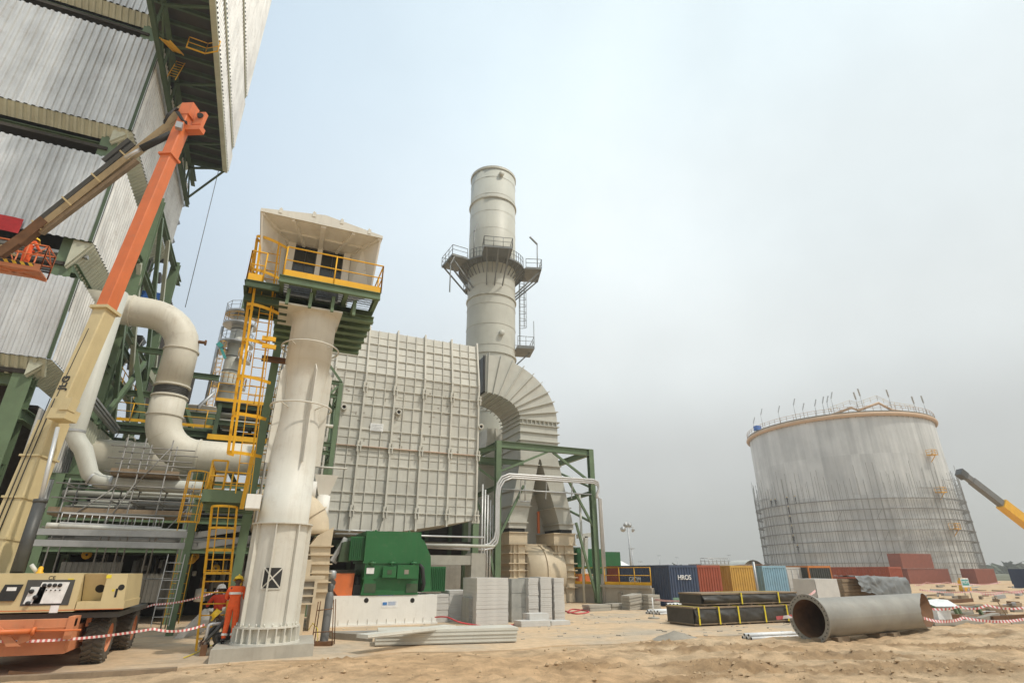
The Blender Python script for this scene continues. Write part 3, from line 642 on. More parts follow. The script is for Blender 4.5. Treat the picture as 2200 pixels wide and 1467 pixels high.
mb = MB(); cage(mb, p + V((0, 0, .3)), q, (1, 0, 0), (0, -1, 0), .7, .5, .75, 5, .05); mb.build('cage', M['yellow'], t)

# ================================================================== yellow access ladder and green landing beside the pedestal
al = thing('access_ladder', 'bright yellow caged access ladder standing on the ground beside the white pedestal', 'ladder', PY(455, 1372, 20.5))
p, q = PY(455, 1372, 20.5), PY(483, 1090, 20.5); p.z = .03
mb = MB(); mb.bar(p - V((.36, 0, 0)), q - V((.36, 0, 0)), .06, .13, (0, 1, 0)); mb.bar(p + V((.36, 0, 0)), q + V((.36, 0, 0)), .06, .13, (0, 1, 0))
for i in range(1, 13): c = p + (q - p) * (i / 13); mb.tube(c - V((.36, 0, 0)), c + V((.36, 0, 0)), .018, 8)
mb.build('rails', M['yellow'], al)
mb = MB(); c0 = p + (q - p) * .52; cage(mb, c0, q, (1, 0, 0), (0, -1, 0), .78, .55, .62, 4, .07); mb.build('cage', M['yellow'], al)
ld = thing('landing', 'green steel landing with yellow rails between the two ladder flights', 'landing', (-1.2, 20.6, 4.2))
a, b = PY(443, 1040, 20.3), PY(531, 1037, 20.3); z0 = 4.35
mb = MB(); mb.box((a.x, 20.3, z0), (b.x, 22.2, z0 + .06)); mb.box((a.x, 20.24, z0 - .12), (b.x, 20.3, z0 + .26)); mb.box((a.x, 22.2, z0 - .12), (b.x, 22.26, z0 + .26))
mb.box((a.x - .05, 20.24, z0 - .12), (a.x, 22.26, z0 + .26)); mb.box((b.x, 20.24, z0 - .12), (b.x + .05, 22.26, z0 + .26))
mb.ibeam((a.x, 21, z0 - .2), (b.x + .3, 21, z0 - .2), .16, .24, .02); mb.ibeam((a.x, 21.9, z0 - .2), (b.x + .3, 21.9, z0 - .2), .16, .24, .02)
mb.build('deck', M['green'], ld)
mb = MB(); rail(mb, [(a.x + .05, 20.35, z0 + .1), (a.x + .05, 22.1, z0 + .1), (b.x, 22.1, z0 + .1)], 1.0, .6, .028, .2); rail(mb, [(a.x + .05, 20.35, z0 + .1), (a.x + .5, 20.35, z0 + .1)], 1.1, .45, .035, .2)
rail(mb, [(a.x + .5, 20.35, z0 + .1), (b.x - .3, 20.35, z0 + .1)], .75, .3, .025, .1)
mb.build('handrail', M['yellow'], ld)
mb = MB(); a, b = PY(519, 1093, 20.3), PY(545, 968, 20.3); mb.bar(a, b, .12, .3, (0, 1, 0)); mb.build('end_post', M['yellow'], ld)

# long caged flight up to the control cabin
fl = thing('tower_ladder', 'long yellow caged ladder climbing to the control cabin', 'ladder', (-.9, 20, 4.5))
p, q = PY(516, 985, 19.6), PY(603, 545, 17.6)
pl, ql = PY(497, 985, 19.6), PY(578, 570, 17.6); pr_, qr = PY(532, 1060, 19.6), PY(600, 545, 17.6)
mb = MB()
bx = V((.5, 0, 0)); base = V((-.95, 19.2, 4.6)); 
p, q = PY(522, 1060, 19.4), PY(590, 528, 18.0)
ladder(mb, p, q, (1, 0, 0), .42, .3, .02, .13)
mb.build('rails', M['yellow'], fl)
mb = MB(); cage(mb, p + (q - p) * .14 , q, (1, 0, 0), (-.7, -.7, 0), .8, .6, 1.2, 3, .1); mb.build('cage', M['yellow'], fl)
mb = MB(); 
for v_ in (725, 742): c = PY(563, v_, 18.2); mb.box((c.x, c.y - .02, c.z - .07), (c.x + .42, c.y + .05, c.z + .07))
mb.build('bracket', M['yellow'], fl)
# ================================================================== green service post behind the pedestal, with pipes
gp = thing('service_post', 'tall green post and pipes rising behind the white pedestal', 'post', (-.9, 23, 0))
p, q = PY(540, 1060, 23), PY(590, 760, 23)
mb = MB(); mb.ibeam((p.x, 23, 0), (p.x, 23, 13.2), .3, .26, .03, (0, 1, 0)); mb.build('post', M['green'], gp)
mb = MB(); mb.tube((p.x + .3, 23.1, 0), (p.x + .3, 23.1, 12.8), .05, 8); mb.build('pipe', M['alum'], gp)
mb = MB(); a = PY(568, 770, 22.6); mb.ibeam((a.x - .1, 22.6, a.z), (a.x + 1.6, 22.6, a.z), .2, .2, .03); mb.build('bracket', M['rust'], gp)
mb = MB(); ladder(mb, (p.x + .28, 23.5, 4), (p.x + .28, 23.5, 11.9), (1, 0, 0), .4, .3, .02, .08); cage(mb, (p.x + .28, 23.45, 6.5), (p.x + .28, 23.45, 11.9), (1, 0, 0), (0, -1, 0), .5, .35, 1, 3, .05); mb.build('ladder', M['yellow'], gp)
# pipe bridge platforms behind the ladder (dark pipes, yellow deck edges)
pb = thing('pipe_bridge', 'stacked dark green pipe bridge with yellow edged decks behind the tower ladder', 'pipe bridge', (-1.8, 34, 6))
a, b = PY(475, 870, 35.6), PY(562, 960, 35.6)
mb = MB()
for zz in (b.z + .1, (a.z + b.z) / 2, a.z - .1):
    for Y in (35.2, 38): mb.ibeam((a.x - .2, Y, zz), (b.x + .2, Y, zz), .2, .26, .02)
    for k in range(4): X = a.x + (b.x - a.x) * k / 3; mb.ibeam((X, 35.2, zz), (X, 38, zz), .15, .2, .02)
for X in (a.x, b.x):
    for Y in (35.2, 38): mb.ibeam((X, Y, 0), (X, Y, a.z), .22, .22, .02, (0, 1, 0))
mb.build('steelwork', M['dkgreen'], pb)
mb = MB()
for k in range(7): mb.tube((a.x - .1, 35.4 + k*.38, (a.z+b.z)/2 + .2 + .05*(k % 3)), (b.x + .3, 35.4 + k*.38, (a.z+b.z)/2 + .2 + .05*(k % 3)), .07, 8); mb.tube((a.x - .1, 35.4 + k*.38, a.z - .55 - .06*(k % 2)), (b.x + .3, 35.4 + k*.38, a.z - .55 - .06*(k % 2)), .08, 8)
mb.build('pipe_bank', M['stackgrey'], pb)
mb = MB(); mb.box((a.x - .3, 35, a.z + .05), (b.x + .3, 38.2, a.z + .1)); mb.build('deck', M['dksteel'], pb)
mb = MB(); rail(mb, [(a.x - .3, 35.05, a.z + .1), (b.x + .2, 35.05, a.z + .1), (b.x + .2, 38.1, a.z + .1)], 1.1, 1.0, .03, .2)
mb.box((a.x - .3, 34.96, b.z + .1), (b.x + .3, 35.02, b.z + .4)); mb.build('handrail', M['yellow'], pb)
wk = thing('duct_walkway', 'yellow railed walkway behind the lower bend of the curved duct', 'walkway', (-4.5, 40, 6))
a, b = PY(405, 940, 40), PY(500, 945, 40)
mb = MB(); mb.box((a.x - 1, 40, a.z - .5), (b.x + 1, 41.5, a.z - .4)); mb.ibeam((a.x - 1, 40, a.z - .65), (b.x + 1, 40, a.z - .65), .2, .3, .02); mb.build('deck', M['dkgreen'], wk)
mb = MB(); rail(mb, [(a.x - 1, 40, a.z - .4), (b.x + 1, 40, a.z - .4)], 1.2, 1.1, .035, .3); mb.build('handrail', M['yellow'], wk)
# round tank and slim column far behind
ft = thing('round_tank', 'squat grey-white round tank behind the curved duct', 'tank', (-7, 62, 0))
a, b = PY(405, 885, 62), PY(476, 895, 62); c = PY(440, 882, 62); rr = 3.2
mb = MB(); mb.lathe([(rr, 0), (rr, c.z - .1), (rr + .08, c.z - .1), (rr + .08, c.z), (rr, c.z), (0.05, c.z + .5)], (c.x, 63, 0), 40); mb.build('shell', M['white'], ft)
mb = MB(); mb.path(arc((c.x, 63, c.z - 3.2), rr + .08, PI, 2*PI, 16, (1, 0, 0), (0, 1, 0)), .12, 6); mb.build('band', M['dksteel'], ft)
mb = MB(); p = PY(424, 885, 59); mb.path([p, PY(428, 872, 59), PY(462, 842, 59)], .16, 8); mb.build('vent_pipe', M['steel'], ft)
fc = thing('process_column', 'slim grey process column with ringed platforms far behind the tower ladder', 'column', (-6.2, 70, 0))
ax_ = lambda v_: PY(488 + (870 - v_) * .125, v_, 70)
b0, t0 = ax_(900), ax_(690); cx_ = (b0.x + t0.x) / 2
zA, zB = ax_(880).z, ax_(668).z; r0 = .92
cxx = PY(495, 800, 70).x
mb = MB(); mb.lathe([(r0*1.08, 0), (r0*1.08, zA), (r0, zA + 1.2), (r0, zB - .3), (r0*.6, zB)], (cxx, 70, 0), 28); mb.build('shell', M['stackgrey'], fc)
for k in range(7): band(fc, (cxx, 70, zA + 1 + (zB - zA) * k / 7), z, r0, .1, 'dksteel', 'ring', .05)
for vv, a0, a1, mat in ((834, PI*.9, PI*1.6, 'yellow'), (760, PI*.8, PI*1.25, 'steel'), (742, PI*.75, PI*2.2, 'steel'), (702, PI*.7, PI*2.2, 'yellow'), (678, PI*.7, PI*2.2, 'steel'), (778, PI*1.6, PI*2.1, 'yellow'), (835, PI*1.6, PI*2.1, 'yellow')):
    zz = ax_(vv).z; mb = MB(); mb.lathe([(r0, 0), (r0 + 1.05, 0), (r0 + 1.05, .2), (r0, .2)], (cxx, 70, zz), 20, a0, a1, smooth=False); mb.build('platform', M['steel'], fc)
    mb = MB(); rail(mb, [(cxx + (r0 + 1.0)*math.cos(a0 + (a1 - a0)*k/8), 70 + (r0 + 1.0)*math.sin(a0 + (a1 - a0)*k/8), zz + .2) for k in range(9)], 1.1, 1.2, .035, 0); mb.build('handrail', M[mat], fc)
mb = MB(); ladder(mb, (cxx - r0 - .35, 69, zA), (cxx - r0 - .35, 69, ax_(745).z), (.5, -.5, 0), .6, .5, .05, .1); cage(mb, (cxx - r0 - .35, 69, zA), (cxx - r0 - .35, 69, ax_(745).z), (1, 0, 0), (0, -1, 0), .7, .6, 1.2, 3, .08); mb.build('ladder', M['yellow'], fc)
mb = MB(); zc = ax_(678).z; h4 = ax_(632).z
for sx_, sy_ in ((-.2, -.7), (1.6, -.7), (-.2, .7), (1.6, .7)): mb.bar((cxx + sx_, 70 + sy_, zc), (cxx + sx_, 70 + sy_, h4), .14, .14)
for k in range(3):
    za, zb_ = zc + (h4 - zc) * k / 3, zc + (h4 - zc) * (k + 1) / 3
    mb.bar((cxx - .2, 69.3, zb_), (cxx + 1.6, 69.3, zb_), .12, .12); mb.bar((cxx - .2, 69.3, za), (cxx + 1.6, 69.3, zb_), .08, .08); mb.bar((cxx + 1.6, 69.3, za), (cxx - .2, 69.3, zb_), .08, .08); mb.bar((cxx - .2, 69.3, zb_), (cxx - .2, 70.7, zb_), .1, .1)
mb.build('davit_frame', M['green'], fc)
mb = MB(); mb.tube((cxx - r0 - .9, 69.4, zA), (cxx - r0 - .9, 69.4, ax_(710).z), .18, 10); mb.tube((cxx + r0 + .5, 69, zA), (cxx + r0 + .5, 69, ax_(700).z), .14, 10); mb.build('riser_pipe', M['steel'], fc)
mb = MB(); p = PY(468, 737, 68); mb.bar(p, p + V((.5, 0, -.4)), .3, .5); mb.bar(PY(475, 748, 68), PY(484, 770, 68), .12, .3); mb.build('hoist', M['teal'], fc)
mb = MB(); mb.tube(PY(465, 742, 66), PY(440, 860, 66), .025, 6); mb.tube(PY(472, 742, 66), PY(452, 855, 66), .025, 6); mb.build('guy_wire', M['dksteel'], fc)
mb = MB(); a, b = PY(470, 365, 40), PY(398, 660, 40); mb.tube(a, b, .022, 6); tag(mb.build('hoist_rope', M['dksteel'], None), 'thin dark hoist rope hanging from the overhang in front of the sky', 'rope')
# ================================================================== white pedestal with the control cabin on top
CX, CY = .58, 18.78
pd = MB(); pd.prism([(-.72, 17.62, .0), (1.84, 18.02, .0), (2.02, 20.4, .0), (-.6, 20.3, .0)], (0, 0, .34))
tag(pd.build('foundation', M['conc'], None), 'broken concrete foundation pad under the white pedestal', 'foundation')
cp_ = thing('crane_pedestal', 'tall off-white steel pedestal with ribbed foot and a black crossed hatch', 'pedestal', (CX, CY, .34))
r1_, r2_ = .735, .70
mb = MB(); mb.lathe([(r1_ + .18, .34), (r1_ + .18, .39), (r1_ + .0, .39), (r1_, .75)], (CX, CY, 0), 48, smooth=False); mb.build('base_ring', M['ivory'], cp_)
mb = MB(); mb.lathe([(r1_ + .13, .74), (r1_ + .13, .79)], (CX, CY, 0), 48, smooth=False); mb.lathe([(r1_, .79), (r1_ + .13, .79)], (CX, CY, 0), 48, smooth=False); mb.lathe([(r1_, .74), (r1_ + .13, .74)], (CX, CY, 0), 48, smooth=False)
for k in range(24): a = 2*PI*k/24; d = V((math.cos(a), math.sin(a), 0)); t_ = V((-d.y, d.x, 0)); mb.obox(V((CX, CY, .56)) + d*(r1_ + .08), d*.08, t_*.012, V((0, 0, .18)))
for k in range(24): a = 2*PI*(k + .5)/24; d = V((math.cos(a), math.sin(a), 0)); mb.tube(V((CX, CY, .79)) + d*(r1_ + .07), V((CX, CY, .87)) + d*(r1_ + .07), .022, 6)
mb.build('foot_flange', M['ivory'], cp_)
zf = 3.5
mb = MB(); mb.lathe([(r1_, .75), (r1_, zf)], (CX, CY, 0), 56); mb.build('lower_shell', M['ivory'], cp_)
for k in range(8):
    a = 2*PI*(k + .5)/8 + .16; d = V((math.cos(a), math.sin(a), 0)); t_ = V((-d.y, d.x, 0)); mb = MB(); mb.obox(V((CX, CY, (zf + .79)/2)) + d*(r1_ + .055), d*.055, t_*.014, V((0, 0, (zf - .79)/2))); mb.build('stiffener', M['ivory'], cp_)
band(cp_, (CX, CY, zf), z, r1_, .035, 'ivory', 'flange', .13)
mb = MB()
mb.lathe([(r2_ + .02, zf + .02), (r2_ + .015, 4.35), (r2_ + .008, 4.352), (r2_ - .015, 5.75), (.63, 6.4), (.58, 6.9), (.58, 7.45), (.63, 8.0), (r2_ + .02, 8.7), (r2_ + .028, 8.702), (r2_ + .03, 10.2), (r2_ + .12, 10.38)], (CX, CY, 0), 56); mb.build('shaft', M['ivory'], cp_)
# gusset fins bridging the waist
for ang, r_o in ((-1.25, .86), (-2.9, .84), (-.1, .84), (1.6, .76)):
    d = V((math.cos(ang), math.sin(ang), 0)); t_ = V((-d.y, d.x, 0)); mb = MB(); c = V((CX, CY, 0)) - t_*.015
    mb.prism([c + d*.42 + z*5.5, c + d*(r2_ + .0) + z*5.3, c + d*(r_o + .0) + z*5.3, c + d*r_o + z*8.3, c + d*.66 + z*8.6, c + d*.42 + z*8.2], t_*.03); mb.build('gusset', M['ivory'], cp_)
for zz, rr in ((7.15, .95), (9.25, .93)):
    mb = MB(); pts = [V((CX + rr*math.cos(2*PI*k/40), CY + rr*math.sin(2*PI*k/40), zz)) for k in range(40)]; mb.path(pts, .028, 8, closed=True)
    for k in range(4): a = PI/4 + PI/2*k; mb.tube((CX + rr*math.cos(a), CY + rr*math.sin(a), zz), (CX + .5*math.cos(a), CY + .5*math.sin(a), zz - .12), .018, 6)
    mb.build('hoop', M['ivory'], cp_)
mb = MB(); mb.prism([(CX - 1.22, CY - .98, 10.38), (CX + .82, CY - .98, 10.38), (CX + .82, CY + .85, 10.38), (CX - 1.22, CY + .85, 10.38)], (0, 0, .06)); mb.build('top_plate', M['ivory'], cp_)
a = PY(549, 1078, 18.3); mb = MB(); mb.box((a.x - .25, 18.05, a.z - .2), (a.x + .14, 18.75, a.z + .2)); mb.build('junction_box', M['white'], cp_)
# crossed hatch, curved to the shell
c = PY(585, 1240, CY - r1_); ang0 = math.atan2(c.y - CY, c.x - CX)
hz = c.z; mb = MB(); mb.lathe([(r1_ + .012, hz - .29), (r1_ + .012, hz + .27)], (CX, CY, 0), 8, ang0 - .34, ang0 + .34); mb.build('hatch', M['ink'], cp_)
def hp(t, s_, e=.018): a = ang0 - .34 + .68*t; return V((CX + (r1_ + e)*math.cos(a), CY + (r1_ + e)*math.sin(a), hz - .29 + .56*s_))
mb = MB()
for A, B in (((0, 0), (1, 1)), ((0, 1), (1, 0))):
    pts = [hp(A[0] + (B[0]-A[0])*i/8, A[1] + (B[1]-A[1])*i/8) for i in range(9)]
    for p, q in zip(pts[:-1], pts[1:]): mb.bar(p, q, .035, .012, (0, -1, 0))
for s_ in (0, 1):
    for i in range(8): mb.bar(hp(i/8, s_), hp((i+1)/8, s_), .03, .015, (0, -1, 0))
    mb.bar(hp(s_, 0), hp(s_, 1), .03, .015, (0, -1, 0))
mb.build('hatch_cross', M['ivory'], cp_)

cb = thing('control_cabin', 'white control cabin on a green platform with yellow rails on top of the pedestal', 'cabin', (CX, 18, 9.9))
YF = 17.4; zf_ = 11.2
xl, xr = -.76, 2.55
# platform steel
mb = MB()
for y in (YF, 21.9): mb.ibeam((xl, y, zf_ - .14), (xr, y, zf_ - .14), .14, .26, .02)
for k in range(4): X = xl + .1 + (xr - xl - .2) * k / 3; mb.ibeam((X, YF, zf_ - .16), (X, 21.9, zf_ - .16), .14, .26, .02)
for k in range(4): X = xl + .35 + k*.72; mb.ibeam((X, YF + .2, zf_ - .45), (X, 21, zf_ - .45), .12, .22, .02); mb.bar((X, YF + .25, zf_ - .34), (X, YF + .25, zf_ - .9), .1, .1)
for k in range(6): y = YF + 1.1 + k*.66; mb.ibeam((xl, y, zf_ - .6), (xr, y, zf_ - .6), .26, .22, .02)
mb.build('platform_frame', M['green'], cb)
mb = MB(); mb.box((xl + .05, YF + 1.0, zf_ - .3), (xr - .05, 21.8, zf_ - .27)); mb.build('belly_plate', M['dkgreen'], cb)
# open bar grating floor at the front
mb = MB()
for k in range(72): X = xl + .1 + (xr - xl - .2) * k / 71; mb.box((X, YF + .05, zf_ - .04), (X + .008, 18.5, zf_))
for k in range(8): y = YF + .1 + k*.19; mb.box((xl + .1, y, zf_ - .03), (xr - .1, y + .01, zf_ - .005))
mb.build('grating', M['dksteel'], cb)
mb = MB(); rail(mb, [(-.66, YF, zf_), (xr, YF, zf_)], 1.1, 1.35, .026, .24); rail(mb, [(xr, YF, zf_), (xr, 19.2, zf_)], 1.1, .8, .026, .24); mb.build('handrail', M['yellow'], cb)
# ladder landing on the left
lx0, lx1 = -1.72, -.7
mb = MB(); mb.box((lx0, 17.62, zf_ - .32), (lx1, 19.6, zf_ - .26)); mb.ibeam((lx0, 17.62, zf_ - .4), (lx1, 17.62, zf_ - .4), .1, .24, .02); mb.ibeam((lx0, 17.62, zf_ - .4), (lx0, 19.6, zf_ - .4), .1, .24, .02)
for k in range(3): mb.ibeam((lx0, 18.1 + k*.6, zf_ - .7), (xl + .4, 18.1 + k*.6, zf_ - .7), .2, .26, .02)
mb.build('side_landing', M['dkgreen'], cb)
mb = MB(); rail(mb, [(-1.25, 17.67, zf_ - .26), (lx0, 17.67, zf_ - .26), (lx0, 19.5, zf_ - .26), (lx1, 19.5, zf_ - .26)], 1.1, .6, .026, .26); mb.build('landing_rail', M['yellow'], cb)
# cabin body
wy = 18.75; zr = PY(650, 503, wy).z
wl, wr = PY(612, 560, wy).x, PY(752, 560, wy).x
mb = MB(); mb.box((wl - .1, wy, zf_ - .02), (wr + .1, 21.6, zr - .05)); mb.build('body', M['white'], cb)
RF = 17.1; zt0 = PY(700, 495, RF).z - .02      # roof front line and fascia foot
rxl, rxr = PY(559, 455, RF).x, PY(823, 505, RF).x; rm = PY(700, 465, RF).x
zt0 = PY(821, 512, RF).z
mb = MB(); mb.prism([(rxl, RF, zt0), (rxr, RF, zt0), (rxr, RF, zt0 + .1), (rm, RF, zt0 + .42), (rxl, RF, zt0 + .12)], (0, .06, 0)); mb.prism([(rxl, RF + .06, zt0 + .09), (rxr, RF + .06, zt0 + .07), (rxr, RF + .06, zt0 + .1), (rm, RF + .06, zt0 + .42), (rxl, RF + .06, zt0 + .12)], (0, 5.1, 0)); mb.box((rxl, RF + .06, zt0), (rxl + .05, RF + 5, zt0 + .1)); mb.box((rxr - .05, RF + .06, zt0), (rxr, RF + 5, zt0 + .08)); mb.build('roof', M['ivory'], cb)
# sloping soffit in two facets from the eaves down to the window wall
zr = min(zr, zt0 + .02)
A = [V((rxl + .06, RF + .07, zt0 + .06)), V((rxr - .06, RF + .07, zt0 + .06))]; B = [V((wl, wy - .02, zr - .02)), V((wr, wy - .02, zr - .02))]
Cm = [A[0].lerp(B[0], .58) + z*.02, A[1].lerp(B[1], .58) + z*.02]
mb = MB(); mb.quad(A[0], A[1], Cm[1], Cm[0]); mb.quad(Cm[0], Cm[1], B[1], B[0]); mb.build('soffit', M['white'], cb)
for i, (sx_, wx, ex) in enumerate(((-1, wl, PY(562, 590, 18.2).x), (1, wr, PY(795, 615, 18.2).x))):
    low = V((wx, wy - .02, zf_ + .02)); out = V((ex, 18.1, zf_ + .1)); top = A[0] if i == 0 else A[1]; cm = Cm[i]; bt_ = B[i]
    mb = MB(); mb.add([top, cm, bt_, low, out], [(0, 1, 4), (1, 2, 3), (1, 3, 4)]); mb.bar(top, out, .06, .06); mb.bar(cm.lerp(out, .45), bt_.lerp(low, .5), .05, .06); mb.build('side_wing', M['white'], cb)
mb = MB()
for t_ in (.0, .245, .49, .51, .765, 1.0):
    a, c, b = A[0].lerp(A[1], .01 + t_*.98), Cm[0].lerp(Cm[1], .01 + t_*.98), B[0].lerp(B[1], .01 + t_*.98); mb.bar(a - z*.06, c - z*.06, .1, .12); mb.bar(c - z*.05, b - z*.05, .09, .1)
mb.bar(Cm[0] - z*.03, Cm[1] - z*.03, .07, .08); mb.build('soffit_rib', M['white'], cb)
for t_ in (.15, .41, .64, .88):
    X = rxl + (rxr - rxl)*t_; zz = zt0 + (.12 + .3*(X - rxl)/(rm - rxl) if X < rm else .1 + .32*(rxr - X)/(rxr - rm)); mb = MB(); mb.box((X - .05, RF - .02, zz - .12), (X + .06, RF + .08, zz + .06)); mb.tube((X, RF + .03, zz + .04), (X, RF + .03, zz + .12), .02, 6); mb.build('roof_lug', M['ivory'], cb)
for u0_, u1_ in ((630, 679), (690, 737)):
    X0, X1 = PY(u0_, 560, wy).x, PY(u1_, 560, wy).x
    f_ = MB(); f_.box((X0, wy - .04, zf_ + .02), (X1, wy - .012, zr - .06)); wn = f_.build('window', M['dksteel'], cb)
    g_ = MB(); g_.box((X0 + .04, wy - .055, zf_ + .08), ((X0+X1)/2 - .015, wy - .042, zr - .12)); g_.box(((X0+X1)/2 + .015, wy - .055, zf_ + .08), (X1 - .04, wy - .042, zr - .12)); g_.build('pane', M['glass'], wn)
for u0_, u1_ in ((613, 630), (679, 690), (737, 752)):
    X0, X1 = PY(u0_, 560, wy).x, PY(u1_, 560, wy).x; mb = MB(); mb.box((X0, wy - .12, zf_), (X1, wy - .005, zr - .03)); mb.build('mullion', M['white'], cb)
# ================================================================== boom lift
bl = thing('boom_lift', 'orange and cream telescopic boom lift with its jib folded over towards the wall', 'boom lift', (-4.6, 20.6, 0))
YC = 18.0
def q(u, v, Y=YC): return PY(u, v, Y)
# wheels
def wheel(X, Y, rad=.6, wd=.46):
    """tyre with staggered lugs, axle along X"""
    mb = MB(); c = V((X, Y, rad))
    mb.lathe([(rad*.55, -wd*.46), (rad*.78, -wd*.52), (rad*.93, -wd*.48), (rad*.955, -wd*.3), (rad*.955, wd*.3), (rad*.93, wd*.48), (rad*.78, wd*.52), (rad*.55, wd*.46)], c, 40, ax=(1, 0, 0))
    for k in range(26):
        for sgn in (-1, 1):
            a = 2*PI*(k + (.5 if sgn > 0 else 0))/26; d = V((0, math.cos(a), math.sin(a))); t_ = V((0, -d.z, d.y)); u_ = (V((1, 0, 0)) + t_*(.45*sgn)).normalized()
            mb.obox(c + d*(rad*.965) + V((sgn*wd*.25, 0, 0)), d*(rad*.035), u_*(wd*.26), u_.cross(d)*.03)
    ty = mb.build('wheel', M['tyre'], bl)
    mb = MB(); mb.lathe([(.01, wd*.2), (rad*.2, wd*.22), (rad*.24, wd*.34), (rad*.3, wd*.34), (rad*.34, wd*.14), (rad*.5, wd*.18), (rad*.56, wd*.47)], c, 32, ax=(1, 0, 0))
    for k in range(10): a = 2*PI*k/10; mb.tube(c + V((wd*.3, math.cos(a)*rad*.27, math.sin(a)*rad*.27)), c + V((wd*.4, math.cos(a)*rad*.27, math.sin(a)*rad*.27)), .02, 6)
    mb.build('rim', M['dusty_orange'], ty)
for X, Y in ((-3.45, 19.05), (-3.35, 21.9), (-6.3, 19.05), (-6.3, 21.9)): wheel(X, Y)
# chassis
mb = MB()
mb.box((-5.9, 17.5, .42), (-3.8, 23.2, .98)); mb.box((-6.0, 18.7, .55), (-3.72, 19.4, .66))
mb.box((-6.2, 22.5, .5), (-3.6, 23.2, .72)); mb.tube((-6.1, 19.05, .6), (-3.6, 19.05, .6), .13, 12); mb.tube((-6.1, 22.9, .6), (-3.5, 22.9, .6), .13, 12)
a, b = q(0, 1332, 17.2), q(165, 1325, 17.2)
mb.box((a.x - .8, 17.15, a.z - .16), (b.x, 17.35, a.z)); mb.box((b.x - .14, 17.12, b.z - .45), (b.x, 17.6, b.z + .02))
c_ = q(72, 1330, 17.1); mb.prism([(c_.x - .1, 17.07, a.z), (c_.x + .04, 17.07, a.z), (c_.x + .05, 17.07, a.z - .42), (c_.x - .18, 17.07, a.z - .5)], (0, .06, 0))
mb.prism([(a.x, 17.06, a.z - .12), (a.x + .08, 17.06, a.z - .12), (a.x + .55, 17.06, a.z - .52), (a.x + .3, 17.06, a.z - .52)], (0, .06, 0))
for p_ in ((.3, .98), (1.35, .98)): mb.box((a.x + p_[0], 18.6, .9), (a.x + p_[0] + .1, 18.9, 1.2))
mb.build('chassis', M['dusty_orange'], bl)
mb = MB(); a = q(0, 1358, 17.0); b = q(72, 1355, 17.0); mb.tube((a.x - 1, 17.0, a.z), (b.x, 17.0, b.z), .055, 12); b2 = q(175, 1350, 17.05); mb.tube((b.x, 17.0, b.z), (b2.x, 17.05, b.z - .01), .02, 8); mb.lathe([(.03, -.03), (.09, -.03), (.09, .03), (.03, .03)], (b.x, 17.0, b.z), 14, ax=(1, 0, 0)); mb.build('steering_ram', M['orange'], bl)
mb = MB(); mb.box((-5.2, 19.4, .98), (-4, 21.8, 1.12)); mb.lathe([(.75, 0), (.75, .2)], (-5.2, 20.6, 1.0), 32); mb.box((-6.4, 18.2, 1.12), (-3.0, 22.6, 1.24)); mb.build('turntable', M['dksteel'], bl)
# cabinets
a, b = q(-70, 1318), q(158, 1312); top = q(160, 1231); mb = MB(); zb0, zt0_ = a.z, top.z
mb.prism([(a.x - .3, YC, zb0), (b.x, YC, zb0), (b.x, YC, zt0_), (a.x - .3, YC, zt0_)], (0, 2.2, 0)); cab = mb.build('control_cabinet', M['liftcream'], bl)
c0, c1 = q(62, 1247), q(145, 1297)
mb = MB(); mb.box((c0.x - .02, YC - .012, c1.z - .02), (c1.x + .02, YC - .004, c0.z + .02)); mb.build('recess', M['dksteel'], cab)
c2, c3 = q(92, 1250), q(138, 1295); mb = MB(); mb.prism([(c2.x, YC - .03, c2.z), (c3.x + .0, YC - .03, c2.z), (c3.x - .06, YC - .03, c3.z), (c2.x - .08, YC - .03, c3.z)], (0, .015, 0)); pn = mb.build('gauge_panel', M['sign'], cab)
for i in range(4): solo('gauge', M['ink'], pn, 'lathe', [(.001, 0), (.045, 0), (.045, .02), (.001, .02)], (c2.x + .06 + i*.105, YC - .032, c2.z - .07), 14, ax=(0, -1, 0))
for i in range(5): solo('switch', M['ink'], pn, 'lathe', [(.001, 0), (.016, 0), (.016, .02), (.001, .02)], (c2.x + .04 + i*.09, YC - .032, c2.z - .18), 8, ax=(0, -1, 0))
c4, c5 = q(68, 1260), q(90, 1296); mb = MB(); mb.prism([(c4.x, YC - .03, c4.z), (c5.x, YC - .03, c4.z), (c5.x - .04, YC - .03, c5.z), (c4.x - .06, YC - .03, c5.z)], (0, .015, 0)); rg = mb.build('relay_panel', M['sign'], cab)
mb = MB()
for i in range(3): mb.lathe([(.001, 0), (.05, 0), (.05, .04), (.001, .04)], (c4.x + .04 + .11*(i % 2), YC - .032, c4.z - .1 - .13*i), 12, ax=(0, -1, 0))
mb.build('relay', M['ink'], rg)
c6, c7 = q(4, 1255), q(40, 1290); mb = MB(); mb.prism([(c6.x + .08, YC - .05, c6.z), (c7.x, YC - .05, c6.z), (c7.x - .08, YC - .05, c7.z), (c6.x - .02, YC - .05, c7.z)], (0, .05, 0)); bx_ = mb.build('display_box', M['ink'], cab)
mb = MB(); mb.box((c6.x + .14, YC - .056, c6.z - .14), (c7.x - .1, YC - .052, c6.z - .06)); mb.build('display_label', M['sign'], bx_)
p_ = q(112, 1241); text('CE', .12, M['ink'], cab, (p_.x, YC - .004, p_.z), (R(90), 0, 0))
mb = MB(); e0 = q(150, 1245); mb.box((e0.x - .04, YC - .006, e0.z - .09), (e0.x + .08, YC - .002, e0.z + .03)); e1 = q(52, 1318); mb.build('warning_label', M['strap'], cab)
mb = MB(); e0 = q(118, 1304); mb.box((e0.x - .09, YC - .008, e0.z - .12), (e0.x + .08, YC - .003, e0.z + .05)); mb.build('note', M['sign'], cab)
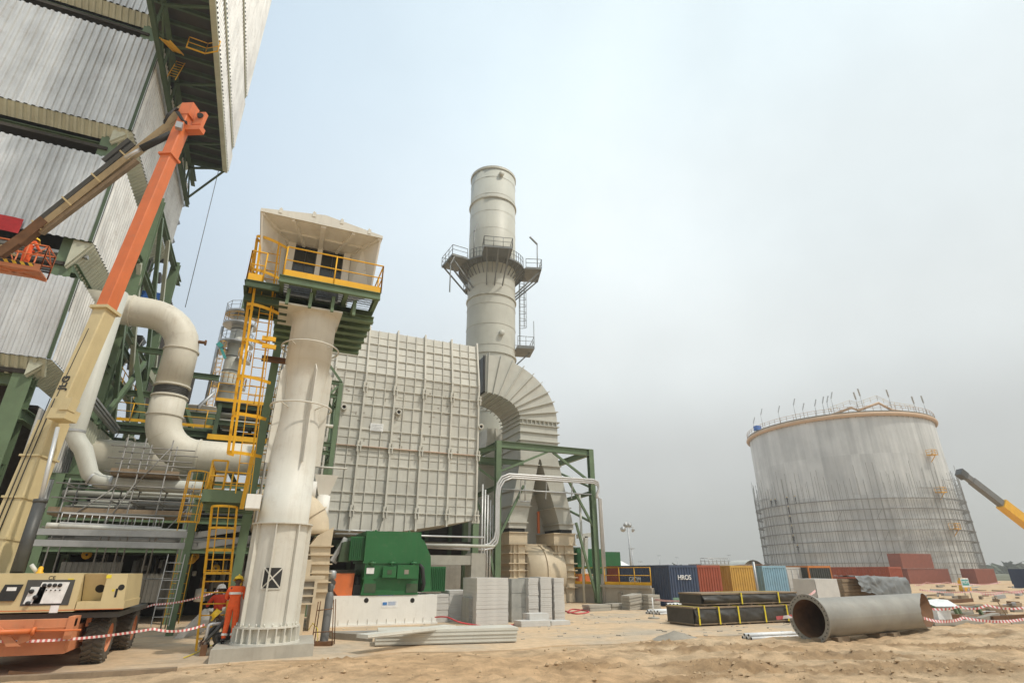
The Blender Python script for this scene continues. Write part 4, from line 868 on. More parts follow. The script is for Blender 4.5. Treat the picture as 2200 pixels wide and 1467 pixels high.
# engine hood with slanted recess
a, b = q(161, 1309), q(265, 1305); t1, t2 = q(161, 1232), q(275, 1233)
yb = YC + 2.2; rA, rB, rC = q(232, 1233), q(216, 1291), q(146, 1291)
mb = MB()
mb.prism([(a.x, YC, a.z), (b.x, YC, a.z), (b.x, YC, rB.z), (a.x, YC, rB.z)], (0, 2.2, 0))
mb.prism([(rB.x, YC, rB.z), (b.x + (t2.x - b.x)*.3, YC, rB.z), (t2.x, YC, t1.z), (rA.x, YC, t1.z)], (0, 2.2, 0))
mb.prism([(a.x, YC + .42, rB.z), (a.x, YC + .06, t1.z), (a.x, YC + 2.2, t1.z), (a.x, YC + 2.2, rB.z)], (rA.x - a.x + .02, 0, 0)); hd = mb.build('engine_hood', M['liftcream'], bl)
h_ = q(201, 1276); mb = MB(); mb.lathe([(.001, 0), (.105, 0), (.115, -.004)], (h_.x + .06, YC + .255, h_.z + .125), 28, ax=(0, -1, -.55)); mb.lathe([(.001, 0), (.07, 0)], (q(261, 1261).x, YC - .006, q(261, 1261).z), 20, ax=(0, -1, 0)); k_ = q(250, 1273); mb.box((k_.x - .03, YC - .006, k_.z - .1), (k_.x + .02, YC - .002, k_.z + .1)); mb.build('intake_hole', M['dark'], hd)
mb = MB(); e0 = q(234, 1237); mb.box((e0.x - .05, YC - .006, e0.z - .05), (e0.x + .06, YC - .002, e0.z + .03)); e0 = q(243, 1267); mb.box((e0.x - .02, YC - .006, e0.z - .03), (e0.x + .03, YC - .002, e0.z + .02)); mb.build('warning_label', M['strap'], hd)
mb = MB(); mb.box((a.x - 2.8, YC - .006, zb0 + .03), (b.x, YC - .002, zb0 + .045)); mb.build('pinstripe', M['orange'], bl)
p_ = q(76, 1226); mb = MB(); mb.lathe([(.08, 0), (.08, .03), (.055, .04), (.055, .12), (.03, .16), (.001, .165)], (p_.x, YC + .35, zt0_), 16); mb.build('beacon', M['yellow'], bl)
mb = MB(); mb.tube((q(55, 1212).x, YC + .4, q(55, 1212).z), (q(70, 1227).x, YC + .4, zt0_), .045, 10); mb.build('exhaust', M['ivory'], bl)
# main boom: three nested box sections
B0, B1 = PY(-40, 1290, 20.9), PY(403, 245, 22.2)
C1 = PY(112, 918, 20.9 + 1.3*.36); C2 = PY(227, 668, 20.9 + 1.3*.6)
up_ = (-.478, -.878, 0)
def rect_beam(mb, p, q_, w0, h0, w1, h1):
    p, q_, d, xx_, zz_ = mb.frame(p, q_, up_)
    ch = .12
    def ring(c, w, h): return [c + xx_*sx*w/2*fx + zz_*sz*h/2*fz for sx, sz, fx, fz in ((-1,-1,1,1-ch),(-1,-1,1-ch,1),(1,-1,1-ch,1),(1,-1,1,1-ch),(1,1,1,1-ch),(1,1,1-ch,1),(-1,1,1-ch,1),(-1,1,1,1-ch))]
    r1, r2 = ring(p, w0, h0), ring(q_, w1, h1)
    mb.add(r1 + r2, [tuple(range(8))[::-1], tuple(range(8, 16))] + [(i, (i+1) % 8, 8 + (i+1) % 8, 8 + i) for i in range(8)])
mb = MB(); rect_beam(mb, B0, C1 + (C1 - B0)*.03, 1.0*.66, 1.06*.66, .6, .64); mb.build('boom_base_section', M['liftcream'], bl)
mb = MB(); rect_beam(mb, C1 - (C1 - B0)*.2, C2, .52, .54, .5, .52)
d_ = (C2 - C1).normalized(); mb.bar(C2 - d_*.05, C2 + d_*.06, 
    .66, .7, up_); sl_ = mb.build('boom_outer_section', M['liftcream'], bl)
mb = MB(); pA, pB = C1 + (C2 - C1)*.22, C1 + (C2 - C1)*.80
_, _, d_, xx_, zz_ = mb.frame(C1, C2, up_)
mb.bar(pA + zz_*.272 - xx_*.05, pB + zz_*.262 - xx_*.05, .02, .02, up_); mb.build('slot', M['dksteel'], sl_)
mb = MB()
for i in range(6): p = C1 + (C2 - C1)*(.08 + i*.075) + xx_*.262; mb.tube(p, p + xx_*.01, .03, 8)
mb.build('bolt_hole', M['dksteel'], sl_)
lt = text('JLG', .34, M['ink'], sl_, (0, 0, 0), (0, 0, 0), bold=.01); lm = Matrix((d_, zz_.cross(d_), zz_)).transposed(); lt.rotation_euler = lm.to_euler(); lt.location = C1 + (C2 - C1)*.33 + zz_*.275 - OFF[sl_.name]
mb = MB()
for e_ in (-.1, .06): mb.path([B0 + (C1 - B0)*.3 + zz_*.36 + xx_*e_, B0 + (C1 - B0)*.7 + zz_*.37 + xx_*e_, C1 + zz_*.36 + xx_*e_, C1 + (C2 - C1)*.2 + zz_*.31 + xx_*(e_ - .1)], .016, 6)
mb.build('boom_hose', M['black'], bl)
for f_ in (.32, .55, .8): c = B0 + (C1 - B0)*f_; solo('stiffener_band', M['liftcream'], bl, 'bar', c - d_*.03, c + d_*.03, .7, .73, up_)
mb = MB(); p = PY(152, 873, 20.6); mb.obox(p + V((0, -.15, 0)), xx_*.15, d_*.2, zz_*.15); mb.obox(p - d_*.3 - xx_*.1, xx_*.3, d_*.17, zz_*.24); mb.build('hose_guard', M['liftcream'], bl)
mb = MB(); rect_beam(mb, C2 - d_*.4, B1 - (B1 - C2)*.1, .46, .48, .44, .46); mb.build('boom_inner_section', M['orange'], bl)
mb = MB(); c = C2 + (B1 - C2)*.74; mb.bar(c - d_*.05, c + d_*.05, .58, .6, up_); rect_beam(mb, c, B1 + d_*.2, .42, .44, .42, .42)
mb.obox(B1 + d_*.1, xx_*.27, d_*.36, zz_*.22)
hb = PY(430, 258, 22); mb.obox(hb, xx_*.2, d_*.38, zz_*.1); mb.obox(PY(418, 280, 22), xx_*.36, d_*.13, zz_*.16)
mb.build('boom_head', M['orange'], bl)
mb = MB(); p = PY(431, 254, 22); mb.tube(p + V((.0, -.2, 0)), p + V((.0, .2, 0)), .12, 16); mb.build('pivot_hole', M['dark'], bl)
mb = MB(); mb.obox(PY(385, 271, 21.7), (.12, 0, 0), (0, .1, 0), (0, 0, .15)); mb.build('work_light', M['steel'], bl)
# lift ram
mb = MB(); mb.tube(PY(124, 918, 20.4), PY(84, 1085, 20), .055, 12); mb.build('ram_rod', M['alum'], bl)
mb = MB(); mb.tube(PY(87, 1075, 20), PY(36, 1230, 19.6), .15, 16); mb.tube(PY(88, 1072, 20), PY(86, 1080, 20), .17, 16); mb.build('ram_barrel', M['dksteel'], bl)
# jib
J0, J1 = PY(398, 236, 22.4), PY(52, 512, 25.6)
jd = (J1 - J0).normalized()
jn = V((0, -1, 0)); jx = jd.cross(jn).normalized(); jup = V((jx.x, jx.y, jx.z)) if jx.z > 0 else -jx
mb = MB(); mb.bar(J0 + jd*.1 - jup*.12, J0 + jd*((J1 - J0).length - .9) - jup*.1, .3, .26, jup); mb.bar(J0 - jd*.15, J0 + jd*.9, .34, .4, jup); mb.build('jib_beam', M['jib'], bl)
mb = MB(); mb.bar(J0 + jd*3.0 - jup*.42, J0 + jd*(J1 - J0).length*.93 - jup*.28, .24, .14, jup); mb.build('jib_lower_beam', M['timber'], bl)
mb = MB(); LJ = (J1 - J0).length
mb.bar(J0 + jd*2.6 + jup*.17, J0 + jd*LJ*.92 + jup*.14, .26, .18, jup); mb.bar(J0 + jd*2.6 + jup*.42, J0 + jd*4.0 + jup*.4, .3, .16, jup)
mb.build('cable_carrier', M['dksteel'], bl)
mb = MB()
for i in range(7): c = J0 + jd*(3.2 + i*1.5); mb.bar(c + jup*.27, c - jup*.25, .36, .06, jd)
mb.build('carrier_bracket', M['liftcream'], bl)
mb = MB(); mb.tube(PY(368, 288, 22.2), PY(303, 320, 22.5), .14, 14); mb.build('jib_ram', M['black'], bl); mb = MB(); mb.tube(PY(303, 320, 22.5), PY(268, 340, 22.7), .07, 12); mb.build('jib_ram_rod', M['alum'], bl)
mb = MB()
for k in range(3): mb.path([PY(395 - 3*k, 240, 23), PY(378 - 3*k, 232 + 3*k, 21.9), PY(360, 246 + 3*k, 21.9), PY(352, 262 + 2*k, 22.1)], .035, 6); mb.path([PY(378 + 3*k, 240, 21.9), PY(390 + 2*k, 258, 21.9), PY(402, 262 + 3*k, 21.9)], .03, 6)
mb.build('hydraulic_hose', M['black'], bl)
mb = MB(); mb.bar(J1 - jd*1.1, J1 + V((-.1, 0, -.25)), .36, .38, jup); mb.bar(J1 - jd*.4, J1 + V((-.6, .1, -.9)), .3, .34, jup); mb.build('basket_mount', M['rust'], bl)
# basket
K = PY(40, 571, 26.2); bx0, bx1, by0, by1, bz = K.x - 1.25, K.x + .72, 26.2, 27.15, K.z
mb = MB(); mb.box((bx0, by0, bz - .06), (bx1, by1, bz + .0)); mb.bar((bx0, by0, bz - .08), (bx1, by1, bz - .08), .1, .08); mb.bar((bx0, by1, bz - .08), (bx1, by0, bz - .08), .1, .08); mb.box((bx0, by0 - .03, bz - .1), (bx1, by0, bz + .22)); mb.build('basket_floor', M['dusty_orange'], bl)
mb = MB(); mb.box((bx0 + .5, by0 - .045, bz + .06), (bx1 - .25, by0 - .034, bz + .2)); mb.build('hazard_board', M['hazard'], bl)
mb = MB(); pts = [(bx0, by0, bz), (bx1, by0, bz), (bx1, by1, bz), (bx0, by1, bz)]
rail(mb, pts, 1.12, .75, .032, 0, True); mb.tube((bx1 - .5, by0, bz + .5), (bx1, by0, bz + 1.1), .025, 6); mb.tube((bx1, by0, bz + 1.1), (bx1, by1, bz + .55), .025, 6); mb.tube((bx0 + .8, by0, bz + .6), (bx0 + 1.1, by0, bz), .025, 6); mb.build('basket_rail', M['orange'], bl)

# ================================================================== people
BASEJ = dict(pelvis=(0,.0,.96), spine=(0,.01,1.12), chest=(0,.0,1.33), neck=(0,-.01,1.49), head=(0,-.03,1.60), crown=(0,-.02,1.69),
             sh=(.18,0,1.41), el=(.27,.03,1.13), wr=(.27,-.06,.89), hip=(.095,0,.9), kn=(.11,-.03,.5), an=(.12,.03,.1), toe=(.14,-.14,.04))
def skin_mesh(name, pts, edges, radii, mat, parent=None, sub=1):
    me = bpy.data.meshes.new(name); me.from_pydata([tuple(p) for p in pts], edges, []); o = bpy.data.objects.new(name, me); COL.objects.link(o)
    md = o.modifiers.new('skin', 'SKIN'); md.use_smooth_shade = True; md.branch_smoothing = .3
    if not me.skin_vertices: me.skin_vertices.new()
    for i, r_ in enumerate(radii):
        me.skin_vertices[0].data[i].radius = r_ if isinstance(r_, tuple) else (r_, r_)
    me.skin_vertices[0].data[0].use_root = True
    if sub: s2 = o.modifiers.new('sub', 'SUBSURF'); s2.levels = sub; s2.render_levels = sub
    me.materials.append(mat)
    if parent is not None: o.parent = parent
    OFF[o.name] = V((0, 0, 0)); return o
def person(label, loc, rz, pose=None, suit='cov', hat='hat', vest=None, trousers=None, group=None, bands=True, scale=1.0):
    J = {}
    for k, v in BASEJ.items():
        if k in ('sh', 'el', 'wr', 'hip', 'kn', 'an', 'toe'): J[k + '_l'] = V(v); J[k + '_r'] = V((-v[0], v[1], v[2]))
        else: J[k] = V(v)
    for k, v in (pose or {}).items(): J[k] = V(v)
    pts, ed, ra = [], [], []
    def add(p, r_, par=None): pts.append(p); ra.append(r_); i = len(pts) - 1; (ed.append((par, i)) if par is not None else None); return i
    pe = add(J['pelvis'], (.13, .1)); sp_ = add(J['spine'], (.12, .09), pe); ch = add(J['chest'], (.14, .1), sp_); ne = add(J['neck'], .055, ch)
    jaw = add(J['neck'].lerp(J['head'], .55) + V((0, -.02, 0)), (.062, .068), ne); he = add(J['head'], (.076, .09), jaw); add(J['crown'], (.07, .08), he)
    fwd = (J['head'] - J['neck']).cross(V((1, 0, 0))).normalized()
    fwd = -fwd if fwd.y > 0 else fwd
    nb = add(J['head'] + fwd*.085 - V((0, 0, .015)), .014, he); add(J['head'] + fwd*.112 - V((0, 0, .03)), .012, nb)      # nose
    for sx_ in (-1, 1): e1 = add(J['head'] + V((sx_*.082, .01, -.01)), .014, he); add(J['head'] + V((sx_*.098, .02, 0)), .016, e1)   # ears
    for s_ in ('_l', '_r'):
        sh = add(J['sh' + s_], .055, ch); el_ = add(J['el' + s_], .042, sh); wr = add(J['wr' + s_], .028, el_)
        d = (J['wr' + s_] - J['el' + s_]).normalized(); sd_ = d.cross(V((0, 1, 0)));  sd_ = sd_.normalized() if sd_.length > .1 else V((1, 0, 0)); nn = sd_.cross(d)
        pm = add(J['wr' + s_] + d*.07, (.036, .02), wr)
        for k, (off, l_) in enumerate(((-.03, .07), (-.01, .082), (.011, .077), (.03, .06))):
            b_ = J['wr' + s_] + d*.1 + nn*off; f1 = add(b_, .0095, pm); f2 = add(b_ + d*l_*.5 + sd_*.008, .0088, f1); add(b_ + d*l_*.95 + sd_*.03, .0075, f2)
        t1_ = add(J['wr' + s_] + d*.05 - nn*.045, .011, pm); add(J['wr' + s_] + d*.095 - nn*.062 + sd_*.01, .0095, t1_)
        hi = add(J['hip' + s_], .085, pe); kn = add(J['kn' + s_], .058, hi); an = add(J['an' + s_], .038, kn); add(J['toe' + s_], .036, an)
    body = skin_mesh('person', pts, ed, ra, M['skin'])
    body.location = loc; body.rotation_euler = (0, 0, rz); body.scale = (scale,)*3; tag(body, label, 'person', group)
    # clothing follows the same skeleton
    def cloth(name, segs, mat):
        idx, p2, r2, e2 = {}, [], [], []
        for a_, ra_, b_, rb_ in segs:
            for k, r_ in ((a_, ra_), (b_, rb_)):
                if k not in idx: idx[k] = len(p2); p2.append(J[k] if k in J else eval_pt(k)); r2.append(r_)
            e2.append((idx[a_], idx[b_]))
        return skin_mesh(name, p2, e2, r2, M[mat], body)
    def eval_pt(k):
        a_, b_, t_ = k.split(':'); return J[a_].lerp(J[b_], float(t_))
    up_s = [('pelvis', (.155, .125), 'spine', (.15, .12)), ('spine', (.15, .12), 'chest', (.17, .125)), ('chest', (.17, .125), 'chest:neck:.8', (.09, .08))]
    for s_ in ('_l', '_r'): up_s += [('chest', (.17, .125), 'sh' + s_, .078), ('sh' + s_, .078, 'el' + s_, .06), ('el' + s_, .06, 'wr' + s_, .046)]
    lo_s = []
    for s_ in ('_l', '_r'): lo_s += [('pelvis', (.155, .125), 'hip' + s_, .112), ('hip' + s_, .112, 'kn' + s_, .082), ('kn' + s_, .082, 'an' + s_, .066)]
    if trousers: cloth('jacket', up_s, vest or suit); cloth('trousers', lo_s, trousers)
    else: cloth('coverall', up_s + lo_s, suit)
    mb = MB()
    for s_ in ('_l', '_r'):
        a_, t_ = J['an' + s_], J['toe' + s_]; d = V((t_.x - a_.x, t_.y - a_.y, 0)); d = d.normalized() if d.length > .02 else V((0, -1, 0)); sd_ = V((-d.y, d.x, 0))
        hz_ = min(a_.z, t_.z + .06) - .04
        rows = []
        for f_, w_, h_ in ((-.09, .035, .1), (-.06, .048, .15), (0, .05, .15), (.06, .048, .1), (.13, .052, .075), (.18, .045, .06), (.205, .02, .03)):
            c = V((a_.x, a_.y, 0)) + d*f_; rows.append([c + sd_*(w_*math.cos(q_)) + V((0, 0, (t_.z - .04) + max(0.0, h_*.5 + h_*.5*math.sin(q_)))) for q_ in [2*PI*i/10 for i in range(11)]])
        mb.sheet(rows)
    mb.build('boot', M['black'], body, local=True)
    # helmet with brim
    mb = MB(); hc = J['crown'] - V((0, 0, .045)); hax = (J['crown'] - J['neck']).normalized()
    mb.lathe([(.155, -.012), (.128, 0), (.122, .04), (.098, .085), (.055, .112), (.001, .122)], hc + hax*.0, 20, ax=hax); mb.obox(hc + fwd*.14 - hax*.006, V((.085, 0, 0)), fwd*.055, hax*.006); mb.bar(hc + fwd*.1 + hax*.09, hc - fwd*.1 + hax*.09, .03, .05, hax)
    mb.build('helmet', M[hat], body, local=True)
    if bands:
        mb = MB()
        for s_ in ('_l', '_r'):
            for a_, b_, t_, r_ in (('kn', 'an', .68, .082), ('el', 'wr', .4, .066)):
                p_, q_ = J[a_ + s_], J[b_ + s_]; d = (q_ - p_).normalized(); mb.lathe([(r_, -.028), (r_ + .004, 0), (r_*.97, .028)], p_.lerp(q_, t_), 14, ax=d)
        c = J['spine'].lerp(J['chest'], .75); ax_s = (J['chest'] - J['spine']).normalized(); rows = []
        for h_ in (-.03, .03): rows.append([c + ax_s*h_ + V((.185*math.cos(2*PI*k/24), .142*math.sin(2*PI*k/24), 0)) for k in range(25)])
        mb.sheet(rows); mb.build('reflective_band', M['refl'], body, local=True)
    return body
# the three at the pedestal
pA = PZ(486, 1382, .34)
person('person in orange coveralls and a yellow helmet standing with back turned beside the pedestal', (pA.x + .02, pA.y - .02, .34), R(172),
       dict(el_l=(.25,-.09,1.15), wr_l=(.12,-.27,1.13), el_r=(-.25,-.08,1.15), wr_r=(-.12,-.26,1.10), head=(0,-.06,1.58), crown=(0,-.06,1.67), kn_l=(.10,-.03,.5), kn_r=(-.1,-.05,.5)), scale=1.0)
pB = PY(478, 1262, 20.9)
person('person in a red jacket, grey trousers and a white helmet working behind the yellow ladder', (pB.x - .02, 20.9, .06), R(205),
       dict(el_l=(.28,-.1,1.17), wr_l=(.2,-.33,1.14), el_r=(-.28,-.12,1.15), wr_r=(-.16,-.35,1.1)), hat='sign', vest='redjk', trousers='conc_dk', bands=False)
pC = PZ(462, 1405, .03)
person('person in dark clothes and a yellow helmet crouching beside the concrete foundation', (pC.x + .06, pC.y + .05, .03), R(-75),
       dict(pelvis=(0,.2,.46), spine=(0,.14,.63), chest=(0,-.0,.82), neck=(0,-.1,.93), head=(0,-.18,.99), crown=(0,-.22,1.06), sh_l=(.18,-.02,.86), sh_r=(-.18,-.02,.86), el_l=(.24,-.2,.62), el_r=(-.24,-.2,.62), wr_l=(.14,-.42,.36), wr_r=(-.12,-.42,.38),
            hip_l=(.1,.18,.42), hip_r=(-.1,.18,.42), kn_l=(.17,-.2,.5), kn_r=(-.17,-.18,.48), an_l=(.14,.06,.1), an_r=(-.14,.08,.1), toe_l=(.15,-.1,.04), toe_r=(-.15,-.08,.04)), suit='dksteel', bands=False)
pD = PY(66, 545, 26.7)
person('person in orange coveralls and a yellow helmet inside the raised work basket', (pD.x - .1, 26.65, bz + .0), R(150),
       dict(chest=(0,-.06,1.3), neck=(0,-.12,1.45), head=(0,-.17,1.54), crown=(0,-.17,1.63), el_l=(.26,-.2,1.18), wr_l=(.2,-.42,1.2), el_r=(-.28,-.16,1.12), wr_r=(-.2,-.38,1.12)))
# ================================================================== big ribbed casing
bx = thing('ribbed_casing', 'huge pale grey ribbed panel casing raised on green legs in front of the chimney', 'boiler casing', (6, 38, 0))
FY = 35.0; XR = PY(1027, 900, 35.0).x + .03; XL = PY(600, 790, 35.0).x
zc_ = PY(1024, 831, FY).z; ztp = PY(1022, 745, 35.6).z; TY_ = 35.6
zbr, zbl = PY(1028, 1117, FY).z, PY(862, 1143, FY).z + .05
XB = PY(862, 1143, FY).x
mb = MB()
fr_ = [(XL, FY, zbl), (XB, FY, zbl), (XR, FY, zbr), (XR, FY, zc_), (XR, TY_, ztp), (XL, TY_, ztp), (XL, FY, zc_)]
mb.quad((XL, FY, zbl), (XB, FY, zbl), (XB, FY, zc_), (XL, FY, zc_)); mb.quad((XB, FY, zbl), (XR, FY, zbr), (XR, FY, zc_), (XB, FY, zc_)); mb.quad((XL, FY, zc_), (XR, FY, zc_), (XR, TY_, ztp), (XL, TY_, ztp))
mb.quad((XL, TY_, ztp), (XR, TY_, ztp), (XR, 44, ztp), (XL, 44, ztp)); mb.add([(XR, FY, zbr), (XR, 44, zbr), (XR, 44, ztp), (XR, TY_, ztp), (XR, FY, zc_)], [(0, 1, 2, 3, 4)])
mb.quad((XL, FY, zbl), (XL, 44, zbl), (XB, 44, zbl), (XB, FY, zbl)); mb.quad((XB, FY, zbl), (XB, 44, zbl), (XR, 44, zbr), (XR, FY, zbr)); mb.quad((XL, 44, zbl), (XL, 44, ztp), (XR, 44, ztp), (XR, 44, zbr)); mb.quad((XL, 44, zbl), (XL, FY, zbl), (XL, FY, zc_), (XL, TY_, ztp))
mb.build('panel', M['boxgrey'], bx)
def yz(zv): return FY if zv <= zc_ else FY + (TY_ - FY) * (zv - zc_) / (ztp - zc_)
def zbot(X): return zbl if X < XB else zbl + (zbr - zbl) * (X - XB) / (XR - XB)
majX = [X for X in (XR - .06 - 1.975 * k for k in range(9)) if X > XL]
majV = [862, 895, 945, 980, 1016, 1071, 1108]
majZ = [PY(1026, v_, FY).z for v_ in majV]
nU = 6
upZ = [zc_ + (ztp - zc_) * k / nU for k in range(nU + 1)]
allZ = sorted(set(majZ + upZ + [zc_]))
for X in majX:
    mb = MB()
    for za, zb_ in ((zbot(X) - .12, zc_), (zc_, ztp + .25)):
        ya, yb = yz(za), yz(min(zb_, ztp)) + (.25 * .42 if zb_ > ztp else 0)
        mb.bar((X, ya - .1, za), (X, yb - .1, zb_), .11, .2, (0, -1, 0))
    mb.bar((X, TY_ + .0, ztp + .12), (X, TY_ + .5, ztp + .16), .1, .14); mb.build('main_rib', M['boxrib'], bx)
mb = MB()
for zv in sorted(majZ + upZ[0:1] + upZ[2:6:2]): mb.bar((XL, yz(zv) - .04, zv), (XR, yz(zv) - .04, zv), .08, .05)
mb.build('cross_rib', M['boxrib'], bx)
mb = MB(); zs = [zbl + .45] + allZ
for za, zb_ in zip(zs[:-1], zs[1:]):
    n = 2 if zb_ - za > .95 else 1
    if zb_ - za > 1.9: n = 3
    for k in range(1, n): zv = za + (zb_ - za) * k / n; mb.bar((XL, yz(zv) - .018, zv), (XR, yz(zv) - .018, zv), .036, .028)
for zv in upZ[1:6:2]: mb.bar((XL, yz(zv) - .02, zv), (XR, yz(zv) - .02, zv), .04, .03)
for X in majX:
    for d in (.66, 1.32):
        if X - d > XL: mb.bar((X - d, FY - .045, zbot(X - d) + .02), (X - d, FY - .045, zc_), .035, .09, (0, -1, 0)); mb.bar((X - d, FY - .045, zc_), (X - d, TY_ - .045, ztp), .035, .09, (0, -1, 0))
mb.build('light_rib', M['boxrib'], bx)
z980 = majZ[3]; mb = MB(); mb.tube((XL, FY - .16, z980), (XR, FY - .16, z980), .04, 8); mb.build('drain_pipe', paint('pinkish_pipe', (.5,.36,.27), .6), bx)
for X in majX:
    for zv in (majZ[0], majZ[3], majZ[6]):
        mb = MB(); mb.box((X - .13, FY - .3, zv - .35), (X - .07, FY - .1, zv + .32)); mb.box((X + .07, FY - .3, zv - .35), (X + .13, FY - .1, zv + .32)); mb.tube((X - .2, FY - .26, zv), (X + .2, FY - .26, zv), .045, 8); mb.build('clip', M['boxrib'], bx)
for u_, v_ in ((855, 887), (738, 876), (1031, 918)):
    p = PY(u_, v_, FY); mb = MB(); mb.lathe([(.1, 0), (.19, 0), (.19, .3), (.12, .3), (.1, .1), (.001, .08)], (p.x, FY, p.z), 18, ax=(0, -1, 0)); pt_ = mb.build('inspection_port', M['boxrib'], bx)
    mb = MB(); mb.disc((p.x, FY - .2, p.z), .11, (0, -1, 0), 16); mb.build('port_bore', M['dark'], pt_)
a, b = PY(796, 909, FY), PY(822, 928, FY); mb = MB(); mb.box((a.x, FY - .1, b.z), (b.x, FY - .07, a.z)); nb_ = mb.build('notice_board', M['sign'], bx)
mb = MB()
for k in range(5): zv = a.z - .1 - k*(a.z - b.z)*.18; mb.box((a.x + .06, FY - .105, zv - .015), (b.x - .06 - .1*(k % 2), FY - .101, zv + .015))
mb.build('notice_lines', M['steel'], nb_)
rn = random.Random(11); mb = MB()         # weld and primer marks left on the panels
for k in range(46):
    X = rn.uniform(3, 12.5); zv = PY(900, rn.uniform(830, 968), FY).z; w_, h_ = rn.choice(((.06, .2), (.12, .08), (.3, .03), (.05, .12), (.16, .05))); mb.box((X, FY - .012, zv), (X + w_, FY - .004, zv + h_))
mb.build('weld_mark', M['conc_dk'], bx)
for X, v_ in ((majX[0], 0), (majX[3], 0), (majX[6], 0)):
    zt_ = zbot(X); mb = MB(); mb.prism([(X - .12, FY - .2, zt_ + .55), (X + .12, FY - .2, zt_ + .55), (X + .26, FY - .2, zt_ - .2), (X - .26, FY - .2, zt_ - .2)], (0, .3, 0)); mb.build('leg_cap', M['boxrib'], bx)
    mb = MB(); mb.ibeam((X, FY, 0), (X, FY, zt_ - .22), .4, .4, .04, (0, 1, 0)); mb.build('leg', M['green'], bx)
for X in (XL + 1, 3, 7, 11): solo('rear_leg', M['dkgreen'], bx, 'ibeam', (X, 43, 0), (X, 43, zbl), .4, .4, .04, (0, 1, 0))
solo('rear_beam', M['dkgreen'], bx, 'ibeam', (XL, 43, zbl - .4), (XR, 43, zbl - .4), .3, .4, .03)
for a, b, r_, mt_ in (((900, 1170), (1062, 1172), .09, 'stackgrey'), ((720, 1146), (1040, 1151), .05, 'alum'), ((716, 1138), (800, 1140), .04, 'alum')):
    p, q_ = PY(*a, 33.5), PY(*b, 33.5); q_.z = p.z; mb = MB(); mb.tube(p, q_, r_, 10); tag(mb.build('low_pipe', M[mt_], None), {.09: 'thick grey pipe running low below the ribbed casing', .05: 'slim bright pipe just under the foot of the ribbed casing', .04: 'short thin pipe left of the green motor top'}[r_], 'pipe')
mb = MB(); mb.box((1.5, 46.5, 0), (16, 46.8, 9.5)); mb.box((1.5, 44.2, 4.2), (16, 46.5, 4.35)); rw = tag(mb.build('rear_backdrop', M['inner'], None), 'dark backdrop wall added far back under the ribbed casing', 'wall')  # dark backdrop added to close the bright gap under the casing
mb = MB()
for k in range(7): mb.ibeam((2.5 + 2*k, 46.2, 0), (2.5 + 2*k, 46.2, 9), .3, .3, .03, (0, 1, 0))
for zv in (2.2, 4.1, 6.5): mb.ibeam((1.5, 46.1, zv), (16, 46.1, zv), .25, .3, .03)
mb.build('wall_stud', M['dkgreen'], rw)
# green bracket tower between pedestal and casing
bt = thing('bracket_tower', 'green braced bracket tower between the pedestal and the ribbed casing', 'steel tower', (3, 30.5, 0))
BYY = 30.5; xt = PY(732, 830, BYY).x; z1_, z2_, z3_, z4_ = PY(735, 824, BYY).z, PY(730, 852, BYY).z, PY(712, 955, BYY).z, PY(708, 973, BYY).z
for X, Y in ((xt, BYY), (xt - 2.6, BYY), (xt, 33), (xt - 2.6, 33)): solo('post', M['green'], bt, 'ibeam', (X, Y, 0), (X, Y, z1_), .24, .22, .03, (0, 1, 0))
mb = MB()
for zv in (z1_, z2_, z3_, z4_):
    mb.ibeam((xt - 2.7, BYY, zv), (xt, BYY, zv), .16, .22, .02); mb.ibeam((xt, BYY, zv), (xt, 33, zv), .16, .22, .02)
for a, b in (((xt, BYY, z1_), (xt - 1.9, BYY, z3_ + 1)), ((xt, BYY, z1_ + .1), (xt - 2.4, 31, z1_ + 3.2)), ((xt - .2, BYY, z4_), (xt, 33, z1_ - .5)), ((xt - 1.2, BYY, z1_), (xt, 32.8, z2_ - .4)), ((xt, BYY, z3_ - .1), (xt, 33, z1_))): mb.bar(a, b, .12, .12)
mb.build('brace', M['green'], bt)
mb = MB(); p = PY(705, 915, 30.2); mb.tube((p.x - .9, 30.2, p.z), (p.x + .25, 30.2, p.z), .1, 10); p = PY(690, 1003, 30); mb.tube((p.x - .5, 30, p.z), (p.x + 1.3, 30, p.z), .05, 8); mb.build('pipe', M['boxrib'], bt)
# white funnel and tan air duct beside the pedestal
fn = MB(); Yf = 26.0; t0_, t1_, b0_, b1_ = PY(676, 1018, Yf), PY(727, 1021, Yf), PY(686, 1062, Yf), PY(709, 1062, Yf)
wz = t1_.x - t0_.x
fn.add([(t0_.x, Yf, t0_.z), (t1_.x, Yf, t0_.z), (t1_.x, Yf + wz, t0_.z), (t0_.x, Yf + wz, t0_.z), (b0_.x, Yf + .3, b0_.z), (b1_.x, Yf + .3, b0_.z), (b1_.x, Yf + wz - .3, b0_.z), (b0_.x, Yf + wz - .3, b0_.z)], [(0, 1, 5, 4), (1, 2, 6, 5), (2, 3, 7, 6), (3, 0, 4, 7)])
fn.tube((((b0_.x + b1_.x)/2), Yf + wz/2, b0_.z + .02), ((b0_.x + b1_.x)/2, Yf + wz/2, 4.2), .3, 16); fn.tube((t0_.x - .75, Yf + .3, t0_.z - .7), (t0_.x + .15, Yf + .3, t0_.z - .7), .45, 20)
tag(fn.build('funnel', M['white'], None), 'white square funnel standing above the tan elbow duct', 'funnel')
ad = thing('air_duct', 'tan mitred elbow duct dropping beside the pedestal foot', 'duct', (2.1, 25.8, 0))
EY = 25.9; xr_ = PY(712, 1120, EY - .5).x; zt_e = PY(668, 1056, EY).z; er = .86
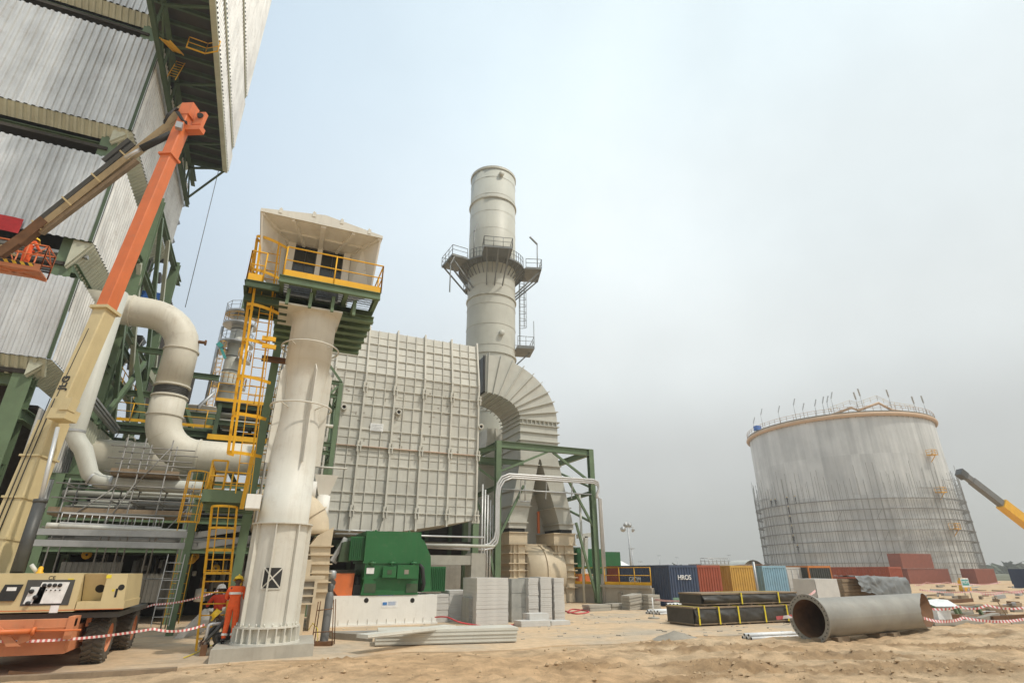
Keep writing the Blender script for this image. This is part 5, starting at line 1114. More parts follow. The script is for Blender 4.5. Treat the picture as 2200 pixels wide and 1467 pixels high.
mb = MB(); c = V((xr_ - er - 1.0, EY, zt_e - er - 1.0)); mb.path([V((-.4, EY, zt_e - er))] + arc((xr_ - er - .72, EY, zt_e - er - .72), .72, PI/2, 0, 5, (1, 0, 0), (0, 0, 1)) + [V((xr_ - er, EY, zt_e - er - .9))], er, 36); mb.build('elbow', M['tan'], ad)
for t in (.35, .95): a_ = PI/2 - t; band(ad, (xr_ - er - .72 + .72*math.cos(a_), EY, zt_e - er - .72 + .72*math.sin(a_)), (math.sin(a_), 0, -math.cos(a_)), er + .01, .05, 'tan', 'elbow_rib', .07)
mb = MB(); zq0, zq1 = PY(690, 1172, 25.2).z, PY(690, 1278, 25.2).z; xa, xb = PY(666, 1172, 25.2).x, PY(711, 1172, 25.2).x; xc, xd = PY(672, 1278, 25.2).x, PY(703, 1278, 25.2).x
mb.add([(xa, 25.2, zq0), (xb, 25.2, zq0), (xb, 26.6, zq0), (xa, 26.6, zq0), (xc, 25.2, zq1), (xd, 25.2, zq1), (xd, 26.6, zq1), (xc, 26.6, zq1)], [(0, 1, 5, 4), (1, 2, 6, 5), (2, 3, 7, 6), (3, 0, 4, 7), (0, 3, 2, 1)])
mb.box((xc, 25.2, .03), (xd, 26.6, zq1)); mb.prism([(xa, 25.15, zq0 + .02), (xb, 25.15, zq0 + .02), (xb + .03, 25.15, zq0 + .75), (xa + .25, 25.15, zq0 + .4)], (0, 1.4, 0)); mb.build('down_leg', M['tan'], ad)
mb = MB()
for k in range(6): t = (k + .02)/5.4; zv = zq0 + (zq1 - zq0)*t; x0_ = xa + (xc - xa)*t; x1_ = xb + (xd - xb)*t; mb.box((x0_ - .1, 25.08, zv - .02), (x1_ + .1, 26.7, zv + .02))
mb.build('leg_rib', M['tan'], ad)
lc = thing('inlet_box', 'tan louvred inlet box tucked behind the right side of the pedestal', 'inlet box', (1.75, 24.4, 0))
a, b = PY(638, 1240, 23.6), PY(682, 1180, 23.6); mb = MB(); mb.box((a.x - .4, 23.6, .03), (b.x - .15, 25.0, 2.6)); mb.build('casing', M['tan'], lc)
a, b = PY(640, 1246, 23.5), PY(676, 1296, 23.5); mb = MB(); mb.box((a.x, 23.52, b.z), (b.x - .1, 23.58, a.z)); mb.build('louvre_recess', M['conc_dk'], lc)
mb = MB()
for k in range(4): zv = b.z + (a.z - b.z)*k/3; mb.box((a.x, 23.44, zv - .03), (b.x - .1, 23.52, zv + .03))
mb.box((b.x - .1, 23.44, b.z), (b.x, 23.52, a.z)); mb.box((a.x - .2, 23.42, a.z + .03), (b.x + .25, 24.6, a.z + .15)); mb.build('louvre', M['tan'], lc)
# ================================================================== green motor on its white skid
mt = thing('electric_motor', 'large glossy green electric motor with box cooler on a white skid', 'motor', (5.5, 27.8, 1.24))
MY = 26.5
def mq(u, v): return PY(u, v, MY)
sk_ = thing('motor_skid', 'long white steel skid under the green motor with a blue and white plate', 'skid', (5.3, 28, 0))
a, b, c = mq(672, 1340), mq(937, 1330), mq(800, 1279)
zs_ = c.z
mb = MB(); mb.box((a.x, MY, .3), (b.x, 30.2, zs_)); mb.box((a.x - .1, MY - .06, .03), (b.x + .05, MY + .3, .1)); mb.build('deck', M['white'], sk_)
mb = MB()
for k in range(13): X = a.x + .2 + k*(b.x - a.x - .4)/12; mb.box((X, MY - .04, .1), (X + .02, MY, .3))
mb.box((a.x, MY, .03), (b.x, MY + .2, .3)); mb.build('foot_rib', M['white'], sk_)
for u_ in (787, 886): p = mq(u_, 1289); mb = MB(); mb.disc((p.x, MY - .006, p.z), .1, (0, -1, 0), 20); mb.build('lifting_hole', M['dark'], sk_)
p, q_ = mq(820, 1290), mq(854, 1304); mb = MB(); mb.box((p.x, MY - .012, q_.z), (q_.x, MY - .004, p.z)); pl_ = mb.build('name_plate', M['sign'], sk_)
mb = MB(); h_ = p.z - q_.z; mb.box((p.x + .05, MY - .018, q_.z + h_*.35), (p.x + .24, MY - .013, p.z - h_*.2))
for k in range(4): mb.box((p.x + .28, MY - .018, p.z - h_*(.22 + .14*k)), (q_.x - .08 - .06*(k % 2), MY - .013, p.z - h_*(.17 + .14*k)))
mb.build('plate_print', plain('print_blue', (.05,.2,.5), .5), pl_)
p = mq(812, 1280); mb = MB(); mb.box((p.x, MY - .02, zs_), (mq(845, 1280).x, MY + .3, zs_ + .03)); mb.build('blue_strip', M['blue'], sk_)
G = M['motorgreen']
u0, u1 = mq(788, 1140), mq(906, 1142); zt_, zm = mq(800, 1140).z, mq(800, 1209).z
mb = MB(); mb.box((u0.x, MY, zm), (u1.x, 29.6, zt_)); mb.box((u0.x - .03, MY - .03, zm - .01), (u1.x + .03, MY + .05, zm + .05)); mb.build('cooler_box', G, mt)
l0, l1 = mq(781, 1211), mq(897, 1274); mb = MB(); mb.box((l0.x + .08, MY + .02, zs_ + .05), (l1.x, 29.4, zm)); mb.box((l0.x, MY - .04, zs_ + .02), (l1.x + .02, MY + .06, zs_ + .08))
mb.box((l0.x + .02, MY - .03, mq(800, 1242).z - .02), (l1.x, MY + .02, mq(800, 1242).z + .02)); mb.prism([(l0.x, MY - .02, zs_ + .08), (l0.x + .5, MY - .02, zs_ + .08), (l0.x + .5, MY - .02, mq(0, 1242).z*0 + zs_ + .75), (l0.x + .12, MY - .02, zs_ + .75)], (0, .03, 0)); mb.build('stator_frame', G, mt)
for ua, ub in ((783, 806), (873, 896)): a, b = mq(ua, 1253), mq(ub, 1272); solo('foot_pocket', M['dkgreen'], mt, 'box', (a.x, MY - .035, b.z), (b.x, MY - .028, a.z))
for (ua, va, ub, vb) in ((822, 1217, 847, 1239), (853, 1214, 888, 1241)):
    a, b = mq(ua, va), mq(ub, vb); mb = MB(); mb.box((a.x, MY - .22, b.z), (b.x, MY, a.z)); mb.box((a.x - .02, MY - .25, b.z - .02), (b.x + .02, MY - .22, a.z + .02)); tb = mb.build('terminal_box', G, mt)
    cx0 = (a.x + b.x)/2; cz0 = (a.z + b.z)/2; mb = MB(); mb.box((cx0 - .1, MY - .262, cz0 - .1), (cx0 + .1, MY - .252, cz0 + .08)); mb.build('warning_plate', M['dkgreen'] if ua < 850 else M['conc_dk'], tb)
a, b = mq(788, 1219), mq(803, 1232); mb = MB(); mb.box((a.x, MY - .02, b.z), (b.x, MY + .02, a.z)); mb.build('rating_plate', M['sign'], mt)
a, b = mq(756, 1151), mq(788, 1203); mb = MB(); mb.box((a.x, MY + .2, b.z), (b.x, 29.2, a.z)); lv = mb.build('left_louvre_box', G, mt)
mb = MB()
for k in range(9): X = a.x + .03 + (b.x - a.x - .06)*k/8; mb.box((X - .012, MY + .14, b.z + .05), (X + .012, MY + .2, a.z - .05))
mb.build('louvre_fin', G, lv)
a, b = mq(735, 1158), mq(757, 1206); mb = MB(); mb.prism([(a.x, MY + .4, b.z), (b.x, MY + .4, b.z), (b.x, MY + .4, a.z), (a.x + .1, MY + .4, a.z - .1)], (0, 2.2, 0)); mb.build('side_hood', M['dkgreen'], mt)
pts_ = [mq(907, 1152), mq(918, 1160), mq(932, 1195), mq(932, 1270), mq(912, 1272), mq(908, 1210)]
mb = MB(); mb.prism([V((p.x, MY + .5, p.z)) for p in pts_], (0, 2.2, 0)); mb.build('fan_cowl', G, mt)
a, b = mq(934, 1216), mq(968, 1271); mb = MB(); mb.box((a.x, MY + .9, b.z), (b.x, 28.6, a.z)); lv = mb.build('right_louvre_box', G, mt)
mb = MB()
for k in range(9): X = a.x + .03 + (b.x - a.x - .06)*k/8; mb.box((X - .012, MY + .84, b.z + .05), (X + .012, MY + .9, a.z - .05))
mb.build('louvre_fin', G, lv)
for u_ in (800, 842, 888): p = mq(u_, 1209); mb = MB(); mb.tube((p.x - .14, MY - .08, p.z), (p.x + .14, MY - .08, p.z), .05, 10); mb.box((p.x - .05, MY - .1, p.z - .1), (p.x + .05, MY, p.z + .1)); mb.build('hinge', G, mt)
for u_ in (812, 885): solo('lifting_eye', G, mt, 'tube', (mq(u_, 1138).x, MY + .5, zt_), (mq(u_, 1138).x, MY + .5, zt_ + .08), .05, 8)
a, b = mq(902, 1212), mq(911, 1268); mb = MB(); mb.path([(a.x, MY + .2, a.z), (a.x + .15, MY + .1, a.z - .15), (b.x, MY + .15, b.z + .3), (b.x - .05, MY + .2, b.z)], .1, 8); mb.build('cable', M['black'], mt)
a, b = PY(718, 1231, 27), PY(757, 1279, 27); mb = MB(); mb.prism([(a.x + .05, 27, a.z), (b.x, 27, a.z), (b.x - .03, 27, b.z), (a.x + .25, 27, b.z), (a.x, 27, b.z + .3)], (0, 1.4, 0)); tag(mb.build('coupling_guard', M['orange'], None), 'bright orange sheet guard over the shaft left of the green motor', 'guard')
mb = MB(); a = PY(760, 1240, 27.4); mb.tube((a.x - .1, 27.7, a.z - .3), (a.x + .7, 27.7, a.z - .3), .2, 14); mb.box((a.x, 27.2, zs_), (a.x + .4, 28.2, a.z - .3)); mb.tube((a.x + .05, 27.7, a.z - .3), (a.x + .3, 27.7, a.z - .3), .42, 18); tag(mb.build('bearing_block', M['dksteel'], None), 'dark bearing and shaft between the orange guard and the motor', 'bearing')
vp = thing('valve_unit', 'small grey valve with actuator on the skid left of the orange guard', 'valve', PY(712, 1280, 26.2))
p = PY(712, 1250, 26.2); mb = MB(); mb.lathe([(.001, -.5), (.09, -.5), (.09, -.3), (.16, -.25), (.16, -.1), (.1, -.05), (.1, .1), (.17, .15), (.17, .4), (.12, .46), (.001, .47)], p, 18); mb.build('actuator', M['steel'], vp); mb = MB(); mb.tube(p + V((.02, -.15, -.02)), p + V((.02, -.3, -.02)), .13, 14); mb.build('dial', M['dksteel'], vp)
mb = MB(); a, b = PY(712, 1205, 27.5), PY(741, 1160, 27.5); mb.bar(a, b, .3, .18); mb.bar(a + V((.1, .2, -.05)), b + V((.1, .2, .1)), .05, .3); tag(mb.build('sloping_chute', M['alum'], None), 'sloping bare aluminium chute left of the green motor', 'chute')
mb = MB(); mb.box((PY(705, 1195, 29).x, 29, 1.9), (PY(745, 1195, 29).x + .5, 31, 2.25)); mb.box((PY(705, 1195, 29).x, 29.3, .03), (PY(745, 1195, 29).x + .3, 31, 1.9)); tag(mb.build('bearing_plinth', M['conc'], None), 'grey concrete plinth behind the orange guard', 'plinth')
# ================================================================== chimney
st = thing('chimney', 'tall round grey chimney with ringed platform', 'chimney', (19.4, 50, 0))
sx_c, sy_c, rs = 19.35, 50.0, 2.62
def zS(v): return PY(1056, v, 50).z
ztop = 46.1
mb = MB(); mb.lathe([(rs, 0), (rs + .02, zS(640)), (rs + .05, zS(560)), (rs + .04, ztop), (rs - .06, ztop), (rs - .08, ztop - 4)], (sx_c, sy_c, 0), 64); mb.build('shell', M['stackgrey'], st)
mb = MB()
for k in range(1, 20): mb.lathe([(rs + .005, -.015), (rs + .04 + .0015*k, 0), (rs + .005, .015)], (sx_c, sy_c, 2.35*k), 64)
mb.build('weld_seam', M['stackgrey'], st)
for v_, e_ in ((760, .12), (640, .12), (562, .1), (440, .16)): band(st, (sx_c, sy_c, zS(v_ + 3) - .6), z, rs + .03, .18, 'stackgrey', 'ring_flange', e_)
band(st, (sx_c, sy_c, ztop - .1), z, rs + .02, .3, 'stackgrey', 'top_rim', .12)
for v_, u_ in ((378, 1075), (718, 1075)):
    p = PY(u_, v_, 47.6); mb = MB(); mb.lathe([(.001, .5), (.25, .5), (.3, .45), (.3, -.3)], (p.x, 47.5, p.z), 18, ax=(0, -1, 0)); mb.build('stub_port', M['stackgrey'], st)
# ring platform with three wings
zp = zS(588)
mb = MB(); mb.lathe([(rs + .03, 0), (rs + 1.15, 0), (rs + 1.15, .12), (rs + .03, .12)], (sx_c, sy_c, zp), 48, smooth=False)
wings = (PI*1.03, PI*1.42, PI*1.9, PI*.5)
for wa in wings:
    d = V((math.cos(wa), math.sin(wa), 0)); t_ = V((-d.y, d.x, 0)); mb.obox(V((sx_c, sy_c, zp + .06)) + d*(rs + 1.9), d*.95, t_*1.5, V((0, 0, .07)))
mb.build('platform', M['grating'], st)
mb = MB()
pts = []
for k in range(60):
    a_ = 2*PI*k/60; rr = rs + 1.12
    if any(abs((a_ - wa + PI) % (2*PI) - PI) < .34 for wa in wings): continue
    pts.append((sx_c + rr*math.cos(a_), sy_c + rr*math.sin(a_), zp + .12))
for p, q_ in zip(pts, pts[1:] + pts[:1]):
    if (V(p) - V(q_)).length < .6: rail(mb, [p, q_], 1.15, 1.4, .03, .1)
for wa in wings:
    d = V((math.cos(wa), math.sin(wa), 0)); t_ = V((-d.y, d.x, 0)); o_ = V((sx_c, sy_c, zp + .13)); rail(mb, [o_ + d*(rs + 1.1) + t_*1.5, o_ + d*(rs + 2.85) + t_*1.5, o_ + d*(rs + 2.85) - t_*1.5, o_ + d*(rs + 1.1) - t_*1.5], 1.15, 1.2, .035, .1)
mb.build('handrail', M['grating'], st)
mb = MB()
for k in range(36): a_ = 2*PI*k/36; d = V((math.cos(a_), math.sin(a_), 0)); o_ = V((sx_c, sy_c, zp)); mb.bar(o_ + d*(rs + 1.1) - z*.05, o_ + d*(rs + .03) - z*1.3, .07, .1); 
for wa in wings:
    d = V((math.cos(wa), math.sin(wa), 0)); t_ = V((-d.y, d.x, 0)); o_ = V((sx_c, sy_c, zp))
    for s_ in (-1.2, 0, 1.2): mb.bar(o_ + d*(rs + 2.8) + t_*s_, o_ + d*rs + t_*s_*.7 - z*2.9, .12, .14)
mb.build('bracket', M['grating'], st)
for u_, v0, v1, du in ((1154, 560, 525, -16), (1019, 530, 497, 6), (968, 590, 568, 8)):
    p = PY(u_, v0, 48 if u_ > 1100 else 47); q_ = PY(u_, v1, 48 if u_ > 1100 else 47); mb = MB(); mb.tube((p.x, p.y, q_.z - 3.2), q_, .06, 8); e_ = PY(u_ + du, v1 - 16, 48 if u_ > 1100 else 47); mb.bar(q_, e_, .2, .12); mb.build('lamp', M['grating'], st)
# ladder and lower landing on the right flank
la = -.25
d = V((math.cos(la), math.sin(la), 0)); t_ = V((-d.y, d.x, 0)); o_ = V((sx_c, sy_c, 0)) + d*(rs + .55)
mb = MB(); ladder(mb, o_ + z*(zS(745)), o_ + z*(zp - .2), t_, .5, .3, .025, .09); cage(mb, o_ + z*(zS(735) + 2), o_ + z*(zp - .3), t_, d, .75, .75, .9, 5, .06); mb.build('ladder', M['grating'], st)
zl = zS(752); o_ = V((sx_c, sy_c, zl)); mb = MB(); mb.obox(o_ + d*(rs + .95), d*.95, t_*1.3, V((0, 0, .1))); mb.bar(o_ + d*(rs + 1.7), o_ + d*rs - z*1.7, .12, .12); mb.build('landing', M['grating'], st)
mb = MB(); rail(mb, [o_ + d*(rs + .1) + t_*1.3 + z*.1, o_ + d*(rs + 1.85) + t_*1.3 + z*.1, o_ + d*(rs + 1.85) - t_*1.3 + z*.1, o_ + d*(rs + .1) - t_*1.3 + z*.1], 1.15, 1, .03, .12); mb.tube(o_ + d*(rs + 1.85) - t_*1.3, o_ + d*(rs + 1.85) - t_*1.3 + z*3.1, .04, 6); mb.build('landing_rail', M['grating'], st)
# ================================================================== breeching duct: half-round bend and twin legs
ud = thing('exhaust_duct', 'grey ribbed duct that arches over and forks into two legs beside the chimney', 'duct', (20, 42, 0))
UY0, UY1 = 40.2, 44.0
ucx, ucz, ro, ri = 15.55, 13.55, 6.25, 2.95
ucx = PY(1046, 800, UY0).x; top_z = PY(1050, 762, UY0).z; in_z = PY(1045, 842, UY0).z; out_x = PY(1197, 912, UY0).x; in_x = PY(1118, 908, UY0).x
ucz = PY(1197, 908, UY0).z
def ell(t, k): # k 0 inner 1 outer
    rx = (in_x - ucx) if k == 0 else (out_x - ucx); rz_ = (in_z - ucz) if k == 0 else (top_z - ucz)
    return ucx + rx*math.sin(t), ucz + rz_*math.cos(t)
n = 36
io = [[ell(PI/2*i/n, k) for i in range(n + 1)] for k in (0, 1)]
mb = MB()
mb.sheet([[(p[0], UY0, p[1]) for p in io[0]], [(p[0], UY0, p[1]) for p in io[1]]], False); mb.sheet([[(p[0], UY1, p[1]) for p in io[1]], [(p[0], UY1, p[1]) for p in io[0]]], False)
mb.sheet([[(p[0], UY0, p[1]) for p in io[1]], [(p[0], UY1, p[1]) for p in io[1]]]); mb.sheet([[(p[0], UY1, p[1]) for p in io[0]], [(p[0], UY0, p[1]) for p in io[0]]])
mb.build('bend', M['duct'], ud)
mb = MB(); L0 = ucx - .12
mb.quad((L0, UY0 + .02, in_z), (ucx, UY0 + .02, in_z), (ucx, UY0 + .02, top_z), (L0, UY0 + .02, top_z)); mb.quad((L0, UY1, top_z), (ucx, UY1, top_z), (ucx, UY0 + .02, top_z), (L0, UY0 + .02, top_z)); mb.quad((L0, UY1, in_z), (ucx, UY1, in_z), (ucx, UY0 + .02, in_z), (L0, UY0 + .02, in_z)); mb.build('stub', M['duct'], ud)
mb = MB(); mb.box((L0 - .1, UY0 + .1, in_z + .1), (L0, UY1 - .1, top_z - .1)); 
for k in range(4): Y = UY0 + .2 + k*1.1; mb.box((L0 - .16, Y, in_z), (L0 - .1, Y + .1, top_z))
mb.build('end_plate', M['dksteel'], ud)
for i in range(10):
    t = PI/2*(i + .1)/9.1
    (xa, za), (xb, zb_) = ell(t, 0), ell(t, 1); dv = V((xb - xa, 0, zb_ - za)).normalized(); nrm = V((-dv.z, 0, dv.x))
    mb = MB(); A, B = V((xa, 0, za)) - dv*.16, V((xb, 0, zb_)) + dv*.16
    for Y, sgn in ((UY0, -1), (UY1, 1)): mb.bar(A + V((0, Y + sgn*.09, 0)), B + V((0, Y + sgn*.09, 0)), .06, .18, (0, 1, 0))
    mb.bar(B + V((0, UY0 - .15, 0)) - dv*.08, B + V((0, UY1 + .15, 0)) - dv*.08, .06, .16, dv); mb.bar(A + V((0, UY0 - .15, 0)) + dv*.08, A + V((0, UY1 + .15, 0)) + dv*.08, .06, .16, dv); mb.build('bend_rib', M['duct'], ud)
zs0, zs1 = ucz, PY(1150, 985, UY0).z
mb = MB()
mb.box((in_x, UY0 + .01, zs1), (out_x, UY1, zs0)); mb.build('throat', M['duct'], ud)
mb = MB()
for v_ in (905, 914, 930, 948, 962): zv = PY(1160, v_, UY0).z; mb.box((in_x - .14, UY0 - .14, zv - .035), (out_x + .14, UY1 + .14, zv + .035))
for k in range(9): X = in_x + .15 + k*(out_x - in_x - .3)/8; mb.box((X - .03, UY0 - .16, PY(1160, 914, UY0).z), (X + .03, UY0 - .02, PY(1160, 905, UY0).z + .08))
mb.build('throat_rib', M['duct'], ud)
mid = PY(1160, 985, UY0).x
lz = PY(1110, 1134, UY0).z
def leg(tx0, tx1, bx0_, bx1_, nm='fork_leg'):
    mb = MB(); Ya, Yb = UY0, UY1
    top = [(tx0, Ya, zs1), (tx1, Ya, zs1), (tx1, Yb, zs1), (tx0, Yb, zs1)]; ze = lz + .35
    bot = [(bx0_, Ya, ze), (bx1_, Ya, ze), (bx1_, Yb, ze), (bx0_, Yb, ze)]
    mb.add(top + bot, [(0, 1, 5, 4), (1, 2, 6, 5), (2, 3, 7, 6), (3, 0, 4, 7)]); mb.box((bx0_, Ya, lz), (bx1_, Yb, ze)); o = mb.build(nm, M['duct'], ud)
    mb = MB()
    for t in (.1, .3, .5, .74, .985): 
        x0_ = tx0 + (bx0_ - tx0)*t; x1_ = tx1 + (bx1_ - tx1)*t; zv = zs1 + (ze - zs1)*t; mb.box((x0_ - .12, Ya - .12, zv - .04), (x1_ + .12, Yb + .12, zv + .04))
    mb.build('leg_rib', M['duct'], o)
    mb = MB(); mb.box((bx0_ + .1, Ya + .1, lz - .28), (bx1_ - .1, Yb - .1, lz - .002)); mb.build('bellows', M['black'], o)
qx = lambda u_: PY(u_, 1134, UY0).x
leg(in_x + .02, mid - .06, qx(1093), qx(1131)); leg(mid + .06, out_x - .02, qx(1202), qx(1232))
# tan fan casing below
fc_ = thing('fan_casing', 'tan flanged fan casing with round drum under the forked duct', 'fan', (20.2, 42, 0))
for ua, ub, w_ in ((1094, 1133, 0), (1190, 1236, 0)):
    xa, xb = PY(ua, 1160, UY0 - .3).x, PY(ub, 1160, UY0 - .3).x; zt_ = lz - .3
    mb = MB(); mb.box((xa, UY0 - .3, zt_ - .85), (xb, UY1 + .3, zt_)); mb.box((xa + .15, UY0 - .2, .03), (xb - .15, UY1, zt_ - .85)); o = mb.build('inlet_tower', M['tan'], fc_)
    mb = MB()
    for zv in (zt_ - .02, zt_ - .87, zt_ - 1.5, zt_ - 2.2, zt_ - 2.7, zt_ - 3.2, zt_ - 3.9): mb.box((xa - .05, UY0 - .4, zv - .035), (xb + .05, UY1 + .4, zv + .035))
    for X in (xa + .35, (xa + xb)/2): mb.box((X - .02, UY0 - .38, .1), (X + .02, UY0 - .2, zt_ - .9))
    mb.build('tower_rib', M['tan'], o)
xa, xb = PY(1130, 1200, UY0).x, PY(1206, 1200, UY0).x; dz_ = PY(1165, 1172, UY0 + 1.2).z; drd = 2.0
mb = MB(); mb.lathe([(.01, 0), (drd, 0), (drd, xb - xa), (.01, xb - xa)], (xa, UY0 + 1.2, dz_ - drd), 48, ax=(1, 0, 0), smooth=True); mb.build('drum', M['tan'], fc_)
mb = MB(); c0 = (xa + xb)/2; mb.lathe([(drd, -.06), (drd + .1, -.06), (drd + .1, .06), (drd, .06)], (c0, UY0 + 1.2, dz_ - drd), 48, ax=(1, 0, 0), smooth=False); mb.box((xa, UY0 + .9, dz_ - .1), (xb, UY0 + 1.5, dz_ + .1)); mb.box((xa, UY0 - .6, .03), (xb, UY0 + 2.5, .6)); mb.build('drum_rib', M['tan'], fc_)
a = PY(1135, 1050, 43); mb = MB(); mb.prism([(a.x, 43, a.z), (a.x + 1.1, 43, a.z), (a.x + 1.6, 43, lz - 1), (a.x - .5, 43, lz - 1)], (0, 1.5, 0)); tag(mb.build('damper_box', M['duct'], None), 'small grey damper box between the two duct legs', 'damper'); 
a, b = PY(1154, 1098, 42), PY(1160, 1145, 42); mb = MB(); mb.box((a.x + .06, 42, b.z), (b.x, 42.2, a.z)); tag(mb.build('warning_banner', M['orange'], None), 'narrow orange banner seen between the duct legs', 'banner')
# smaller ribbed hood seen through the arch
a, b = PY(1042, 918, 46), PY(1086, 945, 46); mb = MB(); mb.prism([(a.x, 46, b.z - 2), (b.x + 2, 46, b.z - 2), (b.x + 2, 46, a.z), (a.x + .3, 46, a.z)], (0, 3, 0))
for k in range(5): X = a.x + .2 + k*.8; mb.box((X, 45.9, b.z - 2), (X + .06, 46, a.z))
tag(mb.build('ribbed_hood', M['boxgrey'], None), 'small pale ribbed hood under the duct arch in front of the chimney', 'hood')
# ================================================================== green portal frame and looping conduits
pf = thing('portal_frame', 'green steel portal frame standing in front of the forked duct', 'steel frame', (19.5, 39, 0))
PYY = 37.94; pxl, pxr, pz = 15.43, 23.5, 11.3
for X, Y in ((pxl, PYY), (pxr, PYY), (pxl, 45), (pxr, 45)): c = MB(); c.ibeam((X, Y, .03), (X, Y, pz), .42, .4, .04, (0, 1, 0)); c.build('post', M['green'], pf)
mb = MB()
for Y in (PYY, 45): mb.ibeam((pxl - .2, Y, pz - .25), (pxr + .2, Y, pz - .25), .3, .5, .03)
for X in (pxl, pxr): mb.ibeam((X, PYY, pz - .25), (X, 45, pz - .25), .3, .45, .03); mb.ibeam((X, PYY, pz - 3.4), (X, 45, pz - 3.6), .22, .3, .03)
mb.ibeam((pxl - 3, 39, pz - 1.3), (pxl + 2.6, 39, pz - 1.3), .25, .4, .03); mb.ibeam((pxl - 3, 41, pz - .9), (pxl, PYY, pz - .5), .25, .35, .03); mb.box((pxl, 38.2, pz - .12), (in_x - .2, 40, pz - .06))
mb.build('beam', M['green'], pf)
pa = [((pxl + .1, PYY, pz - 2.3), (pxl + 4.2, PYY, pz - .5)), ((pxr - .1, PYY, pz - 2.6), (pxr - 3.4, PYY, pz - .5)), ((pxr, PYY + .1, pz - 3), (pxr, 44.8, pz - .5)), ((pxl, PYY + .2, pz - 3), (pxl - 2.4, 40, pz - .8)),
      ((pxl + .1, PYY, 4.4), (pxl + 2.1, PYY, pz - 3.2)), ((pxr - .1, PYY, 5.4), (pxr - 2.1, PYY, pz - 2.6)), ((pxl + .1, PYY, .4), (pxl - .9, PYY, 5)), ((pxr - .1, PYY, .3), (pxr - 1.6, PYY, 5.6)), ((pxr, PYY, 5.6), (pxr, 44.8, pz - 3.4)), ((pxl, PYY + .2, 4), (pxl - 1.6, PYY + 2, pz - 3))]
for a, b in pa: c = MB(); c.bar(a, b, .16, .16); c.build('brace', M['green'], pf)
cd = thing('conduit_loop', 'bundle of grey conduits looping up and over the green portal frame', 'conduit', (19, 37.3, 0))
for k in range(3):
    Yk = 37.35; e_ = .13*k
    pts = [PY(905, 1166, Yk), PY(1035, 1172, Yk), PY(1052, 1168, Yk), PY(1062, 1156, Yk), PY(1065, 1140, Yk), PY(1066, 1060, Yk), PY(1069, 1038, Yk), PY(1078, 1024, Yk), PY(1094, 1018, Yk), PY(1275, 1030, Yk), PY(1285, 1035, Yk), PY(1287, 1048, Yk), PY(1281, 1062, Yk)]
    cen = PY(1170, 1100, Yk); pts = [V((p.x + (.12 if p.x < cen.x and p.z > 3.4 else 0)*k, Yk + .03*k, p.z - .13*k)) for p in pts]
    pts += [V((pxr + .28 + .1*k, Yk + .1, 7.4)), V((pxr + .3 + .1*k, Yk + .2, .1))]
    mb = MB(); mb.path(pts, .075, 10); mb.build('conduit', M['alum'], cd)
mb = MB()
for u_ in (1120, 1175, 1230): a = PY(u_, 1024, 37.4); mb.bar(a, a - V((0, -.3, 1.6)), .06, .06)
a, b = PY(1075, 1050, 37.6), PY(1270, 1052, 37.6); mb.tube(a, V((b.x, b.y, a.z)), .05, 8); mb.tube(PY(1128, 1076, 37.6), PY(1128, 1030, 37.6), .04, 6); mb.tube(PY(1118, 1077, 37.6), PY(1140, 1077, 37.6), .035, 6)
mb.build('hanger', M['steel'], cd)
for k in range(5): p = PY(1035 + 6*k, 1150, 36.6 + .4*k); tag(solo('riser_pipe', M['alum'], None, 'tube', (p.x, p.y, .03), (p.x, p.y, PY(1035, 1040, 36.6).z - .3*k), .06, 8), 'thin bright riser pipe between the ribbed casing and the portal frame', 'pipe', 'riser pipes beside the portal frame')
mb = MB(); a = PY(1245, 1060, 38.5); mb.tube((a.x, 38.5, .03), (a.x, 38.5, a.z), .09, 10); tag(mb.build('standpipe', M['stackgrey'], None), 'slim grey standpipe beside the right post of the portal frame', 'pipe')
mb = MB(); a = PY(1240, 1152, 43); b = PY(1272, 1147, 43); mb.bar(a, b + V((.3, 0, 0)), .3, .35); mb.bar(PY(1258, 1152, 43), PY(1258, 1215, 43), .3, .3); tag(mb.build('tee_support', M['stackgrey'], None), 'grey tee-shaped pipe support behind the portal frame', 'support')
# ================================================================== yard: stacked boards, planks, small things near the motor
def stack(name, label, u0, u1, v0, v1, Y, depth, n, mat='board', group=None, jag=.012, cat='board stack', side=None):
    """pile of flat boards; every board is a thing of its own"""
    a, b = PY(u0, v0, Y), PY(u1, v1, Y); z0 = max(.03, min(b.z, .06)); rn = random.Random(int(u0)); h = (a.z - z0) / n
    for k in range(n):
        mb = MB(); j = rn.uniform(-jag, jag); e = rn.uniform(-jag, jag); mb.box((a.x + j, Y + e, z0 + h*k + .004), (b.x + j, Y + depth + e, z0 + h*(k + 1)))
        tag(mb.build(name, M[mat], None), label, 'board', ('boards: ' + label) if n > 1 else None)
stack('foam_board', 'pale foam board in the widest tall stack beside the concrete frame', 1025, 1092, 1241, 1347, 24.9, 1.9, 12)
stack('foam_board', 'dark ribbed board in the bundle just right of the widest pale stack', 1099, 1134, 1243, 1340, 25.6, 1.2, 3, 'board_e')
stack('foam_board', 'pale board in the narrow stack touching the right of the dark bundle', 1135, 1158, 1241, 1338, 25.3, 1.2, 20)
stack('foam_board', 'pale board in the middle one of the three narrow stacks under the tan drum', 1161, 1187, 1239, 1337, 25.2, 1.2, 22)
stack('foam_board', 'pale board in the rightmost tall narrow stack below the tan drum', 1190, 1214, 1241, 1336, 25.1, 1.2, 20)
stack('foam_board', 'grey block in the low pile on the ground before the dark bundle', 1120, 1183, 1334, 1355, 23.4, .8, 2, 'board')
stack('foam_board', 'single small pale block sitting up on the low grey block pile', 1138, 1180, 1318, 1340, 23.9, .7, 1, 'board')
stack('foam_board', 'short pale block in the low pile at the right end of the board stacks', 1185, 1226, 1334, 1352, 23.5, .7, 2, 'board')
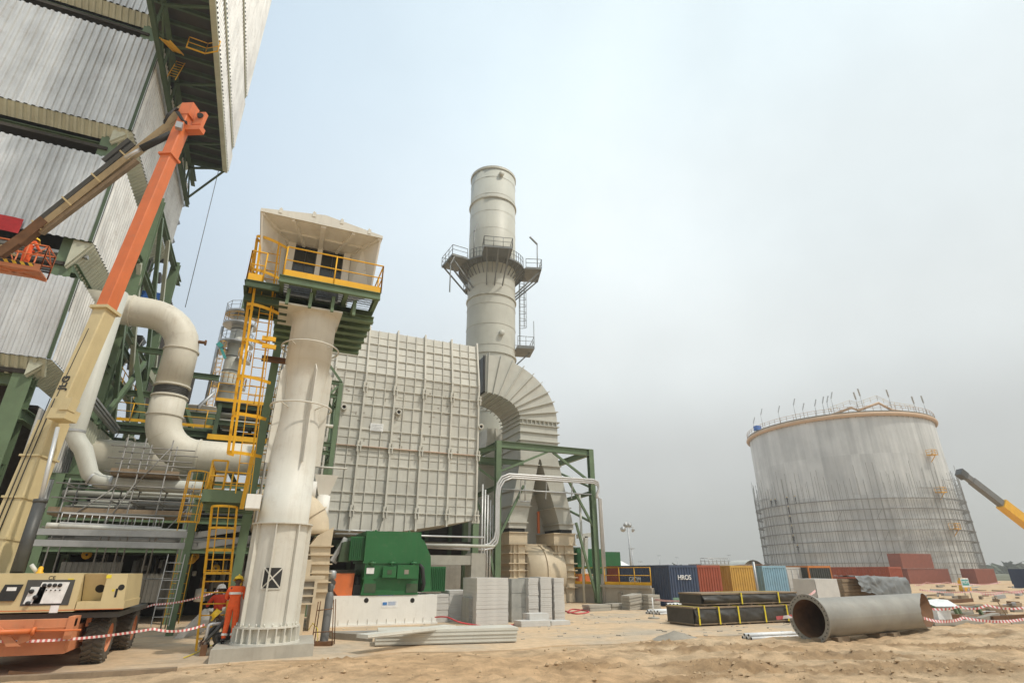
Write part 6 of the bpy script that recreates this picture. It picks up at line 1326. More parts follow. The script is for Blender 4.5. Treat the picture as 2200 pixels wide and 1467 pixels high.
stack('foam_board', 'pale board in the stack under the beam of the concrete frame', 966, 1008, 1268, 1335, 27.2, 1.4, 11)
stack('foam_board', 'pale board in the low stack touching the right end of the motor skid', 938, 962, 1276, 1337, 26.9, 1.2, 9, 'board')
stack('foam_board', 'grey board in the thin stack before the concrete post', 1008, 1024, 1284, 1342, 25.4, 1.0, 10, 'board_e')
cf = thing('concrete_frame', 'bare concrete beam on a post right of the green motor', 'concrete frame', (9, 29, 0))
a, b, c = PY(934, 1192, 29), PY(1012, 1213, 29), PY(1043, 1188, 29)
mb = MB(); mb.box((a.x - .5, 29, b.z), (b.x, 29.9, a.z)); mb.build('beam', M['conc'], cf); mb = MB(); mb.box((b.x, 28.95, .03), (c.x, 29.95, c.z)); mb.build('post', M['conc'], cf)
mb = MB(); mb.box((a.x - .4, 31.5, .03), (b.x + .3, 31.6, a.z)); mb.build('back_wall', M['conc_dk'], cf)
# long cladding planks lying in front
def planks(name, label, pts, Y, dy, n, mat='ivory', zbase=.05):
    (u0, v0), (u1, v1) = pts; a, b = PZ(u0, v0, zbase), PZ(u1, v1, zbase); d = (b - a).normalized(); s_ = V((-d.y, d.x, 0))
    for k in range(n):
        mb = MB(); o = a + s_*rn.uniform(-.03, .03) + d*rn.uniform(-.1, .1); c = (o + b)/2 + z*(.055 + .105*k) + s_*dy/2; mb.obox(c, d*((b - a).length/2), s_*dy/2, z*.05); mb.obox(c + s_*(-dy/2 - .008) - z*.012, d*((b - a).length/2), s_*.012, z*.006)
        tag(mb.build(name, M[mat], None), label, 'plank', 'cream planks piled before the board stacks' if n > 1 else None)
rn = random.Random(4)
planks('cladding_plank', 'long cream cladding plank in the pile on the ground before the board stacks', ((808, 1387), (1112, 1378)), 0, 1.1, 4, 'boxrib')
planks('cladding_plank', 'single cream plank lying skewed on top of the plank pile', ((792, 1372), (980, 1350)), 0, .5, 1, 'ivory', .42)
planks('cladding_plank', 'long grey plank in front of the motor skid foot', ((706, 1364), (895, 1361)), 0, .35, 1, 'steel')
mb = MB(); a, b = PZ(712, 1372, .03), PZ(800, 1378, .03); mb.prism([a, b, V((b.x, b.y + .8, .03)), V((a.x, a.y + .8, .03))], (0, 0, .2)); tag(mb.build('kerb_stub', M['conc_dk'], None), 'stub of broken concrete kerb left of the plank pile', 'kerb')
gx = thing('gas_cylinder', 'weathered grey gas cylinder leaning in a rusty rod cradle', 'gas cylinder', PZ(697, 1384, .05))
p = PZ(695, 1383, .06); t_ = PY(710, 1268, p.y + .15); ax2 = (t_ - p).normalized(); Lc = (t_ - p).length
mb = MB(); mb.lathe([(.001, 0), (.125, .01), (.13, .05), (.13, Lc*.86), (.105, Lc*.94), (.05, Lc), (.04, Lc + .02)], p, 28, ax=ax2); mb.build('bottle', M['cyl'], gx)
mb = MB(); mb.lathe([(.085, Lc*.98), (.09, Lc*1.09), (.06, Lc*1.13), (.001, Lc*1.14)], p, 16, ax=ax2); mb.build('valve_cap', M['dksteel'], gx)
ck = thing('cradle', 'rusty welded rod cradle holding the grey gas cylinder', 'cradle', (2.2, 18.6, 0))
mb = MB()
for du, sx_ in ((-28, 0), (14, 1)):
    A, B = PZ(668 if sx_ == 0 else 712, 1385, .04), PY(684 if sx_ == 0 else 717, 1292 if sx_ == 0 else 1287, p.y); mb.tube(A + V((0, -.15, 0)), B, .016, 6); mb.tube(A + V((.12, .25, 0)), B + V((.1, .3, 0)), .016, 6)
for f_ in (.02, .3, .8):
    A = PZ(668, 1385, .04).lerp(PY(684, 1292, p.y), f_) + V((0, -.12, 0)); B = PZ(712, 1385, .04).lerp(PY(717, 1287, p.y), f_) + V((0, -.12, 0)); mb.tube(A, B, .016, 6)
A, B = PZ(664, 1386, .04), PZ(714, 1386, .04); mb.bar(A + V((0, .1, .05)), B + V((0, .1, .05)), .3, .12); mb.build('rods', M['rust'], ck)
mb = MB(); pts = [PZ(663, 1352, .4), PZ(672, 1338, .6), PZ(682, 1350, .5), PZ(683, 1372, .2), PZ(677, 1386, .04)]; mb.path(pts, .012, 6); tag(mb.build('yellow_hose', M['strap'], None), 'thin yellow hose looped over the rod cradle', 'hose')
def hose(pts, r, mat, label, name='hose', zz=.06):
    P_ = [PZ(u, v, zz) if len(q_) == 2 else PZ(u, v, q_[2]) for q_ in pts for u, v in [q_[:2]]]; out = []
    for a, b, c, d in zip([P_[0]] + P_[:-2], P_[:-1], P_[1:], P_[2:] + [P_[-1]]):
        for t in range(6):
            t /= 6; out.append(.5*((2*b) + (c - a)*t + (2*a - 5*b + 4*c - d)*t*t + (3*b - a - 3*c + d)*t**3))
    out.append(P_[-1]); mb = MB(); mb.path(out, r, 7); return tag(mb.build(name, M[mat], None), label, 'hose')
hose([(935, 1325, .3), (960, 1325, .35), (985, 1335, .2), (1015, 1341), (1060, 1345), (1130, 1338), (1150, 1333)], .03, 'hose', 'red hose snaking from the motor skid past the widest board stack')
hose([(1215, 1312), (1240, 1318), (1265, 1313), (1230, 1308), (1222, 1316), (1262, 1306)], .035, 'hose', 'red hose coiled at the foot of the right portal post')
hose([(1026, 1200, 1.9), (1028, 1230, 1.3), (1030, 1255, .6)], .04, 'hose', 'short red hose hanging down the concrete post') if False else None
hose([(395, 1412), (420, 1402), (445, 1388), (462, 1385)], .014, 'strap', 'thin yellow cable on the ground by the crouching worker')
# hollow slabs, leaning sheets
def slabs(label, u, v, n, w_, rz, tilt=0):
    p = PZ(u, v, .03); ca, sa = math.cos(rz), math.sin(rz)
    for k in range(n):
        mb = MB(); c = p + z*(.08 + .17*k) + V((rn.uniform(-.04, .04), rn.uniform(-.04, .04), 0)); mb.obox(c, V((ca, sa, tilt))*w_/2, V((-sa, ca, 0))*.4, z*.075)
        for i in range(6): mb.disc(c + V((ca, sa, 0))*(w_*(-.42 + .168*i)) + V((sa, -ca, 0))*.403, .045, (sa, -ca, 0), 8)
        tag(mb.build('hollow_block', M['conc'], None), label, 'slab', 'slabs: ' + label)
slabs('grey hollow slab in the pair lying at the foot of the right portal post', 1283, 1311, 2, 1.5, .05)
slabs('grey hollow slab in the low pair lying right of the portal post pile', 1325, 1308, 2, 1.4, .1)
slabs('grey hollow slab in the tilted taller stack against the concrete plinth', 1358, 1309, 5, 1.0, .1, .12)
slabs('grey hollow slab in the upright stack at the right end of the concrete plinth', 1398, 1309, 5, .9, .05)
for k in range(6):
    a = PZ(372 + 8*k, 1372 - k*2, .03); mb = MB(); mb.corr((a.x, a.y, .03), (.28, .05, 0), (.75 + .05*k, .2, .9), (-.7, -.3, .5), .1, .03)
    tag(mb.build('corrugated_sheet', M['alum'], None), 'bright corrugated sheet leaning in the bundle by the foot of the yellow ladder', 'sheet', 'corrugated sheets leaning by the yellow ladder')
ps = thing('pipe_stand', 'grey bent pipe stand with a rusty foot beside the crouching worker', 'pipe stand', PZ(435, 1408, .03))
p = PZ(435, 1408, .03); h_ = PY(443, 1340, p.y).z; mb = MB(); e_ = PY(480, 1341, p.y); mb.path([p + z*.2, V((p.x, p.y, h_ - .08)), V((p.x + .03, p.y, h_ - .02)), V((p.x + .1, p.y, h_)), V((e_.x, p.y, h_))], .045, 10); mb.build('pipe', M['alum'], ps)
mb = MB(); mb.box((p.x - .08, p.y - .08, .03), (p.x + .08, p.y + .08, .3)); mb.build('foot', M['rust'], ps)
mb = MB(); a, b = PZ(-40, 1462, .05), PZ(378, 1440, .06); mb.bar(a, b, .24, .14); tag(mb.build('timber_beam', M['timber'], None), 'long weathered timber laid along the edge of the sand', 'timber')
mb = MB(); a, b = PZ(25, 1445, .1), PZ(110, 1450, .06); mb.bar(a, b, .2, .07, (.0, .3, 1)); tag(mb.build('timber_offcut', M['rust'], None), 'short dark board lying beside the long timber', 'timber')
# barrier tapes (thin strips sagging between supports)
def tape(label, pts, mat='tape', w_=.055, sag=.1):
    P_ = [p if isinstance(p, V) else PF(*p) for p in pts]; mb = MB()
    for a, b in zip(P_[:-1], P_[1:]):
        n = 12; rows = [[], []]
        for i in range(n + 1):
            t = i/n; c = a.lerp(b, t) - z*(sag*4*t*(1 - t)); tw = .35*math.sin(t*9 + a.x); rows[0].append(c + V((0, tw*w_*.5, -w_/2))); rows[1].append(c + V((0, -tw*w_*.5, w_/2)))
        mb.sheet(rows)
    return tag(mb.build('barrier_tape', M[mat], None), label, 'barrier tape')
tape('red and white tape strung low across the front of the boom lift', [(-60, 1376, 13.4), (330, 1350, 15.4), (440, 1341, 16.1)])
tape('red and white tape running from behind the lift wheels up to the second worker', [(160, 1330, 18.8), (330, 1298, 19.5), (475, 1266, 20)])
tape('red and white tape from the round-based post to the black crates', [(1400, 1286, 37), (1507, 1287, 31)], 'tape_y', .1)
tape('short red and white tape from the crates to the grey wrapped block', [(1712, 1282, 26), (1752, 1268, 30)], 'tape_y', .1)
tape('pink-white tape tied to the flanged pipe beside the crates', [(1668, 1327, 20), (1702, 1323, 19.8)], 'tape_y', .1, 0)
for i, (lab, pts) in enumerate((('sagging red and white tape across the red containers', [(1965, 1256, 60), (1990, 1250, 60), (2035, 1250, 60), (2085, 1254, 60), (2150, 1250, 60)]),
        ('long pale tape across the rough sand behind the green trestles', [(1975, 1266, 45), (2090, 1270, 45), (2210, 1266, 45)]),
        ('red and white tape nearest the sign at the far right', [(2105, 1274, 38), (2160, 1270, 38), (2210, 1266, 38)]),
        ('red and white tape along the tops of the green trestles', [(1975, 1302, 26), (2060, 1302, 26), (2120, 1299, 26), (2210, 1302, 26)]),
        ('tape lying low over the sand right of the flanged pipe', [(1985, 1327, 21), (2070, 1326, 21.5), (2210, 1327, 22)]))):
    tape(lab, pts, 'tape_y', .085, .12)
def bpost(u, v, label, h=.95):
    p = PZ(u, v, .03); t = thing('tape_post', label, 'tape post', p); mb = MB(); mb.lathe([(.001, 0), (.28, 0), (.28, .05), (.05, .08)], p, 24); mb.build('base', M['conc'], t); mb = MB(); mb.tube(p, p + z*h, .03, 8); mb.build('pole', M['sign'], t)
bpost(1405, 1328, 'white tape post on a round concrete base left of the crates')
# ================================================================== railed plinth with the second motor
rp = thing('railed_plinth', 'concrete plinth edged with yellow handrail below the second green motor', 'plinth', (25, 40, 0))
hz_ = 1.12; fp0, fp1 = V((22.9, 40.2, 0)), V((25.2, 33.7, 0))
mb = MB(); mb.prism([(22.9, 40.2, 0), (25.2, 33.7, 0), (25.42, 33.7, 0), (25.42, 40.5, 0), (31, 40.5, 0), (31, 47, 0), (22.9, 47, 0)], (0, 0, hz_)); fd_ = (fp1 - fp0).normalized(); fn_ = V((fd_.y, -fd_.x, 0)); fn_ = fn_ if fn_.x < 0 else -fn_
mb.obox((fp0 + fp1)/2 + z*(hz_ + .07) + fn_*.06, fd_*(fp1 - fp0).length/2, fn_*.09, z*.09); mb.build('slab', M['conc'], rp)
mb = MB()
for t in (.35, .62, .86): mb.obox(fp0.lerp(fp1, t) + fn_*.1 + z*(hz_/2 - .15), fd_*.15, fn_*.1, z*(hz_/2 - .18))
mb.build('buttress', M['conc_dk'], rp)
mb = MB(); up1 = z*(hz_ + .16); rail(mb, [fp0 + up1, fp0.lerp(fp1, .3) + up1], 1.15, .9, .035, .2); rail(mb, [fp0.lerp(fp1, .42) + up1, fp1 + up1], 1.15, 1.2, .035, .2); mb.tube(fp0 + z*(hz_ + 1.31), fp1 + z*(hz_ + 1.31), .035, 6); mb.build('handrail', M['yellow'], rp)
m2 = thing('electric_motor', 'second green motor farther off behind the yellow handrail', 'motor', (28, 46, 1))
a, b, c = PY(1240, 1178, 44), PY(1299, 1178, 44), PY(1336, 1185, 44); hzm = PY(1299, 1232, 44).z
mb = MB(); mb.box((a.x, 44, hzm + .4), (b.x, 47, a.z)); mb.build('cooler_box', G, m2); mb = MB(); mb.box((b.x, 44.3, hzm), (c.x, 46.8, c.z)); mb.box((b.x - 1.2, 43.9, hzm), (b.x + .6, 44.3, hzm + 1.5)); mb.build('fan_cowl', G, m2)
a = PY(1212, 1175, 45); mb = MB(); mb.box((a.x, 44.4, hz_), (a.x + 1.3, 47, a.z)); mb.build('end_housing', M['dkgreen'], m2)
mb = MB(); mb.box((b.x - 2.5, 44.2, hz_), (c.x, 46.9, hzm)); mb.build('base', M['white'], m2)
a, b = PY(1250, 1232, 43.5), PY(1268, 1248, 43.5); mb = MB(); mb.box((a.x - .3, 43.5, b.z - .3), (b.x, 44, a.z)); tag(mb.build('orange_guard', M['orange'], None), 'small orange guard beside the second green motor', 'guard')
a = PY(1340, 1205, 60); mb = MB(); mb.add([(a.x - 1.6, 60, 2.2), (a.x + 2.4, 60, 2.2), (a.x + 2.4, 64, 2.2), (a.x - 1.6, 64, 2.2), (a.x + .4, 62, 3.6)], [(0, 1, 4), (1, 2, 4), (2, 3, 4), (3, 0, 4)])
for sx_, sy_ in ((-1.6, 60), (2.4, 60), (2.4, 64), (-1.6, 64)): mb.tube((a.x + sx_*.98, sy_ + (.05 if sy_ < 62 else -.05), 0), (a.x + sx_*.98, sy_ + (.05 if sy_ < 62 else -.05), 2.2), .05, 6)
tag(mb.build('canopy', M['sign'], None), 'white peaked canopy tent behind the yellow handrail', 'canopy')
# ================================================================== crates, wrapped blocks, flanged pipe
def crate(label, u0, u1, v0, v1, Y, dep, straps, z0):
    a, b = PY(u0, v0, Y), PY(u1, v1, Y); ht = a.z; t = thing('tarp_crate', label, 'crate', ((a.x + b.x)/2, Y + dep/2, z0), 'black wrapped crates strapped with yellow')
    nx, rows = 46, []
    for j in range(9):
        f_ = j/8; zz_ = z0 + .1 + (ht - z0 - .16)*f_; row = []
        for i in range(nx + 1):
            X = a.x + (b.x - a.x)*i/nx; e = math.sin(PI*f_)*(.04 + .17*abs(noise.noise(V((X*1.3 + zz_*1.5, zz_*2.5, u0))))) + .03*noise.noise(V((X*4, zz_*7, 2))); row.append((X, Y - e, zz_))
        rows.append(row)
    mb = MB(); mb.sheet(rows); mb.box((a.x, Y + .05, z0 + .1), (b.x, Y + dep, ht - .06)); mb.build('wrapping', M['tarp'], t)
    mb = MB(); mb.box((a.x - .04, Y - .05, ht - .06), (b.x + .04, Y + dep, ht)); mb.box((a.x - .04, Y - .05, z0 + .06), (b.x + .04, Y + dep, z0 + .1))
    for k in range(5): X = a.x + .1 + (b.x - a.x - .4)*k/4; mb.box((X, Y, z0), (X + .14, Y + dep, z0 + .06))
    mb.build('pallet_boards', M['timber'], t)
    for u_ in straps:
        X = PY(u_, (v0 + v1)/2, Y).x; s_ = MB(); s_.box((X, Y - .13, z0 + .06), (X + .07, Y - .115, ht + .01)); s_.box((X, Y - .13, ht), (X + .07, Y + dep, ht + .012)); s_.build('strap', M['strap'], t)
    return ht
h1 = crate('lower black wrapped crate with five yellow straps left of the flanged pipe', 1489, 1722, 1304, 1347, 20.6, 1.8, (1497, 1541, 1583, 1640, 1688), .03)
crate('upper black wrapped crate with two yellow straps resting on the lower one', 1506, 1716, 1274, 1308, 20.8, 1.5, (1589, 1669), h1 + .005)
# grey wrapped block and tarpaulin
wb = MB(); a, b = PY(1750, 1243, 23.5), PY(1808, 1292, 23.5); rows = []
for j in range(8):
    f_ = j/7; rows.append([(a.x + (b.x - a.x)*i/12, 23.5 - .03*noise.noise(V((i*.7, j*.9, 1))), .05 + (a.z - .05)*f_) for i in range(13)])
wb.sheet(rows); wb.box((a.x, 23.55, .05), (b.x, 25, a.z)); tag(wb.build('wrapped_block', M['board'], None), 'pale grey shrink-wrapped block behind the left end of the flanged pipe', 'block')
a, b = PY(1808, 1243, 23.7), PY(1900, 1292, 23.7)
for k in range(10): mb = MB(); zv = .05 + (a.z - .05)*k/10; mb.box((a.x + .02, 23.7 + .02*(k % 3), zv), (b.x, 24.9, zv + (a.z - .05)/10 - .012)); tag(mb.build('sawn_board', M['timber'], None), 'sawn board in the stack half covered by the grey tarpaulin', 'board', 'sawn boards under the grey tarpaulin')
a, b = PY(1834, 1238, 23.4), PY(1958, 1292, 23.4); rows = []
for j in range(16):
    f_ = j/15; row = []
    for i in range(34):
        t = i/33; X = a.x + (b.x - a.x)*t; ed = .45 + .55*min(1, max(0, (t - .15)*1.6)); 
        if f_ < .35: Y, zv = 24.8 - (f_/.35)*1.45, a.z + .03 - .12*t
        else: g_ = (f_ - .35)/.65; Y = 23.35 - .18*g_; zv = a.z - .12*t - g_*(a.z - .12)*ed
        row.append((X + .05*noise.noise(V((i*.5, j*.5, 3))), Y - .3*abs(noise.noise(V((t*9 + j*.12, j*.3, 8)))) - .1*abs(noise.noise(V((t*25 + j*.3, j*.8, 3)))), max(.06, zv + .09*noise.noise(V((i*.35, j*.4, 5))) + .05*noise.noise(V((i*.9, j*.9, 6))))))
    rows.append(row)
mb = MB(); mb.sheet(rows); o = mb.build('tarpaulin', M['greytarp'], None); tag(o, 'rumpled dark grey tarpaulin draped over the board stack behind the flanged pipe', 'tarpaulin')
# flanged steel pipe lying on timbers
fp = thing('flanged_pipe', 'huge bare steel pipe with a bolted flange lying on timbers in the sand', 'pipe', (20, 15.3, 0))
A, B = PF(1739, 1334, 20.1), PF(1944, 1322, 22.6); d = (B - A).normalized(); A.z = .75; B.z = .80; d = (B - A).normalized(); Rp = .60
sx2 = d.cross(z).normalized(); Lp = (B - A).length; nn = 56
def prng(k): t = 2*PI*k/nn; return sx2*math.cos(t) + (d.cross(sx2))*-math.sin(t)
near = 1 if sx2.y < 0 else -1
def endl(k, r_):
    e = prng(k); s_ = e.dot(sx2)*near; return Lp + 1.5*(1 - s_) + .05*math.sin(2*PI*k/nn*2) + (.05*noise.noise(V((k*.4, 0, 0))))
outer = [[A + prng(k)*Rp + d*(0 if j == 0 else endl(k, Rp)*j/10) for k in range(nn + 1)] for j in range(11)]
inner = [[A + prng(k)*(Rp - .02) + d*(0 if j == 0 else endl(k, Rp)*j/10) for k in range(nn + 1)] for j in range(11)]
mb = MB(); mb.sheet(outer); mb.sheet([outer[-1], inner[-1]], False); mb.build('barrel', M['pipesteel'], fp)
mb = MB(); mb.sheet([r_[::-1] for r_ in inner]); mb.build('bore', M['rust'], fp)
mb = MB(); Rf = .735; mb.lathe([(Rp - .02, -.02), (Rf, -.02), (Rf, .06), (Rp, .06)], A, 56, ax=d, smooth=False); mb.build('flange', M['pipesteel'], fp)
mb = MB()
for k in range(32): mb.disc(A + prng(k*nn/32)*(Rp + .07) - d*.024, .022, -d, 8)
mb.build('bolt_hole', M['ink'], fp)  # black discs stand in for the shade inside the bolt holes
for t, l_, lab in ((.06, 1.5, 'timber bearer under the flange end of the steel pipe'), (.62, 1.2, 'dark timber bearer under the far end of the steel pipe')):
    c = A + d*(Lp*t); c.z = gz(c.x, c.y) + .05; mb = MB(); mb.obox(c + V((.4, -.1, .02)), d*l_*.5, sx2*.16, z*.08); mb.obox(c + V((.3, .2, .02)), sx2*.7, d*.1, z*.085); tag(mb.build('timber_bearer', M['timber'], None), lab, 'timber')
# zebra ended pipes
def zebra(label, u0, v0, u1, v1, n, w_=.06):
    a, b = PZ(u0, v0, .08), PZ(u1, v1, .08); d_ = (b - a).normalized(); s_ = V((-d_.y, d_.x, 0))
    for k in range(n):
        o = s_*(k*w_*2.1) + z*(w_*1.8*(k % 2)); t = tag(solo('white_pipe', M['sign'], None, 'tube', a + o, b + o, w_, 8), label, 'pipe', 'pipes: ' + label)
        solo('dark_end', M['ink'], t, 'tube', a + o - d_*.006, a + o + d_*.12, w_*.8, 8)
zebra('white pipe with black ends in the back bundle left of the crates', 1460, 1302, 1510, 1296, 8)
zebra('white pipe with black ends in the front bundle left of the crates', 1417, 1318, 1495, 1314, 9)
zebra('white pipe with black ends in the bundle between crates and flanged pipe', 1614, 1371, 1718, 1366, 5, .05)
mb = MB(); c = PZ(1450, 1372, 0); rows = [[c + V((math.cos(t)*r_*1.1, math.sin(t)*r_*.6, .26*(1 - r_) ** 1.2 + .03*noise.noise(V((r_*9, t*3, 1))) if r_ < 1 else -.02)) for t in [2*PI*k/28 for k in range(29)]] for r_ in (0.01, .15, .3, .45, .6, .75, .9, 1.0)]
mb.sheet(rows); tag(mb.build('rubble_heap', M['conc_dk'], None), 'little grey rubble heap at the slab edge before the crates', 'heap')
# trestles and scraps on the rough sand to the right
def trestle(label, u0, u1, vt, vb):
    a, b = PZ(u0, vb, 0), PZ(u1, vb + 1, 0); ht = PF(u0, vt, a.x*_sy + a.y*_cy).z; t = thing('trestle', label, 'trestle', a, 'green steel trestles on the sand'); 
    for p in (a, b): solo('leg', M['green'], t, 'bar', p, p + V((-.22, 0, ht)), .14, .12)
    mb = MB(); mb.bar(a + z*ht*.9, b + z*ht*.9, .06, .06); mb.bar(a + z*ht*.2, b + z*ht*.2, .05, .05); mb.build('rails', M['steel'], t)
trestle('green steel trestle nearest the open end of the flanged pipe', 1990, 2014, 1283, 1325)
trestle('green steel trestle under the white sheet on the sand', 2018, 2062, 1300, 1327)
trestle('green steel trestle standing farthest right on the sand', 2068, 2113, 1300, 1326)
a, b, c = PF(2010, 1302, 27), PF(2060, 1302, 27), PF(2036, 1288, 28); mb = MB(); mb.add([a, b, c + V((.5, .8, 0)), c + V((-.6, .9, -.05)), c], [(0, 1, 4), (1, 2, 4), (0, 4, 3), (4, 2, 3)]); mb.box((a.x, a.y, .2), (b.x, a.y + .8, .55)); tag(mb.build('white_sheet', M['sign'], None), 'white sheet tented over scrap between the green trestles', 'sheet')
rn = random.Random(21)
for k, (u, v, l_, mat, lab) in enumerate(((2085, 1268, 1.6, 'conc_dk', 'brown block lying on the far sand under the tape'), (2040, 1290, 3, 'timber', 'long dark board on the sand behind the white sheet'), (2120, 1340, 5, 'conc', 'long low concrete kerb lying in the sand at the right'), (2180, 1300, 2, 'timber', 'short dark board lying on the far right sand'), (1990, 1340, 2.4, 'timber', 'dark board on the sand just past the open pipe end'))):
    p = PZ(u, v, .06); mb = MB(); an = rn.uniform(-.3, .5) if mat != 'conc' else -.35; mb.obox(p + z*.06, V((math.cos(an), math.sin(an), 0))*l_/2, V((-math.sin(an), math.cos(an), 0))*.16, z*.09); tag(mb.build('scrap_board', M[mat], None), lab, 'board')
mb = MB(); p = PF(2186, 1362, 20); p = PZ(2178, 1346, .03); q_ = PF(2137, 1282, 24); mb.tube(p, q_, .018, 6); tag(mb.build('leaning_rod', M['timber'], None), 'thin rod leaning up out of the sand at the far right', 'rod')
sg = thing('site_sign', 'small green and white sign on posts at the far right', 'sign', PZ(2073, 1262, 0))
p = PF(2074, 1251, 52); mb = MB(); mb.box((p.x - .55, p.y, p.z - .36), (p.x + .55, p.y + .04, p.z + .36)); bo = mb.build('board', M['sign'], sg); mb = MB(); mb.box((p.x - .48, p.y - .01, p.z - .22), (p.x + .48, p.y - .004, p.z + .26)); mb.build('panel', M['teal'], bo)
text('MOM', .36, M['sign'], bo, (p.x, p.y - .012, p.z + .02), (R(90), 0, 0)); [solo('post', M['steel'], sg, 'tube', (p.x + e, p.y + .06, 0), (p.x + e, p.y + .06, p.z), .04, 6) for e in (-.4, .4)]

rn = random.Random(44)
for k in range(75):
    u, v = rn.uniform(1985, 2198), rn.uniform(1258, 1338); p = PZ(u, v, 0); l_ = rn.uniform(.5, 2.6); an = rn.uniform(-.5, .6); w_ = rn.uniform(.06, .2); h_ = rn.uniform(.04, .14); zb_ = gz(p.x, p.y) + .02
    mt_ = rn.choice(('timber', 'timber', 'conc_dk', 'rust', 'steel', 'board')); mb = MB(); mb.obox(p + z*(zb_ + h_), V((math.cos(an), math.sin(an), rn.uniform(-.06, .06)))*l_/2, V((-math.sin(an), math.cos(an), 0))*w_, z*h_)
    kind_ = {'timber': 'brown timber', 'conc_dk': 'dull concrete', 'rust': 'rusty steel', 'steel': 'grey steel', 'board': 'pale foam'}[mt_]
    tag(mb.build('scrap_piece', M[mt_], None), kind_ + ' scrap piece lying on the rough sand right of the flanged pipe', 'scrap', kind_ + ' scraps on the rough sand')
tr = thing('site_truck', 'dark blue truck parked at the far right behind the green sign', 'truck', PF(2262, 1266, 62))
c = PF(2262, 1266, 62); c.z = 0
mb = MB(); mb.box((c.x - 2.3, c.y, .9), (c.x + 2.6, c.y + 2.3, 2.4)); mb.box((c.x - 2.3, c.y + .1, .55), (c.x + 4.6, c.y + 2.2, .9)); mb.build('load_bed', paint('truck_blue', (.03,.045,.09), .5), tr)
mb = MB(); mb.prism([(c.x + 2.7, c.y, .7), (c.x + 4.8, c.y, .7), (c.x + 4.8, c.y, 1.7), (c.x + 4.4, c.y, 2.6), (c.x + 2.7, c.y, 2.6)], (0, 2.3, 0)); cbx = mb.build('cab', M['dksteel'], tr); solo('window', M['glass'], cbx, 'box', (c.x + 3.0, c.y - .02, 1.7), (c.x + 4.3, c.y - .005, 2.4))
for X in (-1.4, -.2, 3.8):
    mb = MB(); mb.lathe([(.01, -.14), (.28, -.14), (.48, -.12), (.48, .12), (.28, .14), (.01, .14)], (c.x + X, c.y + .05, .48), 20, ax=(0, 1, 0)); mb.build('wheel', M['tyre'], tr)
p = PF(2073, 1242, 70); mb = MB(); mb.box((p.x - .55, p.y, .25), (p.x + .55, p.y + .6, 1.2)); mb.box((p.x - .35, p.y + .1, 1.2), (p.x + .3, p.y + .5, 1.45)); mb.tube((p.x - .4, p.y - .02, .25), (p.x - .4, p.y + .62, .25), .25, 12); mb.tube((p.x + .4, p.y - .02, .25), (p.x + .4, p.y + .62, .25), .25, 12); tag(mb.build('yellow_pump', M['yellow'], None), 'small yellow machine standing behind the green sign', 'machine')
# ================================================================== shipping containers
def container(col, name_mat, label, loc, rz=0, L_=6.06, doors=False, frame=None, group=None, h=2.59):
    t = thing('shipping_container', label, 'container', (0, 0, 0), group); W_ = 2.44
    m_ = name_mat; fm = frame or m_
    mb = MB(); mb.corr((0.06, .06, .16), (W_ - .12, 0, 0), (0, 0, h - .3), (0, -1, 0), .23, .05)
    if doors: mb = MB()
    mb.corr((0.05, L_ - .06, .16), (0, -L_ + .12, 0), (0, 0, h - .3), (-1, 0, 0), .26, .04); mb.corr((W_ - .05, .06, .16), (0, L_ - .12, 0), (0, 0, h - .3), (1, 0, 0), .26, .04); mb.box((.05, L_ - .08, .16), (W_ - .05, L_ - .05, h - .14)); mb.box((.05, .06, h - .08), (W_ - .05, L_ - .06, h - .05)); mb.box((.05, .06, .1), (W_ - .05, L_ - .06, .16)); mb.build('body', m_, t, local=True)
    mb = MB()
    for X in (0, W_ - .1):
        for Y in (0, L_ - .1): mb.box((X, Y, 0), (X + .1, Y + .1, h))
        mb.box((X, .1, h - .13), (X + .1, L_ - .1, h - .005)); mb.box((X, .1, .01), (X + .1, L_ - .1, .16))
    for Y in (0, L_ - .1): mb.box((.1, Y, h - .16), (W_ - .1, Y + .1, h - .005)); mb.box((.1, Y, .01), (W_ - .1, Y + .1, .18))
    mb.build('frame', fm, t, local=True)
    if doors:
        for X in (.1, W_/2 + .005):
            mb = MB(); mb.box((X, .02, .18), (X + W_/2 - .105, .06, h - .17))
            for k in range(5): mb.box((X + .05, .0, .4 + k*.42), (X + W_/2 - .155, .02, .46 + k*.42))
            dd = mb.build('door', m_, t, local=True)
            mb = MB()
            for e in (.3, .8): mb.tube((X + e, -.02, .15), (X + e, -.02, h - .14), .02, 8)
            mb.box((X + .28, -.06, 1.0), (X + .82, -.03, 1.05)); mb.build('lock_rod', M['steel'], dd, local=True)
    t.location = loc; t.rotation_euler = (0, 0, rz); OFF[t.name] = V((0, 0, 0)); return t
def cpaint(n, c): return paint(n, c, .55, 0, .4, (.16,.1,.06), .4, 1.3, .15, .05, .35)
cm = {k: cpaint('box_' + k, c) for k, c in dict(blue=(.05,.075,.13), red=(.34,.085,.045), yellow=(.55,.33,.07), sky=(.24,.40,.50), white=(.52,.51,.48), dark=(.05,.055,.05), orange=(.5,.17,.035), rustred=(.29,.095,.06), grey=(.07,.07,.07)).items()}
GR = 'shipping containers standing in a row behind the crates'
cy0 = 32.6
c1 = container(None, cm['blue'], 'dark blue container with white letters at the left end of the row', (PY(1441, 1260, cy0).x, cy0, .0), 0, 6.06, group=GR)
tx = text('HROS', .44, M['sign'], c1, (0, 0, 0), (R(90), 0, 0), ext=.03); tx.location = (1.22, -.03, 1.78)
tx = text('GROM', .5, M['sign'], c1, (0, 0, 0), (R(90), 0, R(-90)), ext=.02); tx.location = (-.03, 4.0, 1.6)
mb = MB(); mb.box((.1, -.012, .2), (2.3, .02, .55)); mb.build('green_patch', paint('patch_green', (.18,.3,.2), .7), c1, local=True)
